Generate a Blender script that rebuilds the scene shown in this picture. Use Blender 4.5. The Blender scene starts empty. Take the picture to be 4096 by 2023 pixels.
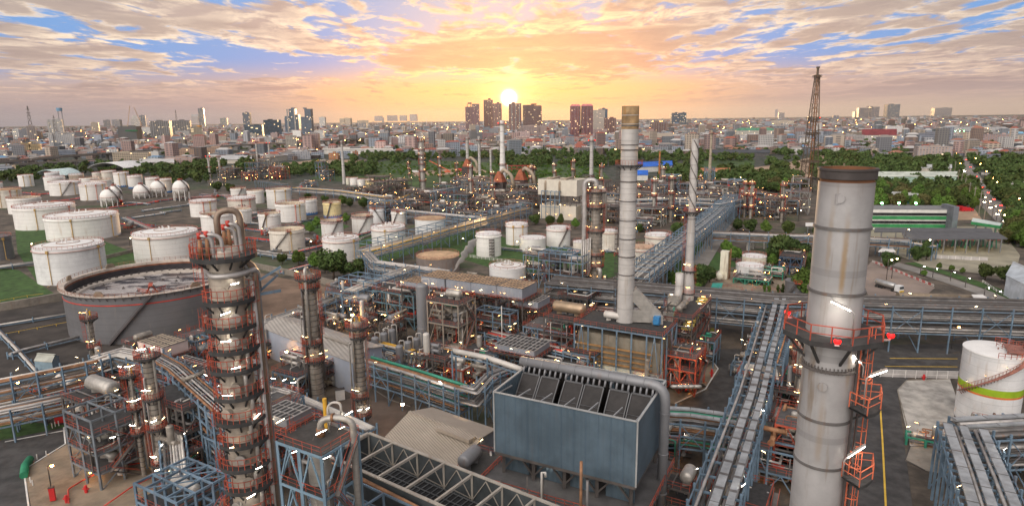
import bpy, math, random
import numpy as np
from mathutils import Vector, Matrix
from math import radians as RAD, sin, cos, pi, sqrt, atan2, tan
random.seed(7); RNG = np.random.default_rng(7)
S = bpy.context.scene; COL = S.collection

# ------------------------------------------------------------------ camera
IW, IH = 4096.0, 2023.0            # photograph grid used for surveying positions
FPX, HC = 2545.0, 70.0             # focal length on that grid, eye height in metres
HOR = 474.0                        # horizon row at mid width
PITCH = math.atan((IH/2-HOR)/FPX); ROLL = 0.012
cd = bpy.data.cameras.new('camera'); cam = bpy.data.objects.new('camera', cd); COL.objects.link(cam)
cam.location = (0, 0, HC)
cd.sensor_fit = 'HORIZONTAL'; cd.sensor_width = 36; cd.lens = 36*FPX/IW
cd.clip_start = 0.5; cd.clip_end = 60000
ROT = Matrix.Rotation(pi/2-PITCH, 3, 'X') @ Matrix.Rotation(-ROLL, 3, 'Z')
cam.rotation_euler = ROT.to_euler(); S.camera = cam
S.render.resolution_x, S.render.resolution_y = 1024, 505
ROTI = ROT.transposed()
def ray(px, py):
    return (ROT @ Vector(((px-IW/2)/FPX, -(py-IH/2)/FPX, -1.0)))
def G(px, py, z=0.0):
    d = ray(px, py); t = (z-HC)/d.z
    return Vector((d.x*t, d.y*t, z))
def D(px, py, dist):               # point on the sight line at ground distance dist
    d = ray(px, py); t = dist/math.hypot(d.x, d.y)
    return Vector((d.x*t, d.y*t, HC+d.z*t))
def proj(v):
    c = ROTI @ (Vector(v)-Vector((0, 0, HC)))
    return (IW/2 - FPX*c.x/c.z, IH/2 + FPX*c.y/c.z, -c.z)
def ZAT(p, py):                    # height over ground point p that shows at row py
    lo, hi = -20.0, 400.0
    for _ in range(40):
        m = (lo+hi)/2
        if proj((p[0], p[1], m))[1] > py: lo = m
        else: hi = m
    return (lo+hi)/2
def MPP(p): return proj(p)[2]/FPX  # metres per grid pixel at p
def MPR(p):                        # the same for the width of a round body off the optical axis
    return MPP(p)*math.cos(math.atan((proj(p)[0]-IW/2)/FPX))

# ------------------------------------------------------------------ sky, sun, exposure
class NT:
    def __init__(s, nt): s.nt = nt
    def new(s, t, **k):
        n = s.nt.nodes.new(t)
        for a, b in k.items(): setattr(n, a, b)
        return n
    def put(s, sock, v):
        if isinstance(v, bpy.types.NodeSocket): s.nt.links.new(v, sock)
        elif v is not None: sock.default_value = v
    def m(s, op, a, b=None, c=None, clamp=False):
        n = s.new('ShaderNodeMath', operation=op, use_clamp=clamp)
        for i, v in enumerate((a, b, c)):
            if v is not None: s.put(n.inputs[i], v)
        return n.outputs[0]
    def vm(s, op, a, b=None, scale=None):
        n = s.new('ShaderNodeVectorMath', operation=op)
        s.put(n.inputs[0], a)
        if b is not None: s.put(n.inputs[1], b)
        if scale is not None: s.put(n.inputs['Scale'], scale)
        return n.outputs['Value'] if op in ('DOT_PRODUCT', 'LENGTH') else n.outputs[0]
    def sep(s, v):
        n = s.new('ShaderNodeSeparateXYZ'); s.put(n.inputs[0], v); return n.outputs
    def comb(s, x, y, z):
        n = s.new('ShaderNodeCombineXYZ')
        for i, v in enumerate((x, y, z)): s.put(n.inputs[i], v)
        return n.outputs[0]
    def mix(s, f, a, b, mode='MIX'):
        n = s.new('ShaderNodeMix', data_type='RGBA', blend_type=mode)
        s.put(n.inputs[0], f)
        for i, v in ((6, a), (7, b)):
            s.put(n.inputs[i], (*v, 1) if isinstance(v, tuple) and len(v) == 3 else v)
        return n.outputs[2]
    def step(s, v, a, b):          # smooth ramp a..b -> 0..1
        n = s.new('ShaderNodeMapRange', interpolation_type='SMOOTHSTEP')
        s.put(n.inputs[0], v); n.inputs[1].default_value = a; n.inputs[2].default_value = b
        return n.outputs[0]
    def noise(s, vec, scale, detail=4, rough=.55, dist=0.0, w=None):
        n = s.new('ShaderNodeTexNoise')
        s.put(n.inputs['Vector'], vec)
        n.inputs['Scale'].default_value = scale; n.inputs['Detail'].default_value = detail
        n.inputs['Roughness'].default_value = rough; n.inputs['Distortion'].default_value = dist
        return n.outputs[0]
SUN = ray(2036, 392).normalized()
SUN_EL, SUN_AZ = math.asin(SUN.z), math.atan2(SUN.x, SUN.y)
w = bpy.data.worlds.new('World'); S.world = w; w.use_nodes = True
n = NT(w.node_tree); w.node_tree.nodes.clear()
out = n.new('ShaderNodeOutputWorld'); bg = n.new('ShaderNodeBackground')
n.put(out.inputs[0], bg.outputs[0])
sky = n.new('ShaderNodeTexSky', sky_type='NISHITA', sun_disc=False)
sky.sun_elevation = SUN_EL; sky.sun_rotation = SUN_AZ; sky.air_density = 1.4; sky.dust_density = 2.5
dirv = n.vm('NORMALIZE', n.new('ShaderNodeTexCoord').outputs['Generated'])
dx, dy, dz = n.sep(dirv)
el = n.m('MAXIMUM', dz, 0.0)
sd = n.m('MAXIMUM', n.vm('DOT_PRODUCT', dirv, tuple(SUN)), 0.0)
g_wide, g_mid, g_tight = n.m('POWER', sd, 9.0), n.m('POWER', sd, 60.0), n.m('POWER', sd, 1500.0)
g_core = n.m('POWER', sd, 42000.0)
# clear air: pale mauve at the rim of the land, peach to yellow round the sun, blue above
low = n.mix(n.step(dx, -.60, .35), (.33, .30, .325), (.60, .46, .36))
low = n.mix(n.step(g_wide, .45, 1.0), low, (.98, .58, .28))
mid = n.mix(n.step(g_wide, .35, 1.0), (.50, .40, .38), (.93, .60, .28))
blue = n.mix(n.step(g_wide, .62, 1.0), (.11, .34, .74), (.36, .49, .64))
air = n.mix(n.step(el, .0, .045), low, mid)
air = n.mix(n.step(el, .04, .09), air, blue)
# cloud sheet: flattened plane coordinates
k = n.m('DIVIDE', 1.0, n.m('ADD', el, .055))
cp = n.comb(n.m('MULTIPLY', dx, k), n.m('MULTIPLY', n.m('MULTIPLY', dy, k), 1.0), 0.0)
def cloud(v, seed):
    v = n.vm('ADD', n.vm('MULTIPLY', v, (1.05, .62, 1)), (seed, seed*.7, seed*.3))
    big = n.noise(v, .36, 2, .5, .4)
    fine = n.noise(v, 3.1, 9, .60, .3)
    return n.m('ADD', n.m('MULTIPLY', big, .58), n.m('MULTIPLY', fine, .52))
SEED = 47.2
c0 = cloud(cp, SEED)
c1 = cloud(n.vm('ADD', cp, (.0, .17, 0)), SEED)     # the same sheet a little nearer the sun
dens = n.step(c0, .503, .57)
edge = n.step(n.m('SUBTRACT', c0, c1), -.06, .045)
core = n.step(c0, .55, .66)
warm = n.step(g_wide, .52, 1.0)
hi_ = n.step(el, .02, .10)
lit = n.mix(hi_, n.mix(warm, (.62, .47, .40), (1.1, .60, .20)), n.mix(warm, (1.0, .84, .68), (1.05, .84, .50)))
shade = n.mix(hi_, n.mix(warm, (.40, .32, .32), (.62, .35, .20)), n.mix(warm, (.45, .37, .37), (.49, .385, .34)))
cl = n.mix(n.m('SUBTRACT', 1.0, edge), lit, shade)
cl = n.mix(n.m('MULTIPLY', core, .62), cl, shade)
mass = n.step(n.noise(n.vm('ADD', n.vm('MULTIPLY', cp, (.55, 1.0, 1)), (SEED, 1.7, 0)), .62, 4, .55, .5), .44, .54)
cl = n.mix(n.m('MULTIPLY', n.m('MULTIPLY', mass, n.step(c0, .52, .60)), .8), cl, n.mix(warm, (.35, .29, .30), (.43, .32, .28)))
cov = n.m('MULTIPLY', dens, n.step(el, .004, .05))
vis = n.mix(cov, air, cl)
gl = n.mix(1.0, n.vm('SCALE', (1.0, .45, .10), scale=n.m('MULTIPLY', g_mid, .10)), n.vm('SCALE', (1.5, .95, .34), scale=n.m('MULTIPLY', g_tight, .48)), 'ADD')
gl = n.mix(1.0, gl, n.vm('SCALE', (30., 24., 14.), scale=g_core), 'ADD')
vis = n.mix(1.0, vis, gl, 'ADD')
vis = n.mix(1.0, vis, n.vm('SCALE', sky.outputs[0], scale=0.05), 'ADD')
# the rest of the dome (overhead and behind the camera): broken cloud, with an unseen bright lobe added to light front faces
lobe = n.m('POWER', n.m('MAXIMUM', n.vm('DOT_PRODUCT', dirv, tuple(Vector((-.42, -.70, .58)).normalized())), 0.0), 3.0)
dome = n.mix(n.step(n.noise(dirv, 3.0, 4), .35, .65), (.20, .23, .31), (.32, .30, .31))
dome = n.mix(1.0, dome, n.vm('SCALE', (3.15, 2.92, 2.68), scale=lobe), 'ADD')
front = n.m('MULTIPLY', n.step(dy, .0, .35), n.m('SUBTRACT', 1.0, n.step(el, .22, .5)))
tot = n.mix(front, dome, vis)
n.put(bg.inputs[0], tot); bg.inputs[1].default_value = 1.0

sl = bpy.data.lights.new('sun', 'SUN'); sl.energy = 2.0; sl.angle = RAD(.53); sl.color = (1, .62, .30)
so = bpy.data.objects.new('sun', sl); COL.objects.link(so)
so.rotation_euler = SUN.to_track_quat('Z', 'Y').to_euler()
S.view_settings.view_transform = 'Standard'; S.view_settings.look = 'None'
S.view_settings.exposure = 0.0; S.view_settings.gamma = 1.0
cy = S.cycles
cy.max_bounces = 5; cy.diffuse_bounces = 2; cy.glossy_bounces = 2; cy.transmission_bounces = 2
cy.volume_bounces = 0; cy.transparent_max_bounces = 6
cy.caustics_reflective = False; cy.caustics_refractive = False
cy.sample_clamp_indirect = 3.0; cy.use_adaptive_sampling = True
cy.use_denoising = True
# ------------------------------------------------------------------ materials
MATS = {}
def M(name, col, rough=.6, metal=0.0, var=.18, vs=.35, rust=0.0, rustcol=(.22, .09, .03), seam=0.0, corr=0.0, emit=0.0, grime=0.0):
    """weathered procedural surface: mottling, run-down streaks, plate seams, corrugation"""
    if name in MATS: return MATS[name]
    mt = bpy.data.materials.new(name); mt.use_nodes = True; MATS[name] = mt
    t = NT(mt.node_tree); b = mt.node_tree.nodes['Principled BSDF']
    pos = t.new('ShaderNodeNewGeometry').outputs['Position']
    c = tuple(col)
    f = t.noise(pos, vs, 5, .6)
    lo = tuple(x*(1-var) for x in c); hi = tuple(min(1, x*(1+var)) for x in c)
    cc = t.mix(t.step(f, .3, .7), lo, hi)
    if grime:
        g = t.noise(pos, vs*.35, 6, .65)
        cc = t.mix(t.m('MULTIPLY', t.step(g, .5, .68), grime), cc, tuple(x*.35 for x in c))
    if rust:
        sp = t.vm('MULTIPLY', pos, (1.1, 1.1, .10))
        r = t.m('MULTIPLY', t.step(t.noise(sp, .9, 4, .6), .56, .74), rust)
        cc = t.mix(r, cc, rustcol)
    x, y, z = t.sep(pos)
    if seam:
        fr = t.m('FRACT', t.m('DIVIDE', z, seam))
        s = t.m('MULTIPLY', t.m('LESS_THAN', fr, .08), .30)
        cc = t.mix(s, cc, tuple(q*.45 for q in c))
    t.put(b.inputs['Base Color'], cc)
    b.inputs['Roughness'].default_value = rough; b.inputs['Metallic'].default_value = metal
    if corr:
        wv = t.m('SINE', t.m('MULTIPLY', t.m('ADD', t.m('MULTIPLY', x, .83), t.m('MULTIPLY', y, .55)), 6.283/corr))
        bp = t.new('ShaderNodeBump'); bp.inputs['Strength'].default_value = .55; bp.inputs['Distance'].default_value = .12
        t.put(bp.inputs['Height'], wv); t.put(b.inputs['Normal'], bp.outputs[0])
    if emit:
        b.inputs['Emission Color'].default_value = (*c, 1); b.inputs['Emission Strength'].default_value = emit
        t.put(b.inputs['Base Color'], (*c, 1))
    return mt
WHITE = M('tank_paint', (.84, .81, .765), .55, var=.07, vs=.12, rust=.35, rustcol=(.45, .27, .14), seam=2.4, grime=.12)
WHITE2 = M('aged_tank_paint', (.74, .68, .59), .65, var=.12, vs=.2, rust=.75, rustcol=(.42, .26, .15), seam=2.4, grime=.25)
WHITE3 = M('chalky_tank_paint', (.78, .77, .76), .6, var=.10, vs=.15, rust=.5, rustcol=(.40, .33, .27), seam=2.0, grime=.3)
WROOF = M('tank_roof_paint', (.82, .80, .77), .6, var=.08, vs=.2, grime=.2)
GOLD = M('rusty_roof', (.52, .34, .20), .8, var=.3, vs=.25, grime=.5)
YTANK = M('yellowed_tank_paint', (.80, .66, .36), .6, var=.15, vs=.2, rust=.8, rustcol=(.62, .36, .08), seam=2.4)
SOOT = M('sooted_tank_rim', (.20, .17, .16), .8, var=.4, vs=.8)
GTANK = M('grey_tank_steel', (.165, .162, .168), .5, .15, var=.12, vs=.12, rust=.4, rustcol=(.30, .24, .2), seam=2.2)
BTANK = M('brown_tank_steel', (.24, .20, .18), .7, .1, var=.15, vs=.3, rust=.7)
GREY = M('grey_vessel_paint', (.24, .24, .25), .45, .2, var=.08, vs=.3, rust=.2)
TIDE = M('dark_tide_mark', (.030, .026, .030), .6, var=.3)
CREAMROOF = M('open_tank_inside', (.62, .54, .42), .7, var=.15, vs=.3, rust=.5, rustcol=(.42, .28, .15))
CLAD = M('aluminium_cladding', (.34, .30, .255), .5, .35, var=.28, vs=.5, rust=.75, rustcol=(.17, .11, .065), seam=1.1)
CLADB = M('bright_cladding', (.46, .43, .39), .42, .45, var=.16, vs=.6, rust=.35, rustcol=(.25, .18, .12), seam=1.0)
STACK = M('stack_paint', (.52, .49, .46), .5, .1, var=.10, vs=.25, rust=.45, rustcol=(.34, .27, .20), seam=4.0)
STACKTOP = M('stack_scorched_top', (.34, .22, .11), .8, var=.5, vs=.25, rust=.9, rustcol=(.36, .17, .04))
STACKG = M('big_stack_steel', (.40, .385, .38), .45, .2, var=.14, vs=.3, rust=.8, rustcol=(.24, .18, .125), seam=6.5, grime=.25)
DARKRING = M('scorched_ring', (.075, .062, .058), .7, .2, var=.3)
RUSTIN = M('rusty_flue_inside', (.20, .085, .04), .9, var=.3)
PIPE = M('silver_pipe', (.46, .43, .405), .42, .4, var=.22, vs=.5, rust=.4, rustcol=(.25, .18, .12))
PIPED = M('dull_pipe', (.155, .145, .14), .5, .35, var=.3, vs=.4, rust=.5)
PIPEW = M('white_pipe', (.58, .54, .49), .5, .1, var=.12)
PIPEY = M('yellow_pipe', (.75, .42, .05), .5, var=.15)
PIPEG = M('green_pipe', (.04, .26, .17), .5, var=.2)
PIPER = M('red_pipe', (.55, .05, .03), .5, var=.2)
PIPEB = M('rusty_pipe', (.30, .15, .075), .7, .1, var=.35, vs=.6)
BLUE = M('blue_grey_steel', (.155, .225, .295), .6, .1, var=.3, vs=.3, rust=.45, grime=.25)
STEEL = M('grey_brown_steel', (.115, .10, .092), .6, .2, var=.25, vs=.5)
CONC = M('stained_concrete', (.27, .235, .195), .85, var=.2, vs=.3, rust=.4, grime=.4)
RED = M('red_orange_rail', (.40, .075, .04), .6, var=.35, vs=.5, grime=.3)
ORANGE = M('orange_rail', (.58, .14, .065), .6, var=.25)
GRATE = M('dark_grating', (.05, .048, .047), .8, .1, var=.25, vs=1.0)
DECK = M('deck_plate', (.10, .097, .097), .75, .1, var=.22, vs=.5)
BLUECLAD = M('blue_corrugated_wall', (.098, .140, .175), .5, .15, var=.2, vs=.18, corr=.55, rust=.16, rustcol=(.16, .14, .13), grime=.25)
GREYCLAD = M('grey_corrugated_wall', (.30, .32, .36), .5, .1, var=.1, vs=.2, corr=.6)
SHEDROOF = M('grey_corrugated_roof', (.40, .335, .27), .6, .1, var=.10, vs=.2, corr=.42, grime=.15)
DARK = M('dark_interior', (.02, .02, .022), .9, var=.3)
TRUNK = M('tree_bark', (.10, .07, .05), .9, var=.3, vs=2)
LAMPW = M('lit_fluorescent_tube', (1.0, .93, .80), emit=42)
LAMPO = M('lit_sodium_lamp', (1.0, .42, .10), emit=110)
LAMPY = M('lit_yellow_lamp', (1.0, .80, .38), emit=32)
LAMPM = M('lit_warm_tube', (1.0, .74, .40), emit=24)
LAMPD = M('dim_warm_tube', (1.0, .52, .18), emit=16)
LAMPR = M('lit_red_beacon', (1.0, .006, .006), emit=5)
LAMPG = M('lit_green_lamp', (.25, 1.0, .35), emit=40)
ASPH = M('asphalt', (.062, .058, .056), .75, var=.35, vs=.35, grime=.55)
ROAD2 = M('pale_road', (.24, .22, .20), .85, var=.15, vs=.15, grime=.2)
PAVE = M('dirty_pavement', (.25, .195, .14), .9, var=.25, vs=.2, grime=.6)
WHITEW = M('white_rail_paint', (.75, .72, .68), .6, var=.1)
YELP = M('yellow_paint', (.7, .45, .06), .7, var=.15)
REDP = M('red_paint', (.6, .03, .03), .45, var=.12)

TRAIL = M('faded_red_rail', (.42, .15, .115), .6, var=.2)
PINKR = M('faded_pink_ring', (.52, .33, .28), .6, var=.2)
OCC = []                           # ground already built on: (x, y, radius)
# ------------------------------------------------------------------ mesh builder
class MB:
    def __init__(s): s.v = []; s.f = []; s.sm = []; s.mi = []; s.m = 0
    def face(s, idx, smooth=False): s.f.append(idx); s.sm.append(smooth); s.mi.append(s.m)
    def verts(s, vs):
        k = len(s.v); s.v.extend([(p[0], p[1], p[2]) for p in vs]); return k
    def hexa(s, p8):               # 4 bottom then 4 top, ccw
        k = s.verts(p8)
        for q in ((3, 2, 1, 0), (4, 5, 6, 7), (0, 1, 5, 4), (1, 2, 6, 5), (2, 3, 7, 6), (3, 0, 4, 7)):
            s.face([k+i for i in q])
    def box(s, c, sx, sy, sz, a=0.0):   # c = centre of the bottom face
        ca, sa = cos(a), sin(a); hx, hy = sx/2, sy/2
        P = [(c[0]+x*ca-y*sa, c[1]+x*sa+y*ca) for x, y in ((-hx, -hy), (hx, -hy), (hx, hy), (-hx, hy))]
        s.hexa([(x, y, c[2]) for x, y in P]+[(x, y, c[2]+sz) for x, y in P])
    def prism(s, poly, z0, z1):
        n_ = len(poly); k = s.verts([(p[0], p[1], z0) for p in poly]+[(p[0], p[1], z1) for p in poly])
        s.face([k+i for i in range(n_-1, -1, -1)]); s.face([k+n_+i for i in range(n_)])
        for i in range(n_): s.face([k+i, k+(i+1) % n_, k+n_+(i+1) % n_, k+n_+i])
    def beam(s, p0, p1, w, h=None):
        p0, p1 = Vector(p0), Vector(p1); d = p1-p0
        if d.length < 1e-5: return
        d.normalize(); up = Vector((0, 0, 1)) if abs(d.z) < .95 else Vector((0, 1, 0))
        x = d.cross(up).normalized(); y = x.cross(d)
        x = x*(w/2); y = y*((h or w)/2)
        a, b = p0, p1
        s.hexa([a-x-y, a+x-y, b+x-y, b-x-y, a-x+y, a+x+y, b+x+y, b-x+y])
    def lathe(s, c, prof, n_=24, a0=0.0, a1=2*pi, smooth=True, flip=False):
        closed = abs(a1-a0-2*pi) < 1e-6; m = n_ if closed else n_+1
        ang = [a0+(a1-a0)*i/n_ for i in range(m)]
        for (r0, z0), (r1, z1) in zip(prof[:-1], prof[1:]):
            k = s.verts([(c[0]+r0*cos(t), c[1]+r0*sin(t), c[2]+z0) for t in ang]+[(c[0]+r1*cos(t), c[1]+r1*sin(t), c[2]+z1) for t in ang])
            for i in range(n_):
                j = (i+1) % m
                q = [k+i, k+j, k+m+j, k+m+i]
                s.face(q[::-1] if flip else q, smooth)
    def cyl(s, c, r, h, n_=20, r2=None, cap=True):
        r2 = r if r2 is None else r2
        s.lathe(c, [(r, 0), (r2, h)], n_)
        if cap:
            for rr, z, fl in ((r2, h, False), (r, 0, True)):
                if rr < 1e-4: continue
                k = s.verts([(c[0]+rr*cos(2*pi*i/n_), c[1]+rr*sin(2*pi*i/n_), c[2]+z) for i in range(n_)])
                q = [k+i for i in range(n_)]
                s.face(q[::-1] if fl else q)
    def dome(s, c, r, h, n_=20, k=5):
        s.lathe(c, [(r*cos(pi/2*i/k), h*sin(pi/2*i/k)) for i in range(k+1)], n_)
    def tube(s, pts, r, n_=8, fil=0.0, cap=True):
        P = [Vector(p) for p in pts]
        if fil > 0 and len(P) > 2:
            Q = [P[0]]
            for a, b, c in zip(P[:-2], P[1:-1], P[2:]):
                u, v = (a-b), (c-b); L = min(fil, u.length*.48, v.length*.48)
                u = u.normalized()*L; v = v.normalized()*L
                for t in (0, .25, .5, .75, 1): Q.append((b+u)*(1-t)**2+b*(2*t*(1-t))+(b+v)*t*t)
            Q.append(P[-1]); P = Q
        P = [p for i, p in enumerate(P) if i == 0 or (p-P[i-1]).length > 1e-4]
        if len(P) < 2: return
        T = [(P[min(i+1, len(P)-1)]-P[max(i-1, 0)]).normalized() for i in range(len(P))]
        up = Vector((0, 0, 1)) if abs(T[0].z) < .9 else Vector((1, 0, 0))
        x = T[0].cross(up).normalized(); rings = []
        for i, p in enumerate(P):
            x = (x-T[i]*x.dot(T[i]))
            x = x.normalized() if x.length > 1e-6 else T[i].orthogonal().normalized()
            y = T[i].cross(x); rr = r[i] if isinstance(r, (list, tuple)) else r
            rings.append([p+x*(rr*cos(2*pi*j/n_))+y*(rr*sin(2*pi*j/n_)) for j in range(n_)])
        k = s.verts([q for g in rings for q in g])
        for i in range(len(P)-1):
            for j in range(n_):
                s.face([k+i*n_+j, k+i*n_+(j+1) % n_, k+(i+1)*n_+(j+1) % n_, k+(i+1)*n_+j], True)
        if cap:
            s.face([k+j for j in range(n_-1, -1, -1)]); s.face([k+(len(P)-1)*n_+j for j in range(n_)])
    def rail(s, pts, z, h=1.1, t=.07, step=1.6, closed=False, mid=True):
        """handrail: top bar, knee bar and posts along a polyline"""
        P = [Vector((p[0], p[1], z)) for p in pts]
        if closed: P.append(P[0])
        for a, b in zip(P[:-1], P[1:]):
            L = (b-a).length
            if L < .02: continue
            u = Vector((0, 0, h)); s.beam(a+u, b+u, t)
            if mid: s.beam(a+u*.5, b+u*.5, t*.8)
            k = max(1, round(L/step))
            for i in range(k): s.beam(a+(b-a)*(i/k), a+(b-a)*(i/k)+u, t)
        if not closed: s.beam(P[-1], P[-1]+Vector((0, 0, h)), t)
    def ladder(s, p, z0, z1, a, cage=True, t=.08, rung=.9):
        ux, uy = -sin(a), cos(a); ox, oy = cos(a), sin(a)
        for q in (-.28, .28): s.beam((p[0]+ux*q, p[1]+uy*q, z0), (p[0]+ux*q, p[1]+uy*q, z1), t)
        z = z0+.4
        while z < z1:
            s.beam((p[0]+ux*.28, p[1]+uy*.28, z), (p[0]-ux*.28, p[1]-uy*.28, z), t*.6); z += rung
        if cage:
            z = z0+2.2
            while z < z1+.9:
                q = [(p[0]+ux*.4*cos(x)+ox*.75*sin(x), p[1]+uy*.4*cos(x)+oy*.75*sin(x), z) for x in np.linspace(0, pi, 6)]
                for a_, b_ in zip(q[:-1], q[1:]): s.beam(a_, b_, t*.8)
                z += 1.3
            for x in (.6, 1.57, 2.5):
                s.beam((p[0]+ux*.4*cos(x)+ox*.75*sin(x), p[1]+uy*.4*cos(x)+oy*.75*sin(x), z0+2.2),
                       (p[0]+ux*.4*cos(x)+ox*.75*sin(x), p[1]+uy*.4*cos(x)+oy*.75*sin(x), z1+.9), t*.6)
    def mesh(s, name, mats, off=(0, 0, 0)):
        me = bpy.data.meshes.new(name)
        o = Vector(off)
        me.from_pydata([(x-o.x, y-o.y, z-o.z) for x, y, z in s.v], [], s.f)
        me.polygons.foreach_set('use_smooth', s.sm)
        if isinstance(mats, (list, tuple)):
            for m_ in mats: me.materials.append(m_)
            me.polygons.foreach_set('material_index', s.mi)
        else: me.materials.append(mats)
        me.update(); return me
USED = {}
def tag(o, label=None, cat=None, group=None, kind=None):
    if label:
        USED[label] = USED.get(label, 0)+1; o['label'] = label
    if cat: o['category'] = cat
    if group: o['group'] = group
    if kind: o['kind'] = kind
    return o
def thing(name, label, cat, loc=(0, 0, 0), group=None):
    o = bpy.data.objects.new(name, None); COL.objects.link(o); o.location = loc
    o.empty_display_size = .5
    return tag(o, label, cat, group)
def origin(o):
    v = Vector((0, 0, 0))
    while o is not None: v = v+o.location; o = o.parent
    return v
def part(name, mb, mats, parent, label=None):
    """world-space mesh data linked as one part under its thing (or part)"""
    if not mb.f: return None
    o = bpy.data.objects.new(name, mb.mesh(name, mats, origin(parent))); COL.objects.link(o)
    o.parent = parent
    if label: o['label'] = label
    return o
def solo(name, mb, mats, label=None, cat=None, group=None, kind=None, loc=None):
    o = bpy.data.objects.new(name, mb.mesh(name, mats, loc or (0, 0, 0))); COL.objects.link(o)
    if loc: o.location = loc
    return tag(o, label, cat, group, kind)
def inst(name, me, parent, loc, rz=0.0, sc=1.0):
    """a part that shares mesh data with its like"""
    o = bpy.data.objects.new(name, me); COL.objects.link(o)
    if parent is not None:
        o.parent = parent; o.location = Vector(loc)-origin(parent)
    else: o.location = loc
    o.rotation_euler = (0, 0, rz); o.scale = (sc, sc, sc)
    return o
def dup(root, loc, rz=None, sc=None, label=None, group=None):
    r = root.copy(); COL.objects.link(r); r.location = loc
    if rz is not None: r.rotation_euler = (0, 0, rz)
    if sc is not None: r.scale = (sc, sc, sc) if not isinstance(sc, tuple) else sc
    if label: r['label'] = label; USED[label] = USED.get(label, 0)+1
    if group: r['group'] = group
    for ch in list(root.children):
        c = ch.copy(); COL.objects.link(c); c.parent = r
        for g in list(ch.children):
            d = g.copy(); COL.objects.link(d); d.parent = c
    return r
# lamp fixtures shared by every plant structure
def lamp_mesh(name, mat, L=1.0, t=.085):
    b = MB(); b.m = 0; b.box((0, 0, -t), L, t*1.5, t*.8); b.m = 1; b.box((0, 0, -t*.2), L*1.05, t*1.9, t*.5)
    b.beam((-L/2, 0, .0), (-L/2-.4, 0, -.5), .07)
    return b.mesh(name, [mat, STEEL])
TUBE = lamp_mesh('tube_lamp', LAMPW); TUBES = [lamp_mesh('far_tube_lamp', LAMPM, .8, .08), lamp_mesh('dim_tube_lamp', LAMPD, .9, .09), lamp_mesh('small_tube_lamp', LAMPD, .7, .09)]
def bulb_mesh(name, mat, r=.28):
    b = MB(); b.m = 0; b.lathe((0, 0, 0), [(.001, -r), (r*.75, -r*.7), (r, 0), (r*.7, r*.5)], 10)
    b.m = 1; b.cyl((0, 0, r*.5), r*.7, r*.5, 10)
    return b.mesh(name, [mat, STEEL])
BULBO = bulb_mesh('sodium_lamp', LAMPO); BULBY = bulb_mesh('flood_lamp', LAMPY); BULBR = bulb_mesh('red_beacon', LAMPR, .32)
BULBG = bulb_mesh('green_lamp', LAMPG); BULBW = bulb_mesh('white_lamp', LAMPW, .17)
def lamp(parent, p, rz=None, sc=1.0, me=None, name='lamp'):
    o = inst(name, me or ((TUBE if random.random() < .6 else TUBES[0]) if Vector(p).length < 150 else random.choice(TUBES)), parent, p, random.uniform(0, pi) if rz is None else rz, sc)
    if me is None: o.rotation_euler = (0, random.uniform(-.35, .1), o.rotation_euler[2])
    return o
# landmark based wording for lesser things
LM = []                            # (x, y, phrase) on the survey grid
def where(px, py, used_rel=None):
    L = sorted(LM, key=lambda q: (q[0]-px)**2+((q[1]-py)*1.6)**2)
    outp = []
    for q in L[:6]:
        ddx, ddy = px-q[0], py-q[1]
        if abs(ddx) > 1.2*abs(ddy): rel = 'right of' if ddx > 0 else 'left of'
        else: rel = 'in front of' if ddy > 0 else 'behind'
        outp.append(f'{rel} {q[2]}')
    return outp
def lab(base, px, py):
    """a description that singles the thing out, trying ever more of its surroundings"""
    w_ = where(px, py)
    cands = [f'{base} {w_[0]}', f'{base} {w_[1]}']+[f'{base} {a} and {b}' for a in w_[:4] for b in w_[1:5] if a != b and a.split(' the')[-1] != b.split(' the')[-1]]
    for c in cands:
        if USED.get(c, 0) == 0 and 4 <= len(c.split()) <= 16: return c
    for num in ('second', 'third', 'fourth', 'fifth', 'sixth', 'seventh', 'eighth', 'ninth', 'tenth'):
        for k_ in range(4):
            c = f'{num} {base} {w_[k_]}'
            if USED.get(c, 0) == 0 and len(c.split()) <= 16: return c
    return min((c for c in cands if len(c.split()) <= 16), key=lambda c: (USED.get(c, 0), len(c)), default=base)
# ------------------------------------------------------------------ ground
def ground_material():
    mt = bpy.data.materials.new('ground_cover'); mt.use_nodes = True
    t = NT(mt.node_tree); b = mt.node_tree.nodes['Principled BSDF']
    pos = t.new('ShaderNodeNewGeometry').outputs['Position']
    x, y, z = t.sep(pos)
    f1, f2, f3 = t.noise(pos, .012, 6, .6), t.noise(pos, .11, 5, .65), t.noise(pos, .6, 4, .6)
    plant = t.mix(t.step(f2, .35, .65), (.055, .045, .036), (.145, .115, .088))
    plant = t.mix(t.m('MULTIPLY', t.step(f3, .55, .7), .5), plant, (.05, .045, .04))
    plant = t.mix(t.m('MULTIPLY', t.step(f1, .54, .62), .8), plant, (.055, .085, .03))
    town = t.mix(t.step(f2, .42, .58), (.022, .038, .018), (.085, .08, .072))
    far = t.step(y, 640, 760)
    t.put(b.inputs['Base Color'], t.mix(far, plant, town)); b.inputs['Roughness'].default_value = .95
    return mt
g = MB(); g.face([g.verts([(-16200, -400, 0), (16200, -400, 0), (16200, 20500, 0), (-16200, 20500, 0)])+i for i in range(4)])
solo('ground', g, ground_material(), kind='structure')
GRASS = M('mown_grass', (.045, .095, .02), .95, var=.4, vs=.35, grime=.35)
FIELD = M('rough_field', (.05, .088, .022), .95, var=.5, vs=.05, grime=.4)
SAND = M('bare_sandy_soil', (.36, .25, .17), .95, var=.3, vs=.05, grime=.4)
DIRT = M('oily_dirt_yard', (.055, .046, .04), .95, var=.35, vs=.15, grime=.5)
BROWN = M('brown_yard_slab', (.24, .16, .11), .9, var=.3, vs=.07, grime=.6)
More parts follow.
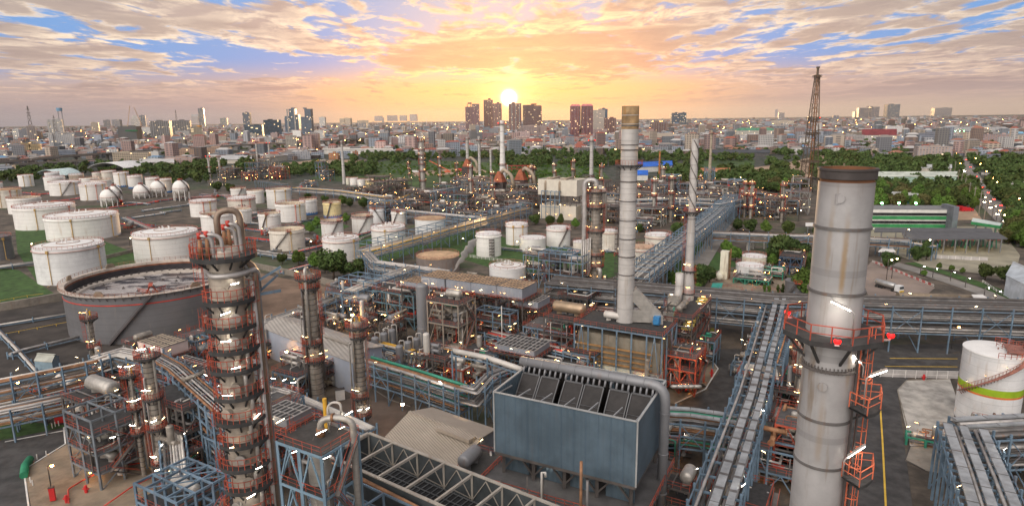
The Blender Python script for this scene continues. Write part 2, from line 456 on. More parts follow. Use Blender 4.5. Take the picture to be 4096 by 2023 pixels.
YARD = M('pale_loading_yard', (.30, .27, .20), .85, var=.2, vs=.1, grime=.3)
WSLAB = M('whitewashed_slab', (.42, .39, .35), .85, var=.3, vs=.25, grime=.7)
_zs = [0.02]
def sheet(name, pts, mat, z=None, world=False):
    if z is None: _zs[0] += .006; z = _zs[0]
    b = MB(); P = [p if world else G(p[0], p[1], z) for p in pts]
    k = b.verts([(p[0], p[1], z) for p in P]); b.face([k+i for i in range(len(P))])
    if b_area(P) < 0: b.f[0] = b.f[0][::-1]
    return solo(name, b, mat, kind='structure')
def b_area(P): return sum(a[0]*c[1]-c[0]*a[1] for a, c in zip(P, P[1:]+P[:1]))
def strip(name, pts, wid, mat, z=None, world=False):
    """a road or path of constant width along surveyed points"""
    if z is None: _zs[0] += .006; z = _zs[0]
    P = [Vector((p[0], p[1], z)) if world else G(p[0], p[1], z) for p in pts]
    b = MB(); L, R = [], []
    for i, p in enumerate(P):
        d = (P[min(i+1, len(P)-1)]-P[max(i-1, 0)]).normalized(); nrm = Vector((-d.y, d.x, 0))*(wid/2)
        L.append(p+nrm); R.append(p-nrm)
    k = b.verts(L+R); m = len(P)
    for i in range(m-1): b.face([k+m+i, k+m+i+1, k+i+1, k+i])
    return solo(name, b, mat, kind='structure')
# green and brown ground of the works
sheet('grass', [(-260, 1040), (75, 1080), (215, 1172), (-200, 1262)], GRASS)
sheet('grass', [(60, 905), (200, 880), (470, 985), (620, 1040), (480, 1120), (150, 1130), (70, 1010)], GRASS)
sheet('grass', [(1430, 930), (1560, 915), (1700, 985), (1800, 960), (1500, 1065), (1440, 1010)], GRASS)
sheet('grass', [(1690, 985), (1890, 905), (2120, 985), (2350, 985), (2620, 1060), (2400, 1120), (1960, 1070)], GRASS)
sheet('grass', [(1200, 890), (1290, 870), (1400, 905), (1290, 950)], GRASS)
sheet('grass', [(2690, 975), (2790, 960), (2960, 1060), (2700, 1120)], GRASS)
sheet('grass', [(0, 1690), (60, 1680), (270, 1700), (260, 1720), (20, 1768), (-40, 1760)], GRASS)
sheet('field', [(1300, 690), (1560, 640), (1980, 650), (2380, 650), (2440, 715), (1980, 765), (1500, 740), (1240, 715)], FIELD)
sheet('field', [(2750, 640), (3020, 640), (3010, 700), (2740, 705)], FIELD)
sheet('bare_ground', [(1120, 655), (1260, 640), (1470, 640), (1330, 675), (1130, 680)], SAND)
sheet('bare_ground', [(3000, 672), (3130, 655), (3330, 610), (3470, 618), (3430, 650), (3330, 700), (3130, 722), (3010, 700)], SAND)
sheet('bare_ground', [(1640, 690), (1900, 668), (1960, 690), (1660, 705)], SAND)
sheet('oily_yard', [(-260, 1290), (310, 1192), (420, 1330), (520, 1420), (-260, 1640)], DIRT)
sheet('brown_yard', [(1010, 1085), (1120, 1110), (1400, 1165), (1180, 1260), (1010, 1310)], BROWN)
sheet('concrete_pad', [(95, 1880), (265, 1775), (600, 1800), (640, 2100), (140, 2100)], PAVE)
sheet('concrete_pad', [(1560, 1450), (1760, 1440), (1800, 1530), (1600, 1520)], PAVE)
sheet('road', [(-200, 1800), (255, 1708), (262, 1778), (95, 1880), (120, 2100), (-400, 2100)], ASPH)
sheet('road', [(1240, 1640), (1500, 1560), (1640, 1625), (1560, 1760), (1380, 1800)], M('brown_road', (.13, .095, .075), .85, var=.2, vs=.2, grime=.3))
sheet('road', [(2600, 1395), (2990, 1395), (3000, 1480), (2960, 1660), (2640, 1640), (2720, 1620), (2830, 1560), (2880, 1480), (2860, 1440)], ASPH)
sheet('pavement', [(2660, 1440), (2850, 1445), (2872, 1475), (2822, 1556), (2700, 1615), (2620, 1600)], PAVE)
sheet('road', [(3380, 1380), (4300, 1368), (4300, 1500), (3640, 1505), (3590, 1560), (3660, 2100), (3360, 2100), (3330, 1500)], ASPH)
sheet('concrete_pad', [(3590, 1560), (3625, 1522), (3800, 1515), (3830, 1600), (3790, 1780), (3640, 1782)], WSLAB)
sheet('concrete_pad', [(3640, 1784), (3790, 1782), (3800, 1900), (3700, 1880), (3620, 1840)], CONC)
sheet('lorry_park', [(3490, 1040), (3560, 1060), (3740, 1150), (3700, 1185), (3480, 1200), (3440, 1100)], M('lorry_park_paving', (.25, .195, .165), .9, var=.2, vs=.06, grime=.3))
strip('road', [(3560, 1050), (3700, 1090), (3850, 1140), (4096, 1225), (4300, 1290)], 8, ROAD2)
strip('grass', [(3640, 1050), (3800, 1095), (3960, 1150), (4100, 1210)], 6, GRASS)
sheet('loading_yard', [(3470, 955), (3640, 950), (4030, 955), (4080, 1020), (4060, 1110), (3720, 1070), (3560, 1010)], YARD)
sheet('forecourt', [(3450, 905), (3900, 905), (4090, 915), (4040, 955), (3460, 950)], YARD)
sheet('yard', [(3740, 845), (3900, 838), (3930, 880), (3760, 880)], SAND)
sheet('yard', [(2860, 1090), (3080, 1080), (3300, 1170), (3130, 1200), (2780, 1205), (2830, 1130)], PAVE)
strip('street', [(3795, 520), (3812, 572), (3850, 640), (3905, 745), (3960, 810), (4040, 880), (4150, 990)], 17, ROAD2)
strip('street', [(3905, 745), (3870, 700), (3640, 640), (3600, 690), (3560, 705)], 7, ROAD2)
strip('street', [(2820, 850), (2900, 905), (2860, 960), (2760, 1110)], 9, ROAD2)
strip('street', [(1050, 905), (1180, 935), (1240, 925)], 6, ROAD2)
strip('lane_marking', [(3522, 1640), (3530, 1760), (3545, 2060)], .35, YELP)
strip('lane_marking', [(3560, 1432), (3830, 1434)], .35, YELP)
strip('lane_marking', [(3540, 1464), (3830, 1466)], .35, YELP)
# kerbs: real steps along the road edges
def kerb(pts, h=.14, mat=CONC):
    b = MB(); P = [G(*p) for p in pts]
    for p, q in zip(P[:-1], P[1:]): b.beam(p+Vector((0, 0, h/2)), q+Vector((0, 0, h/2)), .28, h)
    return solo('kerb', b, mat, kind='structure')
kerb([(255, 1710), (262, 1776), (95, 1880), (122, 2080)], .2, WHITEW); kerb([(2660, 1440), (2850, 1446), (2872, 1475), (2822, 1556), (2700, 1614)], .2, WHITEW); kerb([(3648, 1780), (3590, 1562), (3626, 1523), (3800, 1516)], .2); kerb([(3640, 1784), (3620, 1840), (3700, 1882)], .2, DARKRING); kerb([(20, 1768), (260, 1722)], .2, WHITEW); kerb([(1500, 1562), (1560, 1600), (1640, 1626)], .2)
# bund walls: low concrete walls standing round the tanks
def wall(label, pts, h=1.6, t=.7, mat=CONC):
    b = MB(); P = [G(*p) for p in pts]
    for p, q in zip(P[:-1], P[1:]):
        b.beam(p+Vector((0, 0, h/2)), q+Vector((0, 0, h/2)), t, h)
    return solo('bund_wall', b, mat, label, 'wall')
wall('stained concrete bund wall in front of the left grass bank', [(-120, 1262), (120, 1222), (312, 1186)], 3.0, 1.2)
wall('long pale bund wall behind the brown yard by the trees', [(1010, 1070), (1180, 1105), (1390, 1158)], 2.6, .9)
wall('low bund wall behind the tallest left white tank', [(-60, 1080), (160, 1062), (360, 1050), (545, 1006)], 1.8)
wall('thin bund wall along the middle row of tanks', [(1080, 1010), (1290, 990), (1440, 960), (1560, 920)], 1.2, .4)
# ------------------------------------------------------------------ storage tanks
def tank(label, l, r, yt, yb, roof='cone', mat=None, stair=None, rail=True, girder=True, pipes=(), wave=False, top=None, roofmat=None, rings=False, group='white storage tanks', band=None, number=None, h=None):
    c = G((l+r)/2, yb); R = (r-l)/2*MPR(c); H = h or ZAT(c, yt)
    mat = mat or (WHITE if R > 14 else random.choice((WHITE, WHITE, WHITE3, WHITE2))); t = thing('storage_tank', label, 'storage tank', c, group); OCC.append((c.x, c.y, R+2))
    a0 = atan2(-c.y, -c.x); N = 64 if R > 12 else 40
    b = MB()
    if roof == 'open': prof = [(R, 0), (R, H), (R-.25, H), (R-.25, H*.45)]
    else: prof = [(R, 0), (R, H)]
    if roof == 'open':
        b.m = 0; b.lathe(c, prof[:3], N); b.m = 1; b.lathe(c, [(R-.25, H), (R-.25, H*.5)], N)
        part('shell', b, [mat, CREAMROOF], t)
        f = MB(); f.lathe(c, [(R-.3, H*.72), (R-1.3, H*.74), (R-1.5, H*.70), (.01, H*.70)], N); part('floating_roof', f, CREAMROOF if roofmat is None else roofmat, t)
    else:
        b.lathe(c, prof, N); part('shell', b, mat, t)
        f = MB(); f.lathe(c, [(R+.12, H-.15), (R+.12, H+.1), (R*.6, H+R*.055), (.01, H+R*.085)], N); rf = part('roof', f, roofmat or WROOF, t)
        if rings:
            q = MB()
            for k in (.33, .72): q.lathe((c.x, c.y, c.z), [(R*k-.12, H+R*.09*(1-k)+.12+R*.01), (R*k, H+R*.09*(1-k)+.3+R*.01), (R*k+.12, H+R*.09*(1-k)+.1+R*.01)], N)
            part('roof_ring', q, PIPEB, rf)
            for k in range(5):
                inst('vent', VENT, rf, (c.x+R*.16*cos(k*1.25), c.y+R*.16*sin(k*1.25), H+R*.075))
    if top:
        q = MB(); q.lathe(c, [(R+.03, H-R*.16), (R+.03, H+.02)], N); part('stained_rim', q, top, t)
    if girder:
        q = MB(); q.lathe(c, [(R, H-1.5), (R+.55, H-1.4), (R+.55, H-1.25), (R, H-1.2)], N); part('wind_girder', q, PINKR if rail == 'red' else mat, t)
    if rail:
        q = MB(); n_ = max(16, int(R*1.6))
        pts = [(c.x+(R+.1)*cos(2*pi*i/n_), c.y+(R+.1)*sin(2*pi*i/n_)) for i in range(n_)]
        q.rail(pts, H, 1.15, .09 if c.length < 400 else .14, 2.6, True); part('top_rail', q, TRAIL, t)
    if stair:
        q = MB(); s0, s1 = stair; n_ = 22
        P = [(c.x+(R+.6)*cos(a0+s0+(s1-s0)*i/n_), c.y+(R+.6)*sin(a0+s0+(s1-s0)*i/n_), .3+(H-.1)*i/n_) for i in range(n_+1)]
        for p, q_ in zip(P[:-1], P[1:]):
            q.beam(p, q_, 1.0, .25); q.beam((p[0], p[1], p[2]+1), (q_[0], q_[1], q_[2]+1), .12)
        part('stair', q, STEEL, t)
        q = MB(); q.box((P[-1][0], P[-1][1], H), 2.2, 2.2, .15, a0); q.rail([(P[-1][0]+1.1*x, P[-1][1]+1.1*y) for x, y in ((-1, -1), (1, -1), (1, 1), (-1, 1))], H+.15, 1.1, .09, 2, True); part('landing', q, RED, t)
    for k, (da, mm) in enumerate(pipes):
        q = MB(); a = a0+da; x, y = c.x+(R+.25)*cos(a), c.y+(R+.25)*sin(a)
        q.tube([(x, y, H-.6), (x, y, .4), (x+3*cos(a), y+3*sin(a), .4)], .16 if c.length < 450 else .25, 6)
        q.box((x, y, H-1.6), 1.0, 1.0, 1.2, a); part('pipe', q, mm, t)
    if wave:
        q = MB(); n_ = 28
        for i in range(n_):
            a = a0-1.5+3.0*i/n_; z = 1.7+.8*((i*7) % 5)/4*abs(sin(i*1.3))
            P = [(c.x+(R+.05)*cos(x), c.y+(R+.05)*sin(x)) for x in (a, a+3.0/n_)]
            k = q.verts([(*P[0], .02), (*P[1], .02), (*P[1], z*(.5 if i % 2 else 1.2)), (*P[0], z*(1.2 if i % 2 else .5))]); q.face([k, k+1, k+2, k+3])
        part('painted_wave', q, M('blue_wave_paint', (.03, .16, .42), .6), t)
    if band:
        q = MB(); q.lathe(c, [(R+.02, H*band[0]), (R+.02, H*band[1])], N); part('colour_band', q, M('lime_band_paint', (.34, .50, .02), .5), t)
        q = MB(); q.lathe(c, [(R+.03, H*band[0]-.45), (R+.03, H*band[0]-.02)], N); part('colour_stripe', q, M('orange_stripe_paint', (.75, .2, .04), .5), t)
    if number:
        txt(number, t, c, R+.06, a0+number_da, H*.48, 2.6)
    return t, c, R, H
number_da = 0.0
_v = MB(); _v.lathe((0, 0, 0), [(.22, 0), (.22, 1.3), (.4, 1.3), (.4, 1.55), (.01, 1.6)], 8); VENT = _v.mesh('vent', WROOF)
TXT = M('black_lettering', (.05, .05, .055), .7)
def txt(s, parent, c, R, a, z, size, mat=None):
    cu = bpy.data.curves.new('lettering', 'FONT'); cu.body = s; cu.size = size; cu.extrude = .02; cu.align_x = 'CENTER'; cu.resolution_u = 2; cu.offset = size*.012
    o = bpy.data.objects.new('lettering', cu); COL.objects.link(o)
    me = bpy.data.meshes.new_from_object(o.evaluated_get(bpy.context.evaluated_depsgraph_get())); bpy.data.objects.remove(o)
    co = np.empty(len(me.vertices)*3); me.vertices.foreach_get('co', co); co = co.reshape(-1, 3)
    th = a+co[:, 0]/R; rr = R+co[:, 2]
    oc = origin(parent)
    new = np.stack([c.x+rr*np.cos(th)-oc.x, c.y+rr*np.sin(th)-oc.y, z+co[:, 1]-oc.z], 1)
    me.vertices.foreach_set('co', new.ravel()); me.materials.clear(); me.materials.append(mat or TXT); me.update()
    q = bpy.data.objects.new('lettering', me); COL.objects.link(q); q.parent = parent; return q
Y, R_ = PIPEY, PIPER
YS, RS = M('yellow_downpipe', (.48, .30, .10), .6, var=.2), M('faded_red_downpipe', (.50, .16, .10), .6, var=.2)
W1, W2 = ((-.3, YS), (.55, YS)), ((-.5, YS), (.2, RS), (.7, YS))
T = tank
T('white cone roof tank nearest the camera, left of the big grey tank', 151, 439, 977, 1112, rings=True, pipes=((-.62, YS), (.9, YS)), rail='red')
T('largest white cone roof tank with two yellow downpipes, behind the nearest white tank', 189, 490, 858, 945, rings=True, pipes=((-.3, YS), (.85, YS)))
T('wide white cone roof tank at far left, left of the largest white tank', 62, 317, 821, 905, rings=True, pipes=((-.3, YS), (.85, RS)))
T('white cone roof tank with red handrail just behind the big grey tank', 541, 806, 926, 1032, rings=True, pipes=((-.5, YS),), rail='red')
T('dull grey tank cut by the left edge of the photo', -62, 62, 945, 1035, mat=GTANK, roofmat=GTANK, pipes=((.4, YS),), group='grey tanks')
T('open topped white tank behind the wide far left tank', 34, 174, 789, 850, 'open')
T('white tank with a rusty golden roof at the left edge', -24, 98, 757, 827, roofmat=GOLD, pipes=W2)
T('small white tank half out of frame at the left edge', -26, 17, 733, 772)
T('lone small white tank at the back left near the arched shelter', 76, 140, 701, 745, pipes=W1)
T('white tank partly hidden at the back left with red top rail', 180, 268, 708, 759)
T('small white tank directly behind the back left tank pair', 184, 245, 691, 740)
T('brownish low tank in the back row of the tank farm', 279, 340, 698, 732, mat=M('brown_white_paint', (.55, .45, .36), .7, var=.15, rust=.5))
T('white cone roof tank with diagonal stair left of the spheres', 199, 333, 727, 778, stair=(-.3, .35), pipes=W1)
T('white cone roof tank touching the nearest sphere', 322, 436, 734, 797, pipes=W2, rail='red')
T('open topped white tank behind the sphere group, left one', 321, 403, 711, 752, 'open')
T('open topped white tank behind the sphere group, right one', 367, 453, 719, 766, 'open')
T('small white tank left of the tall back row pair', 373, 410, 691, 731)
T('tall white tank with red roof rail in the back row', 409, 471, 684, 729, rail='red')
T('tall white tank with a painted blue wave in the back row', 458, 523, 690, 746, wave=True, rail='red', pipes=W1)
T('white tank with a painted blue wave behind the second sphere', 514, 575, 703, 752, wave=True, rail='red')
T('white tank between two back spheres', 586, 642, 711, 766, rail='red')
T('white tank with a blue wave behind the rightmost sphere', 637, 692, 716, 769, wave=True, rail='red')
T('white tank with brown streaked rim right of the spheres', 763, 872, 800, 862, top=M('streaked_rim', (.50, .34, .30), .7, var=.6, vs=1.5), pipes=((.0, RS), (.5, YS)), rail='red')
T('small open white tank behind the streaked rim tanks', 924, 986, 753, 786, 'open', stair=(-.2, .5))
T('white open tank with two rings behind the central tank group', 991, 1059, 761, 811, 'open')
T('tall open white tank left of the dark trees', 1070, 1169, 755, 830, 'open', pipes=W1)
T('white tank with brown streaked rim and numbers beside the tall open tank', 914, 1027, 790, 849, top=MATS['streaked_rim'], pipes=((.0, RS), (.6, RS)), rail='red', number='917A')
T('small open white tank behind the pipe bends of the near tower', 930, 1010, 834, 893, 'open')
T('open white tank half hidden by the top of the near tower', 808, 939, 852, 925, 'open', stair=(.5, -.4))
T('open white tank with a red access bridge in mid tank farm', 1037, 1127, 852, 918, 'open', stair=(-.8, -.2), pipes=((-.3, YS),))
T('large open white tank at the centre of the tank farm', 1107, 1227, 812, 881, 'open', pipes=((.3, RS), (.6, YS)))
T('open white tank with a blue wave behind the large open one', 1202, 1271, 797, 856, 'open', wave=True)
T('yellow stained open tank beside the round dark tree', 1295, 1367, 808, 868, 'open', mat=YTANK, stair=(-.6, -.1), wave=True)
T('open white tank with a diagonal stair in front of the leafy trees', 1082, 1223, 915, 992, 'open', stair=(-.8, .1), pipes=((.2, YS),))
T('white tank with black run down streaks and diagonal stair', 1288, 1376, 879, 948, 'open', top=M('black_streaks', (.25, .19, .18), .8, var=.7, vs=1.2), stair=(-.3, .6), rail='red')
T('white tank with a soot blackened rim', 1410, 1496, 860, 928, 'open', top=SOOT, stair=(-.4, .5), rail='red')
T('narrow white open tank right of the sooty one', 1482, 1541, 833, 891, 'open', stair=(.7, -.4), roofmat=GOLD)
T('narrow white open tank left of the golden roofed white tank', 1567, 1626, 844, 896, 'open', stair=(-.8, -.1), roofmat=GOLD)
T('white cone roof tank with red rail left of the central pipe rack', 1295, 1441, 949, 1035, rings=True, rail='red', pipes=((.75, YS),))
T('white cone roof tank with a yellow pipe behind the pipe rack corner', 1489, 1624, 905, 989, rings=True, pipes=((-.2, YS),), rail='red')
T('white tank with a rusty golden roof behind the long pipe rack', 1662, 1784, 872, 943, roofmat=GOLD, girder=False)
T('brown tank with a rusty golden roof in front of the long pipe rack', 1667, 1839, 1020, 1078, mat=BTANK, roofmat=GOLD, girder=False, group='grey tanks')
tt = T('white tank with a scaffold tower on its side', 1906, 2005, 932, 1019)
sc_ = MB(); a_ = atan2(-tt[1].y, -tt[1].x)+.2; px_ = (tt[1].x+(tt[2]+1.2)*cos(a_), tt[1].y+(tt[2]+1.2)*sin(a_))
for i_ in range(2):
    for j_ in range(2): sc_.beam((px_[0]+i_*2.4-1.2, px_[1]+j_*1.5, 0), (px_[0]+i_*2.4-1.2, px_[1]+j_*1.5, tt[3]*.8), .14)
for k_ in range(6):
    z_ = tt[3]*.8*(k_+1)/6; sc_.box((px_[0], px_[1]+.7, z_), 2.8, 1.8, .12)
    sc_.beam((px_[0]-1.2, px_[1], z_-tt[3]*.13), (px_[0]+1.2, px_[1], z_), .1)
solo('scaffold_tower', sc_, STEEL, 'grey scaffold tower against the white tank beside the steam plume', 'scaffold')
T('white tank with red top rail behind the scaffolded tank', 2024, 2111, 893, 974, rail='red', pipes=W1)
T('low white tank with red top rail behind the valve platform', 2079, 2183, 949, 1002, rail='red', girder=False)
T('white tank with a broad diagonal stair left of the tall cladded column', 2186, 2281, 908, 981, stair=(.0, .8), rail='red')
T('small low white tank just left of the tall cladded column', 2292, 2350, 965, 1003, rail='red', girder=False)
T('white tank between the cladded column and the great chimney', 2405, 2468, 920, 1000, rail='red')
T('low white cone roof tank behind the golden roofed coolers', 1958, 2104, 1062, 1112, rings=True, rail='red', girder=False)
number_da = -.12
T('white tank lettered P-914A with a rusty roof', 2510, 2613, 985, 1076, roofmat=M('rust_stained_roof', (.62, .42, .28), .8, var=.4, vs=.4, grime=.5), rail='red', number='P-914A')
number_da = -.22
T('white tank lettered P-915A with a diagonal stair', 2578, 2680, 936, 1024, stair=(.25, .85), rail='red', number='P-915A')
T('cream tank with red rail beside the green pipework', 2965, 3062, 1022, 1078, rail='red', girder=False, mat=M('cream_tank_paint', (.72, .68, .55), .6, var=.1, rust=.4))
T('white domed tank in front of the cream tank among green pipes', 2940, 3052, 1058, 1110, rail='red', girder=False)
T('grey tank with outside stair left of the great right chimney', 3135, 3227, 1122, 1192, mat=GTANK, roofmat=GTANK, rail=False, girder=False, stair=(-.8, .1), group='grey tanks')
T('sunken round concrete pit with red rail', 2876, 2970, 1160, 1168, mat=PAVE, roofmat=PAVE, rail='red', girder=False, group='grey tanks')
T('wider round concrete pit with red rail left of the cypress row', 3004, 3118, 1170, 1178, mat=PAVE, roofmat=PAVE, rail='red', girder=False, group='grey tanks')
for k_, (l_, r_, a_, b_) in enumerate(((1385, 1400, 712, 738), (1400, 1434, 712, 741), (1430, 1462, 718, 743), (1462, 1500, 718, 748))):
    T(('thin cream silo', 'cream tank with a red rim', 'pale tank', 'yellowish lit tank')[k_]+' right of the slim grey chimney', l_, r_, a_, b_, girder=False, mat=(MATS['cream_tank_paint'], WHITE, WHITE, YTANK)[k_])
# the great white tank at right with the green band
tk, tc, tR, tH = T('great white tank with a lime green band and winding stair at right', 3810, 4072, 1398, 1675, rings=False, girder=False, rail=False, band=(.47, .56))
q = MB(); a0 = atan2(-tc.y, -tc.x)
P = [(tc.x+(tR+.7)*cos(a0-.95+2.1*i/24), tc.y+(tR+.7)*sin(a0-.95+2.1*i/24), tH*(.42+.60*i/24)) for i in range(25)]
for p, p2 in zip(P[:-1], P[1:]):
    q.beam(p, p2, 1.0, .22)
    q.beam((p[0], p[1], p[2]+1.1), (p2[0], p2[1], p2[2]+1.1), .09); q.beam(p, (p[0], p[1], p[2]+1.1), .08)
    q.beam(p, (p[0]-(p[0]-tc.x)/tR*.9, p[1]-(p[1]-tc.y)/tR*.9, p[2]-1.2), .12)
part('winding_stair', q, M('weathered_red_steel', (.30, .13, .10), .7, var=.3), tk)
q = MB(); pr = [(tc.x+(tR+.2)*cos(x), tc.y+(tR+.2)*sin(x)) for x in np.linspace(a0+.1, a0+3.2, 18)]
q.rail(pr, tH+.1, 1.15, .09, 1.5); part('top_rail', q, RED, tk)
q = MB(); cx_ = tc.x+tR*.55*cos(a0+1.5); cy_ = tc.y+tR*.55*sin(a0+1.5)
q.box((cx_, cy_, tH+.9), 6, 3.4, .2, a0+.2); q.rail([(cx_+3*x, cy_+1.7*y) for x, y in ((-1, -1), (1, -1), (1, 1), (-1, 1))], tH+1.1, 1.1, .1, 1.4, True)
for x, y in ((-2.7, -1.4), (2.7, -1.4), (2.7, 1.4), (-2.7, 1.4)): q.beam((cx_+x, cy_+y, tH), (cx_+x, cy_+y, tH+.9), .2)
part('roof_platform', q, MATS['weathered_red_steel'], tk)
for i in (3, 9, 15, 21):
    lamp(tk, (P[i][0]+.3*cos(a0), P[i][1]+.3*sin(a0), P[i][2]+2.0), 1.0)
LM += [(295, 1040, 'the nearest white tank'), (340, 900, 'the largest white tank'), (1167, 845, 'the large open white tank'), (2560, 1030, 'the white tank P-914A'), (2630, 985, 'the white tank P-915A'), (3940, 1560, 'the green banded tank'), (1753, 1050, 'the brown golden roofed tank'), (1955, 975, 'the scaffolded tank'), (1331, 838, 'the yellow stained tank'), (3180, 1160, 'the grey stair tank'), (1453, 895, 'the sooty rimmed tank')]
# the big grey floating roof tank
c = G(642, 1272); R = 348*MPR(c); H = ZAT(c, 1105); a0 = atan2(-c.y, -c.x)
t = thing('crude_oil_tank', 'huge grey open topped tank with a black inner wall and patched floating roof', 'storage tank', c, 'grey tanks')
b = MB(); b.lathe(c, [(R, 0), (R, H)], 96); part('shell', b, GTANK, t)
b = MB(); b.lathe(c, [(R, H), (R+1.1, H+.1), (R+1.1, H+.25), (R-.7, H+.3), (R-.7, H-.6)], 96); part('walkway', b, M('pale_walkway', (.55, .47, .40), .8, var=.2, rust=.4), t)
b = MB(); b.lathe(c, [(R-.72, H-.6), (R-.74, H-1.2)], 96); part('rust_band', b, M('rust_band_steel', (.24, .09, .045), .9, var=.4), t)
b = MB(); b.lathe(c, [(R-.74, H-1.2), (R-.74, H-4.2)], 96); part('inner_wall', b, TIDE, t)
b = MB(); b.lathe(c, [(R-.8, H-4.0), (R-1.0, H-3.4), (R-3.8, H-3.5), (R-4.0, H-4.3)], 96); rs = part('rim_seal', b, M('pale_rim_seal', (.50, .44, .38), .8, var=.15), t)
b = MB(); b.box((0, 0, 0), .7, .7, .6); hm = b.mesh('seal_hatch', STEEL)
for i in range(60):
    a = 2*pi*i/60; inst('seal_hatch', hm, rs, (c.x+(R-2.4)*cos(a), c.y+(R-2.4)*sin(a), H-3.5), a)
fm = bpy.data.materials.new('patched_floating_roof'); fm.use_nodes = True; n = NT(fm.node_tree); bs = fm.node_tree.nodes['Principled BSDF']
pos = n.new('ShaderNodeNewGeometry').outputs['Position']
br = n.new('ShaderNodeTexBrick'); n.put(br.inputs['Vector'], n.vm('ADD', pos, (0, 0, 0)))
br.inputs['Scale'].default_value = .42; br.inputs['Color1'].default_value = (.56, .52, .49, 1); br.inputs['Color2'].default_value = (.42, .38, .37, 1); br.inputs['Mortar'].default_value = (.14, .12, .11, 1); br.inputs['Mortar Size'].default_value = .025
f = n.noise(n.vm('MULTIPLY', pos, (.6, 1.7, 1)), .10, 7, .68, .6)
cc = n.mix(n.step(f, .49, .51), br.outputs[0], (.045, .042, .05)); cc = n.mix(n.m('MULTIPLY', n.step(n.noise(pos, .08, 5), .5, .65), .5), cc, (.15, .10, .08))
n.put(bs.inputs['Base Color'], cc); bs.inputs['Roughness'].default_value = .7
b = MB(); b.lathe(c, [(R-4, H-4.3), (R*.8, H-4.45), (R*.4, H-4.5), (.01, H-4.5)], 96); fl = part('floating_roof', b, fm, t)
b = MB(); b.lathe((0, 0, 0), [(.5, 0), (.5, .3), (.14, .3), (.14, .8), (.01, .8)], 8); hm = b.mesh('roof_leg_sleeve', STEEL)
for i in range(26):
    a = RNG.uniform(0, 6.28); r = R*.85*sqrt(RNG.uniform(.02, 1)); inst('roof_leg_sleeve', hm, fl, (c.x+r*cos(a), c.y+r*sin(a), H-4.5))
b = MB(); P = [(c.x+(R+1.0)*cos(2*pi*i/90), c.y+(R+1.0)*sin(2*pi*i/90)) for i in range(90)]
b.rail(P, H+.25, 1.1, .09, 3, True); part('top_rail', b, M('brown_rail', (.34, .16, .10), .7, var=.3), t)
b = MB(); b.lathe(c, [(R, H-3.0), (R+.12, H-2.9), (R+.12, H-2.7), (R, H-2.6)], 96); part('fire_water_ring', b, PIPER, t)
b = MB(); b.beam((0, 0, 0), (1, 0, 1.35), .14); hm = b.mesh('bracket', STEEL)
for i in range(72):
    a = 2*pi*i/72; inst('bracket', hm, t, (c.x+R*cos(a), c.y+R*sin(a), H-1.3), a)
b = MB(); n_ = 40; s0, s1 = a0+.55, a0-.30
s0, s1 = a0-.06-.5, a0-.06
P = [(c.x+(R+.7)*cos(s0+(s1-s0)*i/n_), c.y+(R+.7)*sin(s0+(s1-s0)*i/n_), H*i/n_) for i in range(n_+1)]
for p, q in zip(P[:-1], P[1:]):
    b.beam(p, q, 1.2, .5); b.beam((p[0], p[1], p[2]+1), (q[0], q[1], q[2]+1), .1)
part('stair', b, M('dark_stair_steel', (.09, .075, .075), .7, var=.2), t)
b = MB(); p = P[-1]; u = Vector((cos(s1), sin(s1), 0)); v = Vector((-u.y, u.x, 0))
for k in range(9):
    for s in (-1, 1):
        q0 = Vector((p[0], p[1], H+.3))-u*(1.0+k*.55)+v*s*(.5+k*.42); b.beam(q0, q0+Vector((0, 0, 1.2)), .12); b.beam(q0+Vector((0, 0, 1.2)), q0+Vector((0, 0, 1.2))-u*.55+v*s*.42, .12)
b.beam(Vector((p[0], p[1], H+3.0)), Vector((p[0], p[1], H+3.0))-u*5, 1.2, .2)
for s in (-1, 1): b.beam(Vector((p[0], p[1], H+3.0))-u*2, Vector((p[0], p[1], H-3.4))-u*9+v*s*3, .5, .2)
part('access_ladder', b, RED, t)
for k in range(6):
    a = a0+(-2.6, -1.9, 2.35, 1.5, .42, -.62)[k]; b = MB(); u = Vector((cos(a), sin(a), 0)); v = Vector((-u.y, u.x, 0)); o = Vector((c.x, c.y, H))+u*(R-.2)
    pts = [o+v*x+Vector((0, 0, z)) for x, z in ((-1.7, 0), (1.7, 0), (1.7, .8), (.9, 1.9), (-.9, 1.9), (-1.7, .8))]
    kk = b.verts(pts+[q+u*.4 for q in pts]); b.face([kk+i for i in range(6)]); b.face([kk+11-i for i in range(6)])
    for i in range(6): b.face([kk+i, kk+6+i, kk+6+(i+1) % 6, kk+(i+1) % 6])
    part('foam_pourer', b, PAVE, t)
LM.append((642, 1200, 'the huge grey open tank'))
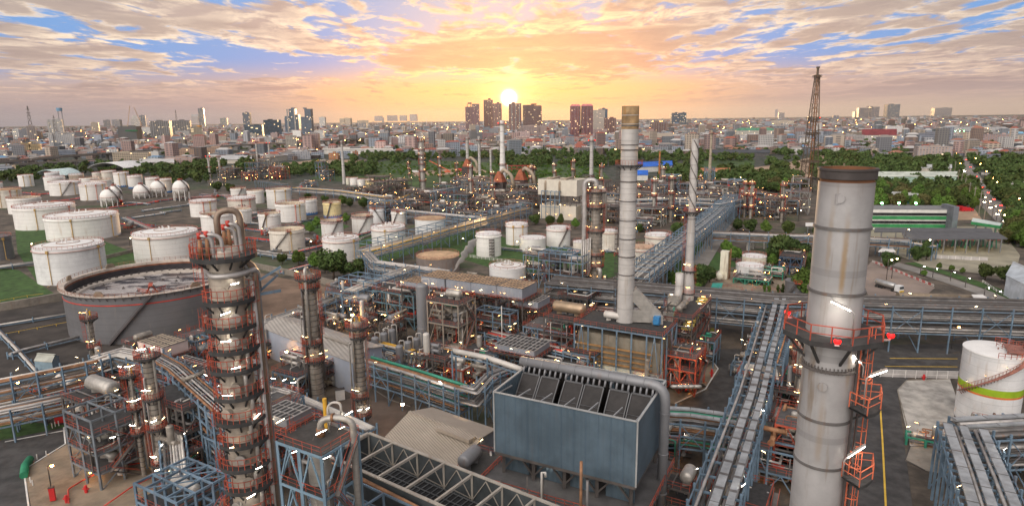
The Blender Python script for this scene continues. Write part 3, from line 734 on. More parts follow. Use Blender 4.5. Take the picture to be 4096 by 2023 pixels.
# spheres on legs
def gas_sphere(label, cx, cyy, r, yb):
    c = G(cx, yb); m = MPR(c); R = r*m; zc = ZAT(c, cyy)
    t = thing('gas_sphere', label, 'gas sphere', c, 'white gas spheres')
    b = MB(); b.lathe((c.x, c.y, zc), [(R*cos(x), R*sin(x)) for x in np.linspace(-pi/2+.001, pi/2-.001, 17)], 32); part('shell', b, WHITE, t)
    me = MB(); me.cyl((0, 0, 0), .42, zc*1.02, 8); mm = me.mesh('leg', WHITEW)
    for k in range(9):
        a = 2*pi*k/9; inst('leg', mm, t, (c.x+R*.97*cos(a), c.y+R*.97*sin(a), 0))
    b = MB()
    for k in range(9):
        a, d = 2*pi*k/9, 2*pi*(k+1)/9
        p, q = (c.x+R*.97*cos(a), c.y+R*.97*sin(a)), (c.x+R*.97*cos(d), c.y+R*.97*sin(d))
        b.beam((*p, .4), (*q, zc*.8), .14); b.beam((*q, .4), (*p, zc*.8), .14)
    part('brace', b, PAVE, t)
    b = MB(); b.lathe((c.x, c.y, zc), [(R+.02, -.12), (R+.35, -.1), (R+.35, .1), (R+.02, .12)], 32); part('equator_pipe', b, M('pinkish_pipe', (.55, .30, .25), .6), t)
    b = MB(); a0 = atan2(-c.y, -c.x)
    P = [(c.x+(R+.7)*cos(a0+1.25-1.1*x)*cos(-.7+2.1*x), c.y+(R+.7)*sin(a0+1.25-1.1*x)*cos(-.7+2.1*x), zc+(R+.7)*sin(-.7+2.1*x)) for x in np.linspace(0, 1, 16)]
    for p, q in zip(P[:-1], P[1:]): b.beam(p, q, 1.1, .5)
    part('stair', b, STEEL, t)
    b = MB(); b.cyl((c.x, c.y, zc+R-.1), 1.9, .2, 10)
    b.rail([(c.x+1.9*cos(k*.63), c.y+1.9*sin(k*.63)) for k in range(10)], zc+R+.1, 1.2, .14, 2, True); b.cyl((c.x, c.y, zc+R), .5, 1.5, 8)
    part('crown_platform', b, RED, t)
gas_sphere('white gas sphere nearest the camera, on white legs', 441, 787, 37.3, 824)
gas_sphere('white gas sphere half hidden behind the nearest sphere', 463, 768, 30, 806)
gas_sphere('white gas sphere without visible stair, standing among tanks', 569, 767, 35, 792)
gas_sphere('white gas sphere with a curved side stair, second from the right', 637, 751, 33, 786)
gas_sphere('rightmost white gas sphere with a curved stair and braced legs', 729, 751, 34, 800)
# ------------------------------------------------------------------ plant builders
DULLR = M('dull_brown_rail', (.26, .11, .075), .6, var=.25)
PALES = M('pale_grey_steel', (.30, .29, .27), .55, .15, var=.25, vs=.4)
A0 = RAD(-30)                      # the works' own grid, turned against the view
AX, AY = Vector((cos(A0), sin(A0), 0)), Vector((-sin(A0), cos(A0), 0))
def V3(p, z): return Vector((p[0], p[1], z))
def platform(parent, c, z, r0, r1, a0=0.0, a1=2*pi, rmat=None, rail_t=.05, deckmat=None, step=1.5, n_=None):
    rmat = rmat or RED; full = abs(a1-a0-2*pi) < 1e-6; n_ = n_ or max(6, int(28*(a1-a0)/(2*pi)))
    b = MB(); b.lathe((c[0], c[1], z), [(r0, 0), (r0, .16), (r1, .16), (r1, 0), (r0, 0)], n_, a0, a1, False, True)
    b.lathe((c[0], c[1], z), [(r1, -.18), (r1+.06, -.18), (r1+.06, .22), (r1, .22)], n_, a0, a1, False)
    for i in range(0, n_+1, 3):
        a = a0+(a1-a0)*i/n_; b.beam((c[0]+r0*.98*cos(a), c[1]+r0*.98*sin(a), z-1.1), (c[0]+r1*cos(a), c[1]+r1*sin(a), z), .14)
    d = part('platform', b, deckmat or GRATE, parent)
    b = MB(); P = [(c[0]+r1*cos(a0+(a1-a0)*i/n_), c[1]+r1*sin(a0+(a1-a0)*i/n_)) for i in range(n_+(0 if full else 1))]
    if not full: P = [(c[0]+r0*cos(a0), c[1]+r0*sin(a0))]+P+[(c[0]+r0*cos(a1), c[1]+r0*sin(a1))]
    b.rail(P, z+.16, 1.15, rail_t, step, full); part('handrail', b, rmat, d); return d
def camang(c): return atan2(-c[1], -c[0])
def column(label, c, r, z1, plats, mat=None, z0=0.0, pipes=3, ladders=True, lamps=None, cat='column', name='process_column', group='tall process columns', skirt=True, cone=None, top=True, arc=None, rt=.05, man=True, prof=None):
    """a process tower: insulated shell, ring platforms, ladders, side pipes, manways and lamps"""
    mat = mat or CLAD; OCC.append((c[0], c[1], r+1)); t = thing(name, label, cat, (c[0], c[1], z0), group); ca = camang(c)
    b = MB(); n_ = 28
    if prof: b.lathe((c[0], c[1], 0), prof, n_)
    else:
        b.lathe((c[0], c[1], 0), [(r, z0), (r, z1-r*.4)], n_); b.dome((c[0], c[1], z1-r*.4), r, r*.7, n_)
    part('shell', b, mat, t)
    H = z1-z0
    k = 0
    z = z0+2
    b = MB()
    while z < z1-1: b.lathe((c[0], c[1], z), [(r, 0), (r+.07, .02), (r+.07, .14), (r, .16)], n_); z += max(1.1, H/26)
    part('band', b, STEEL if mat is CLAD else mat, t)
    for i, z in enumerate(plats):
        if arc is None or i == 0: a, e = 0, 2*pi
        else: a = ca-arc*.5+(.9 if i % 2 else -.9); e = a+arc
        rr = r+(1.3 if i == 0 else .85)
        platform(t, c, z, r+.02, rr, a, e, None, rt)
        if i+1 < len(plats) and ladders:
            b = MB(); la = ca+(1.35 if i % 2 else -1.35); q = (c[0]+(r+.45)*cos(la), c[1]+(r+.45)*sin(la)); b.ladder(q, plats[i+1], z+1.2, la, True, rt); part('ladder', b, RED, t)
        nl = lamps if lamps is not None else 2
        for j in range(nl):
            a = ca+random.uniform(-1.3, 1.3); lamp(t, (c[0]+(rr-.1)*cos(a), c[1]+(rr-.1)*sin(a), z+2.3), a+pi/2)
        if man and i:
            a = ca+random.uniform(-.8, .8); b = MB(); u = Vector((cos(a), sin(a), 0)); p = V3(c, z+1.1)+u*r
            b.tube([p-u*.2, p+u*.45], .38, 12); b.tube([p+u*.45, p+u*.58], .5, 12); part('manway', b, CLADB if random.random() < .4 else mat, t)
    for i in range(pipes):
        a = ca+(1.0+.34*i if i % 2 else -1.0-.3*i)+random.uniform(-.15, .15); ro = r+.35+.18*(i % 3); pr = random.choice((.12, .18, .25))
        zt = z1-random.uniform(.05, .4)*H; zb = z0+random.uniform(.0, .25)*H
        p = lambda rr, z: (c[0]+rr*cos(a), c[1]+rr*sin(a), z)
        b = MB(); b.tube([p(r*.8, zt), p(ro, zt), p(ro, zb)], pr, 8, .5); part('pipe', b, random.choice((PIPE, CLADB, PIPED)), t)
    if top:
        b = MB(); a = ca+random.uniform(-1, 1); u = Vector((cos(a), sin(a), 0)); p = V3(c, z1)
        b.tube([p-Vector((0, 0, .4)), p+Vector((0, 0, 1.6)), p+u*(r+.6)+Vector((0, 0, 1.6)), V3(p+u*(r+.6), max(z0, z1-H*.5))], max(.16, r*.22), 10, .8)
        part('overhead_pipe', b, CLADB, t)
        b = MB(); b.cyl(p+Vector((.5*r, .2*r, -.2)), .2, 1.5, 8); b.cyl(p+Vector((-.4*r, .3*r, -.2)), .16, 2.0, 8); part('relief_valve', b, random.choice((PIPER, PIPEY, PIPEB)), t)
    return t
def pipe_rack(label, pts, z, wid, npipes=6, levels=2, dz=3.0, mats=None, step=6.0, frame=None, world=False, z0=0.0, rmax=.3, lamps=0, brace=True, upper=0, loop=0, lid=None, group='pipe racks'):
    """steel trestles with pipes running along a surveyed line"""
    P = [V3(p, z) if world else V3(G(p[0], p[1], z), z) for p in pts]
    frame = frame or BLUE; t = thing('pipe_rack', label, 'pipe rack', V3(P[0], z0), group)
    tot = [0]
    for a, b_ in zip(P[:-1], P[1:]): tot.append(tot[-1]+(b_-a).length)
    def at(s, off=0.0, zz=0.0):
        for i in range(len(P)-1):
            if s <= tot[i+1]+1e-6 or i == len(P)-2:
                d = (P[i+1]-P[i]).normalized(); nn = Vector((-d.y, d.x, 0)); return P[i]+d*(s-tot[i])+nn*off+Vector((0, 0, zz))
    def path(off, zz):
        Q = []
        for i, p in enumerate(P):
            d0 = (P[i]-P[i-1]).normalized() if i else (P[1]-P[0]).normalized()
            d1 = (P[i+1]-P[i]).normalized() if i+1 < len(P) else d0
            n0, n1 = Vector((-d0.y, d0.x, 0)), Vector((-d1.y, d1.x, 0)); m = (n0+n1)
            m = m/max(.35, m.length_squared)*2; Q.append(p+m*off+Vector((0, 0, zz)))
        return Q
    k = max(1, round(tot[-1]/step)); hw = wid/2
    b = MB()
    for i in range(k+1):
        s = tot[-1]*i/k; L, R = at(s, hw), at(s, -hw)
        topz = .9 if not upper else upper
        for q in (L, R): b.beam(V3(q, z0), V3(q, q.z+topz), .34)
        for l in range(levels): b.beam(V3(L, L.z-.25-l*dz), V3(R, R.z-.25-l*dz), .26, .34)
        if upper: b.beam(V3(L, L.z+upper), V3(R, R.z+upper), .26, .3)
        if brace and i % 2 == 0:
            zz = P[0].z-levels*dz+.8
            if zz > z0+2: b.beam(V3(L, z0+.3), V3((L+R)/2, zz), .2); b.beam(V3(R, z0+.3), V3((L+R)/2, zz), .2)
    for i in range(k):
        s, e = tot[-1]*i/k, tot[-1]*(i+1)/k
        for off in (hw, -hw):
            for l in range(levels+(1 if upper else 0)):
                zz = -.25-l*dz if l < levels else upper
                b.beam(at(s, off, zz), at(e, off, zz), .22, .3)
            if brace and i % 3 == 1: b.beam(at(s, off, -.25), at(e, off, -.25-(levels-1)*dz), .16); b.beam(at(e, off, -.25), at(s, off, -.25-(levels-1)*dz), .16)
    part('trestle', b, frame, t)
    mats = mats or [PIPE, PIPED, PIPEW, PIPE, PIPED, PIPEB]
    for l in range(levels):
        for j in range(npipes):
            off = -hw+.5+(wid-1.0)*(j+.5)/npipes; r = random.uniform(.10, rmax)
            zz = -l*dz+r-.05; Q = path(off, zz); b = MB(); mm = mats[(j*3+l*5+random.randint(0, 2)) % len(mats)]
            if loop and l == 0 and random.random() < .4:     # expansion loop standing up over the rack
                s = random.uniform(.2, .8)*tot[-1]; i = max(x for x in range(len(P)-1) if tot[x] <= s); d = (P[i+1]-P[i]).normalized(); p = Q[i]+d*(s-tot[i])
                nn = Vector((-d.y, d.x, 0)); up = Vector((0, 0, loop))
                Q = Q[:i+1]+[p, p+up, p+up+d*2.2, p+d*2.2]+Q[i+1:]
            b.tube(Q, r, 7, .7); part('pipe', b, mm, t)
    if lid:
        b = MB()
        for off, ww in lid:
            Q = path(off, .75)
            for p, q in zip(Q[:-1], Q[1:]): b.beam(p, q, ww, .35)
            b.m = 1
            for p, q in zip(Q[:-1], Q[1:]):
                L = (q-p).length; m = max(1, int(L/4.2))
                for i in range(m): b.beam(p+(q-p)*(i/m)+Vector((0, 0, .16)), p+(q-p)*(i/m+.016)+Vector((0, 0, .16)), ww*1.02, .06)
            part('cable_tray', b, [M('pale_cable_tray', (.34, .35, .36), .6, .2, var=.25, vs=.4, rust=.3), PIPED], t); b = MB()
    for i in range(lamps):
        lamp(t, at(tot[-1]*(i+.5)/lamps, random.choice((hw, -hw)), 1.5))
    return t
def drum(b, p, u, L, r, n_=16):
    p = Vector(p); u = Vector(u).normalized()
    b.tube([p-u*(L/2+r*.45), p-u*(L/2+r*.38), p-u*(L/2+r*.2), p-u*(L/2), p+u*(L/2), p+u*(L/2+r*.2), p+u*(L/2+r*.38), p+u*(L/2+r*.45)], [r*.15, r*.6, r*.88, r, r, r*.88, r*.6, r*.15], n_)
def unit(label, c, Lu, Lv, levels, equip=3, npipe=8, lamps=6, frame=None, deck=.75, roofgrid=False, a=A0, vess=None, bay=5.5, rail_t=.06, group='steel process structures', name='process_structure', mats=None, drums=None, z0=0.0, stairs=True, lampsc=1.0, bracep=.55, redframe=False):
    """an open steel structure with decks, rails, vessels, pipework, a stair and lamps"""
    frame = frame or BLUE; t = thing(name, label, 'process structure', V3(c, z0), group); OCC.append((c[0], c[1], (Lu+Lv)*.27))
    u, v = Vector((cos(a), sin(a), 0)), Vector((-sin(a), cos(a), 0)); c = V3(c, 0)
    X = lambda x, y, z: c+u*x+v*y+Vector((0, 0, z))
    nu, nv = max(1, round(Lu/bay)), max(1, round(Lv/bay)); zt = levels[-1]
    xs = [-Lu/2+Lu*i/nu for i in range(nu+1)]; ys = [-Lv/2+Lv*i/nv for i in range(nv+1)]
    top = zt+(3.2 if roofgrid else 0)
    b = MB()
    for x in xs:
        for y in ys: b.beam(X(x, y, z0), X(x, y, top), .36)
    for z in list(levels)+([top] if roofgrid else []):
        for x in xs: b.beam(X(x, ys[0], z-.2), X(x, ys[-1], z-.2), .24, .36)
        for y in ys: b.beam(X(xs[0], y, z-.2), X(xs[-1], y, z-.2), .24, .36)
    if roofgrid:
        for i in range(nu):
            for j in range(nv):
                if random.random() < .6: b.beam(X(xs[i], ys[j], top-.2), X(xs[i+1], ys[j+1], top-.2), .16)
    zz = [z0]+list(levels)
    for z, z2 in zip(zz[:-1], zz[1:]):
        for i in range(nu):
            for y in (ys[0], ys[-1]):
                if random.random() < bracep:
                    b.beam(X(xs[i], y, z), X((xs[i]+xs[i+1])/2, y, z2-.3), .2); b.beam(X(xs[i+1], y, z), X((xs[i]+xs[i+1])/2, y, z2-.3), .2)
        for j in range(nv):
            for x in (xs[0], xs[-1]):
                if random.random() < bracep: b.beam(X(x, ys[j], z), X(x, ys[j+1], z2-.3), .2)
    part('frame', b, frame, t)
    for z in levels:
        i0, i1 = (0, nu) if random.random() < deck else ((0, max(1, nu-1)) if random.random() < .5 else (min(1, nu-1), nu))
        b = MB(); b.hexa([X(xs[i0], ys[0], z-.02), X(xs[i1], ys[0], z-.02), X(xs[i1], ys[-1], z-.02), X(xs[i0], ys[-1], z-.02)]+[X(xs[i0], ys[0], z+.08), X(xs[i1], ys[0], z+.08), X(xs[i1], ys[-1], z+.08), X(xs[i0], ys[-1], z+.08)])
        d = part('deck', b, random.choice((GRATE, DECK, GRATE)), t)
        b = MB(); b.rail([X(xs[i0]-.1, ys[0]-.1, 0), X(xs[i1]+.1, ys[0]-.1, 0), X(xs[i1]+.1, ys[-1]+.1, 0), X(xs[i0]-.1, ys[-1]+.1, 0)], z+.08, 1.15, rail_t, 1.6, True); part('handrail', b, RED if c.length < 260 else DULLR, d)
    pool = mats or [CLADB, CLAD, GREY, PIPEW, CLAD]
    for i in range(equip):
        z = random.choice([z0]+list(levels)); kind = random.choice(('drum', 'drum', 'vertical', 'exchanger', 'pump')); x, y = random.uniform(-.36, .36)*Lu, random.uniform(-.36, .36)*Lv
        b = MB(); mm = random.choice(pool)
        if kind == 'drum':
            r = random.uniform(.7, 1.3); L = min(random.uniform(3.5, 7.5), max(Lu, Lv)*.7); d = u if Lu > Lv else v
            p = X(x*.5 if Lu > Lv else x, y if Lu > Lv else y*.5, z+r+.7); drum(b, p, d, L, r)
            for s in (-.3, .3): b.beam(p+d*L*s-Vector((0, 0, r+.65)), p+d*L*s, r*1.2, .35)
            part('drum', b, mm, t)
        elif kind == 'vertical':
            r = random.uniform(.5, 1.0); h = random.uniform(2.5, 5.5); p = X(x, y, z+.5)
            b.cyl(p, r, h, 14); b.dome(p+Vector((0, 0, h)), r, r*.6, 14); b.cyl(p-Vector((0, 0, .5)), r*.8, .5, 10); part('vessel', b, mm, t)
        elif kind == 'exchanger':
            for k in (0, 1.5):
                p = X(x, y, z+1+k); d = u if random.random() < .5 else v; b.tube([p-d*2.6, p+d*2.2], .5, 12); b.tube([p+d*2.2, p+d*2.4], .68, 12); b.tube([p-d*2.7, p-d*2.5], .66, 12)
            b.beam(X(x, y, z), X(x, y, z+2.4), .5, 1.0); part('exchanger', b, mm, t)
        else:
            p = X(x, y, z); b.box(p, 1.8, .8, .4, a); b.tube([p+u*-.7+Vector((0, 0, .9)), p+u*.3+Vector((0, 0, .9))], .42, 10); b.tube([p+u*.3+Vector((0, 0, .9)), p+u*.9+Vector((0, 0, .9))], .25, 8); part('pump', b, random.choice((PIPEG, PIPEB, GREY, PIPER)), t)
    for d_ in (drums or []):
        x, y, z, L, r, along, mm = d_; b = MB(); d = u if along == 'u' else v; p = X(x, y, z+r+.7); drum(b, p, d, L, r, 24)
        for s in (-.32, .32): b.beam(p+d*L*s-Vector((0, 0, r+.65)), p+d*L*s, r*1.3, .45)
        part('drum', b, mm, t)
    for i in range(npipe):
        q = [random.uniform(-.5, .5)*Lu, random.uniform(-.5, .5)*Lv, random.uniform(z0+1, zt+1.2)]; pts = [X(*q)]; ax = random.randint(0, 2)
        for s in range(random.randint(2, 5)):
            ax = (ax+random.choice((1, 2))) % 3; rng = ((-.55*Lu, .55*Lu), (-.55*Lv, .55*Lv), (z0+.6, zt+1.8))[ax]
            q[ax] = random.uniform(*rng); pts.append(X(*q))
        b = MB(); b.tube(pts, random.choice((.10, .14, .14, .2, .28)), 7, .5); part('pipe', b, random.choice((PIPE, PIPE, CLADB, PIPED, PIPEW, PIPEW, PIPEB, PIPEG if random.random() < .3 else PIPE, PIPER if random.random() < .3 else PIPED)), t)
    if stairs:
        b = MB(); r_ = MB(); x = xs[-1]+.9
        for k, (z, z2) in enumerate(zip(zz[:-1], zz[1:])):
            y0, y1 = (-Lv*.3, Lv*.3) if k % 2 else (Lv*.3, -Lv*.3)
            b.beam(X(x, y0, z), X(x, y1, z2), .8, .15); r_.beam(X(x+.45, y0, z+1), X(x+.45, y1, z2+1), .07); r_.beam(X(x-.45, y0, z+1), X(x-.45, y1, z2+1), .07)
        part('stair', b, STEEL, t); part('stair_rail', r_, RED, t)
        b = MB(); b.ladder(X(xs[0]-.4, 0, 0), z0, zt+1, a+pi, True, rail_t); part('ladder', b, RED, t)
    if lamps > 2:
        for i in range(2 if lamps < 12 else 4): lamp(t, X(random.uniform(-.4, .4)*Lu, random.uniform(-.5, -.2)*Lv, z0+random.uniform(2, max(3, levels[0]-1))), 0, .6, BULBO, 'sodium_lamp')
    for i in range(lamps):
        z = random.choice(levels); s = random.random()
        if s < .5: x, y = random.uniform(-.5, .5)*Lu, random.choice((-.5, .5))*Lv
        else: x, y = random.choice((-.5, .5))*Lu, random.uniform(-.5, .5)*Lv
        lamp(t, X(x, y, z+random.choice((2.3, 2.3, -.5))), None, lampsc)
    return t
def cooler(label, c, Lu, Lv, zt, h=2.4, legs=True, a=A0, slat=GRATE, side=GREYCLAD, grid=6, rail=True, group='air cooler banks', nlamp=2, frame=None, z0=0.0):
    """an air cooler bank: tube bundle box with a wire top standing on a steel frame"""
    OCC.append((c[0], c[1], (Lu+Lv)*.25)); t = thing('air_cooler', label, 'air cooler', V3(c, z0), group); u, v = Vector((cos(a), sin(a), 0)), Vector((-sin(a), cos(a), 0)); c = V3(c, 0)
    X = lambda x, y, z: c+u*x+v*y+Vector((0, 0, z))
    def bx(b, x0, x1, y0, y1, z0_, z1_): b.hexa([X(x0, y0, z0_), X(x1, y0, z0_), X(x1, y1, z0_), X(x0, y1, z0_), X(x0, y0, z1_), X(x1, y0, z1_), X(x1, y1, z1_), X(x0, y1, z1_)])
    b = MB(); bx(b, -Lu/2, Lu/2, -Lv/2, Lv/2, zt-h, zt); part('plenum', b, side, t)
    b = MB(); bx(b, -Lu/2+.15, Lu/2-.15, -Lv/2+.15, Lv/2-.15, zt+.01, zt+.06); tp = part('mesh_top', b, slat, t)
    b = MB()
    for i in range(grid*2+1): x = -Lu/2+Lu*i/grid/2; b.beam(X(x, -Lv/2, zt+.12), X(x, Lv/2, zt+.12), .16 if i % 2 else .3, .12)
    k = max(2, int(Lv/2))
    for j in range(k+1): y = -Lv/2+Lv*j/k; b.beam(X(-Lu/2, y, zt+.12), X(Lu/2, y, zt+.12), .12, .1)
    part('top_grid', b, STEEL if slat is not GRATE else PIPE, tp)
    b = MB()
    for x in np.linspace(-Lu/2, Lu/2, max(2, round(Lu/5)+1)):
        for y in (-Lv/2, Lv/2): b.beam(X(x, y, z0), X(x, y, zt-h), .34)
        b.beam(X(x, -Lv/2, zt-h-.2), X(x, Lv/2, zt-h-.2), .3); b.beam(X(x, -Lv/2, zt-h-3.4), X(x, Lv/2, zt-h-3.4), .3)
        b.beam(X(x, -Lv/2, z0+.5), X(x, 0, zt-h-3.4), .2); b.beam(X(x, Lv/2, z0+.5), X(x, 0, zt-h-3.4), .2)
    part('frame', b, frame or STEEL, t)
    b = MB(); w_ = 1.2; zz = zt-h-.6
    bx(b, -Lu/2-w_, Lu/2+w_, -Lv/2-w_, -Lv/2+.3, zz, zz+.12); bx(b, -Lu/2-w_, Lu/2+w_, Lv/2-.3, Lv/2+w_, zz, zz+.12); bx(b, Lu/2-.3, Lu/2+w_, -Lv/2+.3, Lv/2-.3, zz, zz+.12); bx(b, -Lu/2-w_, -Lu/2+.3, -Lv/2+.3, Lv/2-.3, zz, zz+.12)
    d = part('walkway', b, GRATE, t)
    if rail:
        b = MB(); b.rail([X(-Lu/2-w_, -Lv/2-w_, 0), X(Lu/2+w_, -Lv/2-w_, 0), X(Lu/2+w_, Lv/2+w_, 0), X(-Lu/2-w_, Lv/2+w_, 0)], zz+.12, 1.15, .07, 1.6, True); part('handrail', b, RED, d)
    fm = MB(); fm.cyl((0, 0, 0), min(2.0, Lv*.3), .8, 18); fme = fm.mesh('fan_ring', DARKRING)
    for x in np.linspace(-Lu/2+2.5, Lu/2-2.5, max(1, int(Lu/5))): inst('fan_ring', fme, t, X(x, 0, zt-h-.85))
    for i in range(nlamp): lamp(t, X(random.uniform(-.45, .45)*Lu, -Lv/2-1.0, zz+2.2))
    return t
def shed(label, P, zr, ze, mat_roof=SHEDROOF, mat_wall=GREYCLAD, name='shed', group=None, z0=0.0, ridge_vent=None):
    """pitched roof hall from four eave corners (front-left, front-right, back-right, back-left)"""
    c = sum((Vector((p[0], p[1], 0)) for p in P), Vector((0, 0, 0)))/4; t = thing(name, label, 'shed', V3(c, z0), group); OCC.append((c.x, c.y, (Vector((P[0][0], P[0][1], 0))-c).length*.8))
    P = [V3(p, 0) for p in P]; m0, m1 = (P[0]+P[3])/2, (P[1]+P[2])/2
    E = lambda p: V3(p, ze)
    b = MB(); ins = [p+(c-p)*.03 for p in P]; b.prism([(p.x, p.y) for p in ins], z0, ze-.05)
    i0, i1 = m0+(c-m0)*.03, m1+(c-m1)*.03
    k = b.verts([V3(ins[0], ze-.05), V3(ins[3], ze-.05), V3(i0, zr-.12), V3(ins[1], ze-.05), V3(ins[2], ze-.05), V3(i1, zr-.12)]); b.face([k, k+2, k+1]); b.face([k+3, k+4, k+5]); part('wall', b, mat_wall, t)
    b = MB()
    for a, d, s, e in ((P[0], P[1], m0, m1), (P[2], P[3], m1, m0)):
        q = [E(a), E(d), V3(e, zr), V3(s, zr)]; k = b.verts(q+[x+Vector((0, 0, .18)) for x in q])
        for f in ((3, 2, 1, 0), (4, 5, 6, 7), (0, 1, 5, 4), (1, 2, 6, 5), (2, 3, 7, 6), (3, 0, 4, 7)): b.face([k+i for i in f])
    r = part('roof', b, mat_roof, t)
    b = MB(); b.beam(V3(m0, zr+.22), V3(m1, zr+.22), .7, .16); part('ridge_cap', b, mat_roof, r)
    if ridge_vent:
        s, e, off, w_ = ridge_vent; p, q = m0+(m1-m0)*s, m0+(m1-m0)*e; n_ = (P[1]+P[0])/2-(m0+m1)/2; n_.normalize()
        b = MB(); zz = zr-(zr-ze)*off/((P[0]-m0).length)
        b.beam(V3(p+n_*off, zz+.7), V3(q+n_*off, zz+.7), w_, .7); part('roof_vent', b, mat_roof, r)
    return t
def street_lamp(label, p, h, me=None, group='lamp posts', arm=1.2, sc=1.0):
    t = thing('lamp_post', label, 'lamp post', p, group)
    b = MB(); b.tube([p, p+Vector((0, 0, h)), p+Vector((arm, -arm*.3, h+.3))], .11*sc, 6, .5); part('post', b, STEEL, t)
    o = inst('lamp_head', me or BULBY, t, p+Vector((arm, -arm*.3, h+.05)), 0, sc); return t
# ------------------------------------------------------------------ landmarks used in wording
LM += [(960, 1400, 'the tall banded near tower'), (3380, 900, 'the great right chimney'), (2494, 800, 'the great central chimney'), (2750, 800, 'the spiral stack'),
       (2300, 1750, 'the blue corrugated cooler'), (1698, 1250, 'the tall grey vessel'), (1680, 1720, 'the ribbed roof shed'), (1250, 1360, 'the long grey shed'),
       (1920, 1110, 'the golden topped coolers'), (2379, 900, 'the cladded column'), (1693, 660, 'the red platformed far column'), (2012, 640, 'the tall white stack'), (1377, 650, 'the slim grey chimney'), (2250, 740, 'the white box plant'), (3237, 500, 'the lattice mast')]
# ------------------------------------------------------------------ the tall banded tower, left foreground
c = D(892, 986, 65); c = Vector((c.x, c.y, 0)); R = 1.58; ca = camang(c); rt_ = ca+pi/2
zs = [57.6, 53.4, 50.8, 48.6, 46.6, 43.9, 41.3, 38.9, 36.4, 34.0, 31.3, 27, 22, 16, 9]
t = column('tall banded cladded tower with many red railed ring platforms, left foreground', c, R, 58.3, zs, mat=M('near_cladding', (.47, .41, .34), .42, .35, var=.25, vs=.5, rust=.6, rustcol=(.20, .13, .07), seam=1.1), pipes=0, lamps=0, arc=4.0, top=False)
def cyl_at(a, r, z): return Vector((c.x+r*cos(a), c.y+r*sin(a), z))
b = MB(); L = cyl_at(rt_+pi, .3, 58.4); q = cyl_at(rt_, 1.7, 61.9)
b.tube([L, Vector((L.x, L.y, 61.9)), q, Vector((q.x, q.y, 57)), cyl_at(rt_, 2.6, 56.2), cyl_at(rt_, 2.5, 50), cyl_at(rt_, 2.5, 8)], .30, 14, 1.1); part('overhead_pipe', b, M('brown_cladding', (.27, .20, .15), .5, .4, var=.3, rust=.6), t)
for k, (x0, x1, z0_, dz_) in enumerate(((-1.9, -.9, 59.9, 0), (-1.3, -.1, 60.0, .1), (.2, 1.1, 60.4, .2), (.6, 1.5, 60.7, .3))):
    b = MB(); off = Vector((cos(ca), sin(ca), 0))*(1.2 if k < 2 else .3); s = Vector((cos(rt_), sin(rt_), 0)); o = V3(c, 0)+off
    b.tube([o+s*x0+Vector((0, 0, z0_)), o+s*x1+Vector((0, 0, z0_-.3)), o+s*(x1+.1)+Vector((0, 0, 56.6)), o*1+s*(x1+.8)-off*.3+Vector((0, 0, 55.4))], .19, 10, .8); part('vapour_pipe', b, PIPE, t)
    b = MB(); b.tube([o+s*x0+Vector((0, 0, z0_+.25)), o+s*x0+Vector((0, 0, z0_-.3))], .2, 8); part('red_flange', b, PIPER, t)
    b = MB(); b.tube([o+s*x0+Vector((0, 0, z0_-.4)), o+s*x0+Vector((0, 0, 57.8))], [.15, .26], 8); part('relief_valve', b, PIPEB, t)
b = MB(); b.tube([cyl_at(rt_+pi-.5, R+.5, 56.1), cyl_at(ca-.5, R+.75, 56.1), cyl_at(ca, R+.8, 56.1), cyl_at(ca+.6, R+.75, 56.1), cyl_at(rt_, R+1.2, 56.1), cyl_at(rt_+.2, R+1.3, 54)], .27, 10, .8); part('ring_header', b, PIPE, t)
for k in range(9):
    z = 47.5-k*2.45; a = ca+(.35 if k % 2 else .55); b = MB(); b.tube([cyl_at(a, R*.9, z+1.2), cyl_at(a, R+.55, z+1.1), cyl_at(a, R+.55, z-1.3)], .2, 8, .4); part('nozzle_pipe', b, CLADB, t)
for k, off in enumerate((.5, 1.0)): 
    b = MB(); b.tube([cyl_at(rt_+.25*k-.25, R+off+.2, 55), cyl_at(rt_+.25*k-.25, R+off+.2, 6)], .24-.08*k, 8); part('downcomer', b, PIPED if k else PIPE, t)
for k in range(9):
    z = 55.4-k*2.7; a = ca+random.uniform(-.6, .6); lamp(t, cyl_at(a, R+.9, z), a+pi/2+random.uniform(-.6, .6), .85)
b = MB(); b.beam(cyl_at(rt_, R, 54.2), cyl_at(rt_, R+3.4, 56), .2); b.beam(cyl_at(rt_+.3, R, 52.6), cyl_at(rt_+.2, R+3.2, 55), .2); b.beam(cyl_at(rt_, R, 53.4), cyl_at(rt_, R+3.2, 53.6), .25); part('pipe_bracket', b, BLUE, t)
# ------------------------------------------------------------------ the great right chimney
c = D(3392, 672, 52); c = Vector((c.x, c.y, 0)); R = 1.86; ca = camang(c); rt_ = ca+pi/2
t = thing('chimney', 'great grey steel chimney with a dark scorched rim and red beacon platform, right foreground', 'chimney', c, 'chimneys')
b = MB(); b.lathe(c, [(R*1.06, 0), (R*1.02, 40), (R, 53), (R, 65.3)], 48); part('shell', b, STACKG, t)
b = MB(); b.lathe(c, [(R+.03, 65.5), (R+.08, 65.52), (R+.07, 66.05), (R+.13, 66.1), (R+.13, 66.25), (R-.08, 66.25)], 48); part('scorched_rim', b, DARKRING, t)
b = MB(); b.lathe(c, [(R-.08, 66.25), (R-.1, 58), (.01, 57.9)], 48, flip=False); part('flue', b, RUSTIN, t)
for z, w_ in ((62.0, .10), (57.2, .13), (51.3, .14), (47.2, .1), (43.4, .1)):
    b = MB(); b.lathe((c.x, c.y, z), [(R, -.12), (R+w_, -.1), (R+w_, .1), (R, .12)], 48); part('stiffener_ring', b, PIPED if z != 51.3 else STEEL, t)
b = MB(); b.lathe((c.x, c.y, 51.1), [(R+.1, .1), (R+.24, .12), (R+.24, .2), (R+.1, .3)], 44)
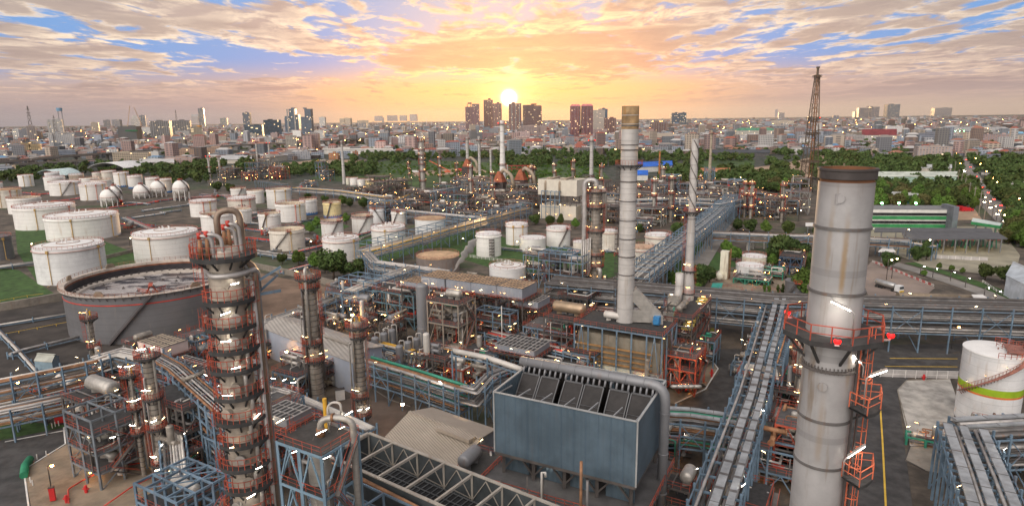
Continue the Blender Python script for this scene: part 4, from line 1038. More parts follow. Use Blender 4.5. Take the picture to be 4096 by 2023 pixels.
for i in range(44):
    a = 2*pi*i/44; b.beam((c.x+(R+.03)*cos(a), c.y+(R+.03)*sin(a), 51.62), (c.x+(R+.2)*cos(a), c.y+(R+.2)*sin(a), 51.18), .08)
part('flange', b, STEEL, t)
b = MB(); u = Vector((cos(ca-.15), sin(ca-.15), 0)); p = V3(c, 64.2)+u*(R-.05); b.tube([p, p+u*.16], .3, 16); b.beam(p+u*.03+Vector((0, 0, -.36)), p+u*.03+Vector((0, 0, .36)), .7, .06); part('inspection_port', b, STACKG, t)
b = MB(); p = V3(c, 50.1)+u*(R-.05); b.tube([p, p+u*.2], .34, 16); part('inspection_port', b, STACKG, t)
# soft rust run below the port, worked into the chimney's own paint
mt = MATS['big_stack_steel']; n = NT(mt.node_tree); bs = mt.node_tree.nodes['Principled BSDF']; src = bs.inputs['Base Color'].links[0].from_socket
pos = n.new('ShaderNodeNewGeometry').outputs['Position']; rel = n.vm('SUBTRACT', pos, (c.x, c.y, 0)); dd = n.vm('DOT_PRODUCT', rel, (cos(ca+.17+pi/2), sin(ca+.17+pi/2), 0)); fr_ = n.m('GREATER_THAN', n.vm('DOT_PRODUCT', rel, (cos(ca), sin(ca), 0)), 0.0); zz = n.sep(pos)[2]
wob = n.m('MULTIPLY', n.m('SUBTRACT', n.noise(pos, 1.2, 4), .5), .25)
for (o_, w_, z0_, z1_, st_) in ((0, .30, 57.3, 64.0, .75), (-1.0, .22, 59, 65.5, .35), (1.1, .25, 50, 56.5, .4), (-.5, .35, 44, 51, .3)):
    m_ = n.m('SUBTRACT', 1.0, n.step(n.m('ABSOLUTE', n.m('ADD', n.m('SUBTRACT', dd, o_), wob)), .03, w_)); zr = n.m('MULTIPLY', n.step(zz, z0_-.6, z0_+.8), n.m('SUBTRACT', 1.0, n.step(zz, z1_-4.0, z1_)))
    src = n.mix(n.m('MULTIPLY', n.m('MULTIPLY', m_, zr), n.m('MULTIPLY', fr_, st_)), src, (.30, .185, .07))
src = n.mix(n.m('MULTIPLY', n.step(zz, 63.4, 65.6), .45), src, (.22, .19, .18))
n.put(bs.inputs['Base Color'], src)
zp = 53.9; n8 = 8
b = MB(); b.lathe((c.x, c.y, zp), [(R+.02, 0), (R+.02, .14), (R+1.75, .14), (R+1.75, -.25), (R+1.65, -.25), (R+1.65, 0), (R+.02, 0)], n8, ca+.39, ca+.39+2*pi, False, True)
for i in range(8):
    a = ca+.39+i*pi/4; b.beam((c.x+R*cos(a), c.y+R*sin(a), zp-2.0), (c.x+(R+1.6)*cos(a), c.y+(R+1.6)*sin(a), zp-.1), .16); b.beam((c.x+R*cos(a), c.y+R*sin(a), zp-.1), (c.x+(R+1.7)*cos(a), c.y+(R+1.7)*sin(a), zp-.1), .16, .24)
pl = part('beacon_platform', b, GRATE, t)
b = MB(); P8 = [(c.x+(R+1.7)*cos(ca+.39+i*pi/4), c.y+(R+1.7)*sin(ca+.39+i*pi/4)) for i in range(8)]; b.rail(P8, zp+.14, 1.2, .07, 1.6, True); part('handrail', b, RED, pl)
for a in (ca+.1, ca+1.35, ca-2.1, ca+2.9):
    b = MB(); p = Vector((c.x+(R+2.0)*cos(a), c.y+(R+2.0)*sin(a), zp+.2)); b.beam((c.x+(R+1.6)*cos(a), c.y+(R+1.6)*sin(a), zp+.1), p, .3, .08); part('beacon_arm', b, PIPE, t); lamp(t, p+Vector((0, 0, .35)), 0, .8, BULBR, 'red_beacon')
def big_lamp(t, p, d, h=2.4):
    b = MB(); b.tube([p, p+Vector((0, 0, h)), p+Vector((0, 0, h+.25))+Vector(d)*.35], .05, 6); part('lamp_post', b, PIPE, t)
    q = p+Vector((0, 0, h+.3))+Vector(d)*.9; m_ = MB(); m_.m = 1; m_.beam(q-Vector(d)*.65+Vector((0, 0, -.05)), q+Vector(d)*.65+Vector((0, 0, .35)), .3, .1); m_.m = 0; m_.beam(q-Vector(d)*.62+Vector((0, 0, -.13)), q+Vector(d)*.62+Vector((0, 0, .27)), .2, .08); part('lamp', m_, [LAMPW, PIPEW], t)
du = Vector((cos(rt_+pi), sin(rt_+pi), 0))
big_lamp(t, cyl_at(ca+.42, R+1.3, zp), du+Vector((0, 0, .1)))
def small_plat(z, a0_, a1_, r1=1.9):
    b = MB(); b.lathe((c.x, c.y, z), [(R+.3, 0), (R+.3, .12), (R+r1, .12), (R+r1, -.15), (R+.3, 0)], 4, a0_, a1_, False, True); b.beam(cyl_at((a0_+a1_)/2, R, z-1.3), cyl_at((a0_+a1_)/2, R+r1-.2, z), .15); d = part('platform', b, GRATE, t)
    b = MB(); pts = [(c.x+r*cos(a), c.y+r*sin(a)) for r, a in ((R+.3, a0_), (R+r1, a0_), (R+r1, (a0_+a1_)/2), (R+r1, a1_), (R+.3, a1_))]; b.rail(pts, z+.12, 1.2, .06, 1.3); part('handrail', b, ORANGE, d)
for z in (48.6, 42.9, 37.5): small_plat(z, rt_-.75, rt_+.25)
for z, z2 in ((48.7, 53.9), (43.0, 49.8), (37.6, 44.1), (30, 38.6)):
    b = MB(); a = rt_-.32 if z != 43.0 else rt_-.05; b.ladder(cyl_at(a, R+.35, 0), z, z2, a, True, .075, .45); part('ladder', b, ORANGE, t)
b = MB(); a = rt_-.55; b.beam(cyl_at(a, R+.3, 20), cyl_at(a, R+.3, 53.5), .12); b.beam(cyl_at(a+.2, R+.5, 20), cyl_at(a+.2, R+.5, 53.5), .12); part('cable_run', b, DARKRING, t)
big_lamp(t, cyl_at(rt_-.5, R+1.0, 48.7), -du*.8+Vector((0, 0, .2))); big_lamp(t, cyl_at(rt_-.75, R+.4, 43.2), -du*.8+Vector((0, 0, .6)), 1.2); big_lamp(t, cyl_at(rt_-.4, R+.6, 51.0), du*.8+Vector((0, 0, .5)), .8)
# ------------------------------------------------------------------ great central chimney on its furnace
c = G(2494, 1510); R = 2.15; ca = camang(c); rt_ = ca+pi/2
t = column('great central chimney of pale plates with a rust scorched top', c, R, 72.7, [57.9], mat=STACK, z0=16.3, pipes=0, ladders=False, lamps=0, cat='chimney', name='chimney', group='chimneys', top=False, man=False,
           prof=[(R*1.08, 16.3), (R*1.06, 24), (R, 30), (R, 67), (R, 67.0)])
b = MB(); b.lathe((c.x, c.y, 0), [(R, 67), (R, 72.7), (R-.12, 72.7), (R-.15, 66)], 32); part('scorched_top', b, STACKTOP, t)
for y in (503, 579, 599, 725, 803, 880, 953, 1023, 1095): 
    z = ZAT(c, y); b = MB(); b.lathe((c.x, c.y, z), [(R, -.16), (R+(.2 if y in (599, 725, 1023) else .1), -.12), (R+(.2 if y in (599, 725, 1023) else .1), .12), (R, .16)], 28); part('stiffener_ring', b, STEEL if y in (599, 725, 1023) else PIPED, t)
for s in (-1, 1): 
    a = ca+s*1.45; lamp(t, (c.x+(R+1.4)*cos(a), c.y+(R+1.4)*sin(a), 62.2), a+pi/2, 2.0)
b = MB(); b.ladder(cyl_at(rt_+pi+.2, R+.3, 0), 17, 58, rt_+pi, True, .12); part('ladder', b, DARKRING, t)
su = Vector((cos(rt_), sin(rt_), 0)); p0 = V3(c, 24.6)+su*1.6; p1 = V3(c, 17.8)+su*8.3
b = MB(); b.beam(p0, p1, 2.6, 3.0); b.beam(p1+Vector((0, 0, .7)), p1+Vector((0, 0, -1.8)), 2.7, 3.2); b.beam(V3(c, 18.2)+su*1.5, V3(c, 18.2)+su*8, 2.4, 3.4); part('flue_duct', b, CLADB, t)
f0 = c+AX*0.5-AY*1.0
t = unit('furnace house under the central chimney with blue steel frame and red rails', f0, 24, 13, [16.1], equip=2, npipe=8, lamps=6, bay=4.2, deck=1, bracep=.3, name='furnace_house', stairs=True)
b = MB(); b.box(V3(f0, 5.5), 22.6, 11.4, 8.5, A0); part('furnace_box', b, M('furnace_plates', (.26, .23, .18), .6, .2, var=.2, rust=.5), t)
b = MB(); b.box(V3(f0, .2), 22.6, 11.4, 5.2, A0); part('burner_wall', b, M('green_grey_panel', (.52, .53, .46), .6, var=.1), t)  # pale green-grey base colour, slightly mottled
b = MB()
for k in range(4): b.box(V3(f0-AY*(5.9+.15*k)-AX*1, 6.2+k*1.5), 21, .5, .35, A0)
part('brown_beam', b, M('brown_painted_beam', (.33, .18, .07), .7, var=.3), t)
b = MB(); p = V3(c, 17)+su*9-Vector((0, 0, .6)); b.box(p-AY*2, 1.6, 1.6, 2.2, A0); b.tube([p-AY*3.4+Vector((0, 0, 1)), p-AY*1.2+Vector((0, 0, 1))], .8, 12); part('draught_fan', b, M('blue_fan_casing', (.04, .20, .42), .5), t)
for k in range(7): lamp(t, V3(f0-AY*7.2+AX*(-10+k*3.4), 4.4+.3*(k % 2)), A0, 1.1)
unit('steel platform carrying a long tan drum left of the central chimney', c-AX*17+AY*1, 11, 10, [5, 10.5, 15.2], equip=3, npipe=10, lamps=8, frame=STEEL, drums=[(0, 0, 15.2, 8.5, 1.55, 'u', M('tan_lagging', (.40, .29, .19), .4, .5, var=.2, rust=.3))])
# ------------------------------------------------------------------ spiral stack and its heater
c = G(2752, 1172, 17.5); c = Vector((c.x, c.y, 0)); zt = ZAT(c, 556); R = 14.5*MPP(V3(c, 40)); ca = camang(c)
zz_ = [ZAT(c, y) for y in (848, 1083, 1172)]
t = column('pale stack wound with spiral strakes and orange platforms', c, R, zt, zz_, mat=STACK, z0=15, pipes=0, lamps=2, cat='chimney', name='spiral_stack', group='chimneys', top=False, man=False,
           prof=[(R*1.65, 15), (R*1.6, zz_[2]+2), (R*1.1, zz_[1]+4), (R, zz_[0]), (R, zt), (R-.1, zt), (R-.15, zt-3), (.01, zt-3)])
for k in range(3):
    b = MB(); P = [(c.x+(R+.12)*cos(k*2.094+x), c.y+(R+.12)*sin(k*2.094+x), zt-.3-x*2.1) for x in np.linspace(0, 9.5, 60)]
    b.tube(P, .13, 4); part('strake', b, STEEL, t)
for z in zz_[:2]: 
    b = MB(); b.lathe((c.x, c.y, z-2), [(R, -.1), (R+.12, 0), (R, .1)], 24); part('stiffener_ring', b, STEEL, t)
hc = c-AY*8+AX*1.2
t = unit('heater block under the spiral stack with sloping ducts and yellow pipe rows', hc, 10, 22, [6, 11, 15.5], equip=3, npipe=10, lamps=10, frame=STEEL, deck=.5)
b = MB()
for k in range(7):
    zz = 17.5-k*2.2; b.box(V3(c-AY*(3.5+k*2.0)-AX*3.2, max(2, zz-4)), 3.4, 2.1, 4.0, A0)
part('sloping_duct', b, CLADB, t)
b = MB(); p = V3(c-AY*2.2-AX*2.2, 0); b.tube([p+Vector((0, 0, 24)), p+Vector((0, 0, 19)), p-AY*1.5+Vector((0, 0, 15))], 1.2, 10, 1); part('bypass_duct', b, STACK, t)
for k in range(9):
    b = MB(); q = V3(hc-AY*(-9+k*2.2)+AX*1.6, 15.9-k*.5); b.beam(q, q+AX*3.0, .8, .7); part('burner_header', b, M('yellow_lagging', (.52, .44, .14), .5), t); lamp(t, q+AX*1.6+Vector((0, 0, .9)), A0, 1.2)  # burner headers in a plain yellow base colour
t = unit('row of silver bent pipes in front of the spiral stack heater', hc-AY*15-AX*3, 13, 4, [6, 9], equip=1, npipe=3, lamps=4, deck=.2, frame=STEEL, stairs=False)
for k in range(9):
    b = MB(); q = V3(hc-AY*16-AX*(8.5-k*1.25), 0); b.tube([q+AY*2.5+Vector((0, 0, 10)), q-AY*1+Vector((0, 0, 10)), q-AY*1.2+Vector((0, 0, 3.5))], .32, 8, 1.0); part('bent_pipe', b, CLADB, t)
t = unit('exchanger stack glowing with orange light by the road bend', G(2735, 1545), 8, 10, [3, 6.5, 10], equip=4, npipe=14, lamps=4, frame=RED, mats=[CLADB], bay=4)
for k in range(4): lamp(t, G(2735+k*14-20, 1540, 5+.7*k), 0, 1.3, BULBO)
b = MB()
for k in range(5): b.tube([G(2690+k*22, 1545, 2), G(2690+k*22, 1545, 9), G(2712+k*22, 1545, 9), G(2712+k*22, 1545, 4)], .45, 8, .8)
part('loop_pipe', b, CLADB, t)
# ------------------------------------------------------------------ cladded column with overhead bends
c = G(2379, 1155); ca = camang(c); rt_ = ca+pi/2; zt = ZAT(c, 762); z1, z2 = ZAT(c, 905), ZAT(c, 935); rl, ru = 2.75, 1.95
t = column('cladded column with great overhead pipe bends, left of the central chimney', c, rl, zt, [zt-.6, ZAT(c, 830), ZAT(c, 925), ZAT(c, 1020), ZAT(c, 1065), 4], pipes=0, lamps=3, prof=[(rl, 0), (rl, z1-1), (ru, z2+1.5), (ru, zt), (.1, zt+.8)], top=False, rt=.09)
b = MB(); lx = cyl_at(rt_+pi, 4.6, 0); b.tube([V3(c, zt+.2), V3(c, zt+4.2), V3(lx, zt+4.2), V3(lx, ZAT(c, 1035)), V3(cyl_at(rt_+pi, 11, 0), ZAT(c, 1035)-.3)], 1.05, 14, 2.6); part('overhead_pipe', b, PIPE, t)
for k in range(2):
    b = MB(); q = cyl_at(rt_, ru+.9+k*.9, 0); b.tube([V3(c, zt-1-k*.6)+Vector((0, 0, 2.6)), V3(q, zt+1.6-k), V3(q, ZAT(c, 880)-k)], .55, 10, 1.3); part('vapour_bend', b, CLADB, t)
for k in range(5):
    b = MB(); q = cyl_at(ca-.55+k*.0, rl+.9, 0)+Vector((cos(rt_+pi), sin(rt_+pi), 0))*(.2+.85*k); b.tube([V3(q, z2-1-.4*k), V3(q, 5)], .34, 8); part('riser_pipe', b, PIPE if k % 2 else CLADB, t)
b = MB(); q = cyl_at(ca+.3, rl, 9); b.tube([q, cyl_at(ca+.4, rl+2.4, 9.5), cyl_at(ca+.4, rl+2.6, 2)], .9, 12, 1.8); part('reboiler_bend', b, CLADB, t)
unit('steel frame with a lit valve deck left of the cladded column', G(2265, 1150), 20, 12, [7, 12.5], equip=5, npipe=14, lamps=10, roofgrid=True, frame=BLUE)
unit('platform of bent exchanger heads in front of the low white tank', G(2150, 1110), 10, 8, [5, 11], equip=4, npipe=12, lamps=8, frame=BLUE)
unit('brown trestle structure between the cladded column and the coolers', G(2290, 1290), 16, 12, [6, 11], equip=5, npipe=12, lamps=8, frame=STEEL)
# ------------------------------------------------------------------ tall grey vessel and adsorbers
def vessel(label, px, yb, yt, w_, mat=GREY, group='grey upright vessels'):
    c = G(px, yb); r = w_/2*MPR(c); h = ZAT(c, yt); OCC.append((c.x, c.y, r+1)); t = thing('upright_vessel', label, 'vessel', c, group)
    b = MB(); b.cyl(c, r, h-r*.5, 28, cap=False); b.dome((c.x, c.y, h-r*.5), r, r*.5, 28); part('shell', b, mat, t)
    ca = camang(c); b = MB(); u = Vector((cos(ca+.3), sin(ca+.3), 0)); p = V3(c, h*.16)+u*r*.9; b.tube([p, p+u*r*.35], min(.5, r*.4), 12); part('manway', b, mat, t)
    b = MB(); b.tube([(c.x, c.y, h-.1), (c.x, c.y, h+1.2), (c.x+r+.3, c.y+.2, h+1.2), (c.x+r+.3, c.y+.2, h*.3)], .14, 8, .4); part('outlet_pipe', b, PIPEW, t)
    b = MB(); b.lathe(c, [(r, h*.33), (r+.06, h*.335), (r+.06, h*.345), (r, h*.35)], 28); part('weld_band', b, mat, t); return t
vessel('tallest plain grey upright vessel with a domed top', 1698, 1398, 1131, 50)
for k, (px, yb, yt) in enumerate(((1602, 1478, 1378), (1636, 1462, 1362), (1669, 1446, 1348), (1572, 1420, 1314), (1540, 1430, 1328), (1505, 1440, 1345))):
    vessel(('front row, nearest the camera', 'front row, middle one', 'front row, beside the tallest vessel', 'back row, rightmost', 'back row, middle one', 'back row, next to the shed')[k].join(('small domed grey vessel in the ', '')), px, yb, yt, 31)
unit('valve skid of yellow and red fittings on a railed deck behind the shed gable', G(1520, 1490), 11, 4, [4.2], equip=2, npipe=12, lamps=4, mats=[PIPEY, PIPER], frame=BLUE)
unit('concrete legged structure holding a lagged drum right of the tall grey vessel', G(1812, 1425), 11, 9, [4.5, 11.5, 18], equip=6, npipe=16, lamps=12, frame=M('brown_concrete_frame', (.30, .25, .20), .8, var=.2), drums=[(.5, 1.5, 11.5, 6.5, 1.5, 'u', CLAD), (0, -1, .5, 6, 1.6, 'u', CLAD)])
unit('blue open roof frame over pipes left of the golden topped coolers', G(1475, 1250), 18, 10, [6, 10.5], equip=4, npipe=18, lamps=6, roofgrid=True, deck=.2)
unit('dark pipe filled structure behind the row of grey vessels', G(1610, 1290), 18, 9, [4, 8, 12], equip=4, npipe=20, lamps=7, frame=M('teal_grey_steel', (.12, .21, .25), .6), deck=.3)
# ------------------------------------------------------------------ air coolers
PINKW = M('pinkish_panel', (.62, .50, .47), .6, var=.06)
for k in range(4):
    cc_ = G(1765+k*100, 1098+k*12.5, 19.5)
    cooler(('first golden wire topped air cooler from the left', 'second golden wire topped air cooler from the left', 'third golden wire topped air cooler from the left', 'rightmost golden wire topped air cooler in the long bank')[k], cc_, 9.4, 9.5, 19.5, 3.2, slat=GOLD, side=GREYCLAD, grid=4)
cooler('short golden topped cooler left of the long golden bank', G(1668, 1118, 17), 7, 8, 17, 1.5, slat=GOLD, grid=3)
cooler('dark wire topped fan cooler beside the golden bank', G(2125, 1190, 15), 9, 8, 15, 2.0, grid=4)
cooler('low dark wire topped fan cooler with bent header pipes', G(2090, 1370, 10.5), 12, 9, 10.5, 1.5, grid=5)
cooler('pink sided cooler box with a tan top in front of the huge grey tank', G(650, 1362, 13.5), 11, 7, 13.5, 2.8, slat=M('tan_top', (.42, .34, .25), .8, var=.15), side=PINKW, grid=4)
cooler('black wire topped cooler left of the near tower', G(740, 1468, 13), 14, 10, 13, 1.6, grid=5, side=DECK)
cooler('small black wire topped cooler behind the near steel tower', G(1145, 1640, 16), 7, 6, 16, 1.6, grid=3, side=GREY)
# twin fan cooler on the right
c = G(3050, 1450, 12); t = thing('fan_cooler', 'silver cooler with two round black fan rings on top', 'air cooler', V3(c, 0), 'air cooler banks')
X = lambda x, y, z: V3(c, 0)+AX*x+AY*y+Vector((0, 0, z))
b = MB(); b.box(X(0, 0, 9), 9, 7, .5, A0)
for x in (-4, 4):
    for y in (-3, 3): b.beam(X(x, y, 0), X(x, y, 9), .35)
part('frame', b, BLUE, t)
for x in (-2.2, 2.2):
    b = MB(); k = b.verts([X(x-2, -3, 9.6), X(x+2, -3, 9.6), X(x+2, 3, 9.6), X(x-2, 3, 9.6), X(x-1.1, -1.2, 12.2), X(x+1.1, -1.2, 12.2), X(x+1.1, 1.2, 12.2), X(x-1.1, 1.2, 12.2)])
    for q in ((0, 1, 5, 4), (1, 2, 6, 5), (2, 3, 7, 6), (3, 0, 4, 7), (4, 5, 6, 7)): b.face([k+i for i in q])
    part('hood', b, CLADB, t); b = MB(); b.lathe(X(x, 0, 12.1), [(1.55, 0), (1.6, .9), (1.4, .9), (1.38, .3), (.01, .3)], 24); part('fan_ring', b, DARKRING, t)
b = MB(); b.rail([X(x, y, 0) for x, y in ((-5, -4), (5, -4), (5, 4), (-5, 4))], 9.5, 1.15, .08, 1.5, True); b.rail([X(x, y, 0) for x, y in ((-5, -4), (5, -4), (5, 4), (-5, 4))], 5.5, 1.15, .08, 1.5, True); part('handrail', b, RED, t)
b = MB(); b.box(X(0, 0, 5.3), 10, 8, .15, A0); part('deck', b, GRATE, t)
for k in range(4): lamp(t, X(-4.5+3*k, -4, 11.5 if k % 2 else 7.4), None, 1.1)
# ------------------------------------------------------------------ blue corrugated condenser
FL, FR, BR = G(1975, 1567, 27), G(2550, 1687, 27), G(2652, 1515, 27)
u = (FR-FL).normalized(); v = Vector((-u.y, u.x, 0)); Lx = (FR-FL).length; Ly = 16.3; o = V3(FL, 0); zt, zb = 27.0, 16.6
X = lambda x, y, z: o+u*x+v*y+Vector((0, 0, z))
OCC.append((*X(Lx/2, Ly/2, 0).xy, 15)); t = thing('condenser', 'blue corrugated box cooler with black slanted bundles and a great grey header pipe', 'condenser', X(Lx/2, Ly/2, 0), 'air cooler banks')
for nm, x0, x1, y0, y1 in (('front', 0, Lx, 0, .3), ('back', 0, Lx, Ly-.3, Ly), ('side', 0, .3, .3, Ly-.3), ('side', Lx-.3, Lx, .3, Ly-.3)):
    b = MB(); z0_ = zb; b.hexa([X(x0, y0, z0_), X(x1, y0, z0_), X(x1, y1, z0_), X(x0, y1, z0_), X(x0, y0, zt), X(x1, y0, zt), X(x1, y1, zt), X(x0, y1, zt)]); part('wall', b, BLUECLAD, t)
b = MB()
for p, q in ((X(0, -.02, zt), X(Lx, -.02, zt)), (X(Lx, 0, zt), X(Lx, Ly, zt)), (X(Lx, Ly, zt), X(0, Ly, zt)), (X(0, Ly, zt), X(0, 0, zt))): b.beam(p+Vector((0, 0, .08)), q+Vector((0, 0, .08)), .34, .14)
for p in (X(-.03, -.03, 0), X(Lx+.03, -.03, 0), X(Lx+.03, Ly, 0)): b.beam(V3(p, zb), V3(p, zt), .22)
part('edge_trim', b, M('pale_trim', (.36, .36, .35), .5), t)
b = MB()
for k in range(1, 12): b.beam(X(Lx*k/12, -.03, zb), X(Lx*k/12, -.03, zt-.1), .05, .04)
part('wall_seam', b, M('dark_blue_seam', (.075, .12, .17), .6), t)
BUN = M('black_tube_bundle', (.032, .028, .027), .65, .2, var=.25, vs=.6)
yr = Ly*.66
for k in range(6):
    x0, x1 = Lx*k/6+.18+(.35 if k % 2 == 0 else 0), Lx*(k+1)/6-.18-(.35 if k % 2 else 0)
    b = MB(); b.hexa([X(x0, 2.4, zb+2.6), X(x1, 2.4, zb+2.6), X(x1, 2.9, zb+2.3), X(x0, 2.9, zb+2.3), X(x0, yr-1.2, zt-.25), X(x1, yr-1.2, zt-.25), X(x1, yr-.6, zt-.55), X(x0, yr-.6, zt-.55)]); bu = part('tube_bundle', b, BUN, t)
    b = MB()
    for q in (.33, .66): b.beam(X(x0, 2.4+(yr-3.6)*q, zb+2.7+(zt-zb-2.85)*q), X(x1, 2.4+(yr-3.6)*q, zb+2.7+(zt-zb-2.85)*q), .1)
    for xx in (x0, x1): b.beam(X(xx, 2.3, zb+2.7), X(xx, yr-1.25, zt-.2), .15)
    b.beam(X(x0, yr-1.2, zt-.15), X(x1, yr-1.2, zt-.15), .3, .2); part('bundle_frame', b, M('bundle_frame_grey', (.15, .15, .155), .5, .2), bu)
    b = MB(); b.hexa([X(x0, Ly-2.4, zb+2.6), X(x1, Ly-2.4, zb+2.6), X(x1, Ly-1.9, zb+2.9), X(x0, Ly-1.9, zb+2.9), X(x0, yr+.8, zt+.2), X(x1, yr+.8, zt+.2), X(x1, yr+1.3, zt+.4), X(x0, yr+1.3, zt+.4)]); part('tube_bundle', b, BUN, t)
for k in range(7):
    b = MB(); x = Lx*k/6 if 0 < k < 6 else (.5 if k == 0 else Lx-.5)
    b.beam(X(x, .3, zt-.3), X(x, 5.4, zt-.9), .2); b.beam(X(x, .3, zt-.3), X(x, 7.0, zt-3.5), .24); part('strut', b, M('pale_strut', (.34, .34, .34), .5, .2), t)
    b = MB(); b.beam(X(x, Ly-.3, zt-.3), X(x, yr+1, zt-.3), .26); part('strut', b, MATS['pale_strut'], t)
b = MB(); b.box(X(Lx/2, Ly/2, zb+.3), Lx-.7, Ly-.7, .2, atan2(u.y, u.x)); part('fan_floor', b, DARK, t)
hp = [X(-.4, yr-.1, zt+1.5), X(Lx+1.4, yr-.1, zt+1.5), X(Lx+1.4, yr-.1, 3)]
b = MB(); b.tube(hp, .78, 20, 2.4); hd = part('header_pipe', b, GREY, t)
for k in range(8): p = X(Lx*(k+.3)/8, yr-.1, zt+1.5); b = MB(); b.tube([p, p+u*.16], .83, 20); part('pipe_collar', b, GREY, hd)
for z in (24, 17, 10): p = V3(hp[2], z); b = MB(); b.tube([p, p+Vector((0, 0, .16))], .85, 20); part('pipe_collar', b, GREY, hd)
for k in range(24):
    x = Lx*(k+.5)/24; b = MB(); b.tube([X(x, yr-.3, zt+1.1), X(x, yr-.95, zt-.1)], .19, 8); part('branch_pipe', b, GREY, t)
b = MB()
for k in range(5):
    for y in (1.2, Ly-1.2): b.beam(X(1+(Lx-2)*k/4, y, 0), X(1+(Lx-2)*k/4, y, zb), .5)
for k in range(4):
    for y in (1.2, Ly-1.2): b.beam(X(1+(Lx-2)*k/4, y, 13.2), X(1+(Lx-2)*(k+.5)/4, y, zb-.2), .25); b.beam(X(1+(Lx-2)*(k+1)/4, y, 13.2), X(1+(Lx-2)*(k+.5)/4, y, zb-.2), .25)
b.hexa([X(0, 0, zb-.5), X(Lx, 0, zb-.5), X(Lx, Ly, zb-.5), X(0, Ly, zb-.5), X(0, 0, zb-.02), X(Lx, 0, zb-.02), X(Lx, Ly, zb-.02), X(0, Ly, zb-.02)]); part('support_frame', b, STEEL, t)
for k in range(4):
    x0, x1 = Lx*k/4+.7, Lx*(k+1)/4-.7; b = MB(); b.hexa([X(x0, 2, 12.6), X(x1, 2, 12.6), X(x1, 2.3, 12.6), X(x0, 2.3, 12.6), X(x0, 2, zb-.6), X(x1, 2, zb-.6), X(x1, 2.3, zb-.6), X(x0, 2.3, zb-.6)]); part('lower_panel', b, BLUECLAD, t)
    lamp(t, X((x0+x1)/2, 1.2, 15.6), atan2(u.y, u.x), .9)
b = MB(); b.hexa([X(-1, -3.4, 12.2), X(Lx+2, -3.4, 12.2), X(Lx+2, Ly+.5, 12.2), X(-1, Ly+.5, 12.2), X(-1, -3.4, 12.5), X(Lx+2, -3.4, 12.5), X(Lx+2, Ly+.5, 12.5), X(-1, Ly+.5, 12.5)]); dk = part('deck', b, DECK, t)
b = MB(); b.rail([X(-1, -3.4, 0), X(Lx+2, -3.4, 0), X(Lx+2, Ly, 0)], 12.5, 1.15, .085, 1.5); b.rail([X(-1, -3.4, 0), X(-1, Ly, 0)], 12.5, 1.15, .085, 1.5); part('handrail', b, RED, dk)
b = MB(); b.beam(X(-1, -3.5, 11.8), X(Lx+2, -3.5, 11.8), .6, .9)
for k in range(6): b.beam(X(k*4.4, -3.2, 0), X(k*4.4, -3.2, 12), .7)
part('concrete_edge', b, CONC, t)
for k, (x, mm, z1_) in enumerate(((3.2, STEEL, 14.5), (7.8, STEEL, 16.2), (10.3, PIPEW, 17.6), (16.6, PIPEB, 21.0), (17.6, PIPED, 18.2))):
    p = X(x, -3.9, 0); b = MB(); b.tube([p+Vector((0, 0, 4)), p+Vector((0, 0, z1_)), p+u*.5+Vector((0, 0, z1_+.1)), p+u*.6+Vector((0, 0, z1_-.6))] if k == 2 else [p+Vector((0, 0, 4)), p+Vector((0, 0, z1_))], .22 if k > 1 else .12, 8)
    solo('vent_pipe', b, mm, ('thin dark vent pipe left of the blue cooler front', 'dark vent post with a brown head before the blue cooler', 'white vent pipe with a bent top before the blue cooler', 'rusty brown vent pipe, the tallest before the blue cooler', 'plain dull vent pipe right of the rusty vent pipe')[k], 'vent pipe', 'vent pipes before the blue cooler')
unit('small railed platform round a stub column right of the blue cooler', G(2720, 1930, 10)-Vector((0, 0, 10)), 4, 4, [7, 10], equip=2, npipe=5, lamps=3, bay=4, frame=STEEL)
# side deck left of the condenser
t = unit('dark railed deck with bent pipes between the ribbed roof shed and the blue cooler', X(-3.8, 1.5, 0), 5, 9, [7, 12], equip=3, npipe=6, lamps=5, frame=STEEL, a=atan2(u.y, u.x))
# ------------------------------------------------------------------ trough cooler with open bays, bottom centre
P0, P1 = G(1474, 1733, 18), G(2048, 1958, 18); u = (P1-P0).normalized(); v = Vector((u.y, -u.x, 0)); Lx = 52; Ly = 8.6; o = V3(P0, 0)
X = lambda x, y, z: o+u*x+v*y+Vector((0, 0, z))
OCC += [(*X(k, 4, 0).xy, 6) for k in range(0, 50, 6)]; t = thing('open_cooler', 'long open topped trough cooler with dark fan bays and pale cross beams', 'air cooler', X(15, 4, 0), 'air cooler banks')
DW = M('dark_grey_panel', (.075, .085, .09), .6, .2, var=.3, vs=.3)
for x0, x1, y0, y1 in ((0, Lx, -.2, .05), (0, Lx, Ly, Ly+.25), (-.25, 0, 0, Ly)):
    b = MB(); b.hexa([X(x0, y0, 13.4), X(x0, y1, 13.4), X(x1, y1, 13.4), X(x1, y0, 13.4), X(x0, y0, 18), X(x0, y1, 18), X(x1, y1, 18), X(x1, y0, 18)]); part('wall', b, DW, t)
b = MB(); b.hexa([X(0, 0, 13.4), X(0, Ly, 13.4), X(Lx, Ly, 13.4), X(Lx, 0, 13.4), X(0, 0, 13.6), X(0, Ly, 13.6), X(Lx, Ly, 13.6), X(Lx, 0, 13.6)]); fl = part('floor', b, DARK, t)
b = MB()
for k in range(int(Lx/1.0)): b.beam(X(k, .1, 13.75), X(k, Ly, 13.75), .12)
for k in range(5): b.beam(X(0, .5+k*1.9, 13.85), X(Lx, .5+k*1.9, 13.85), .14)
part('floor_grid', b, M('grey_grid', (.14, .145, .15), .6, .2), fl)
bm = M('pale_beam', (.40, .36, .31), .6, .1, var=.15, rust=.4)
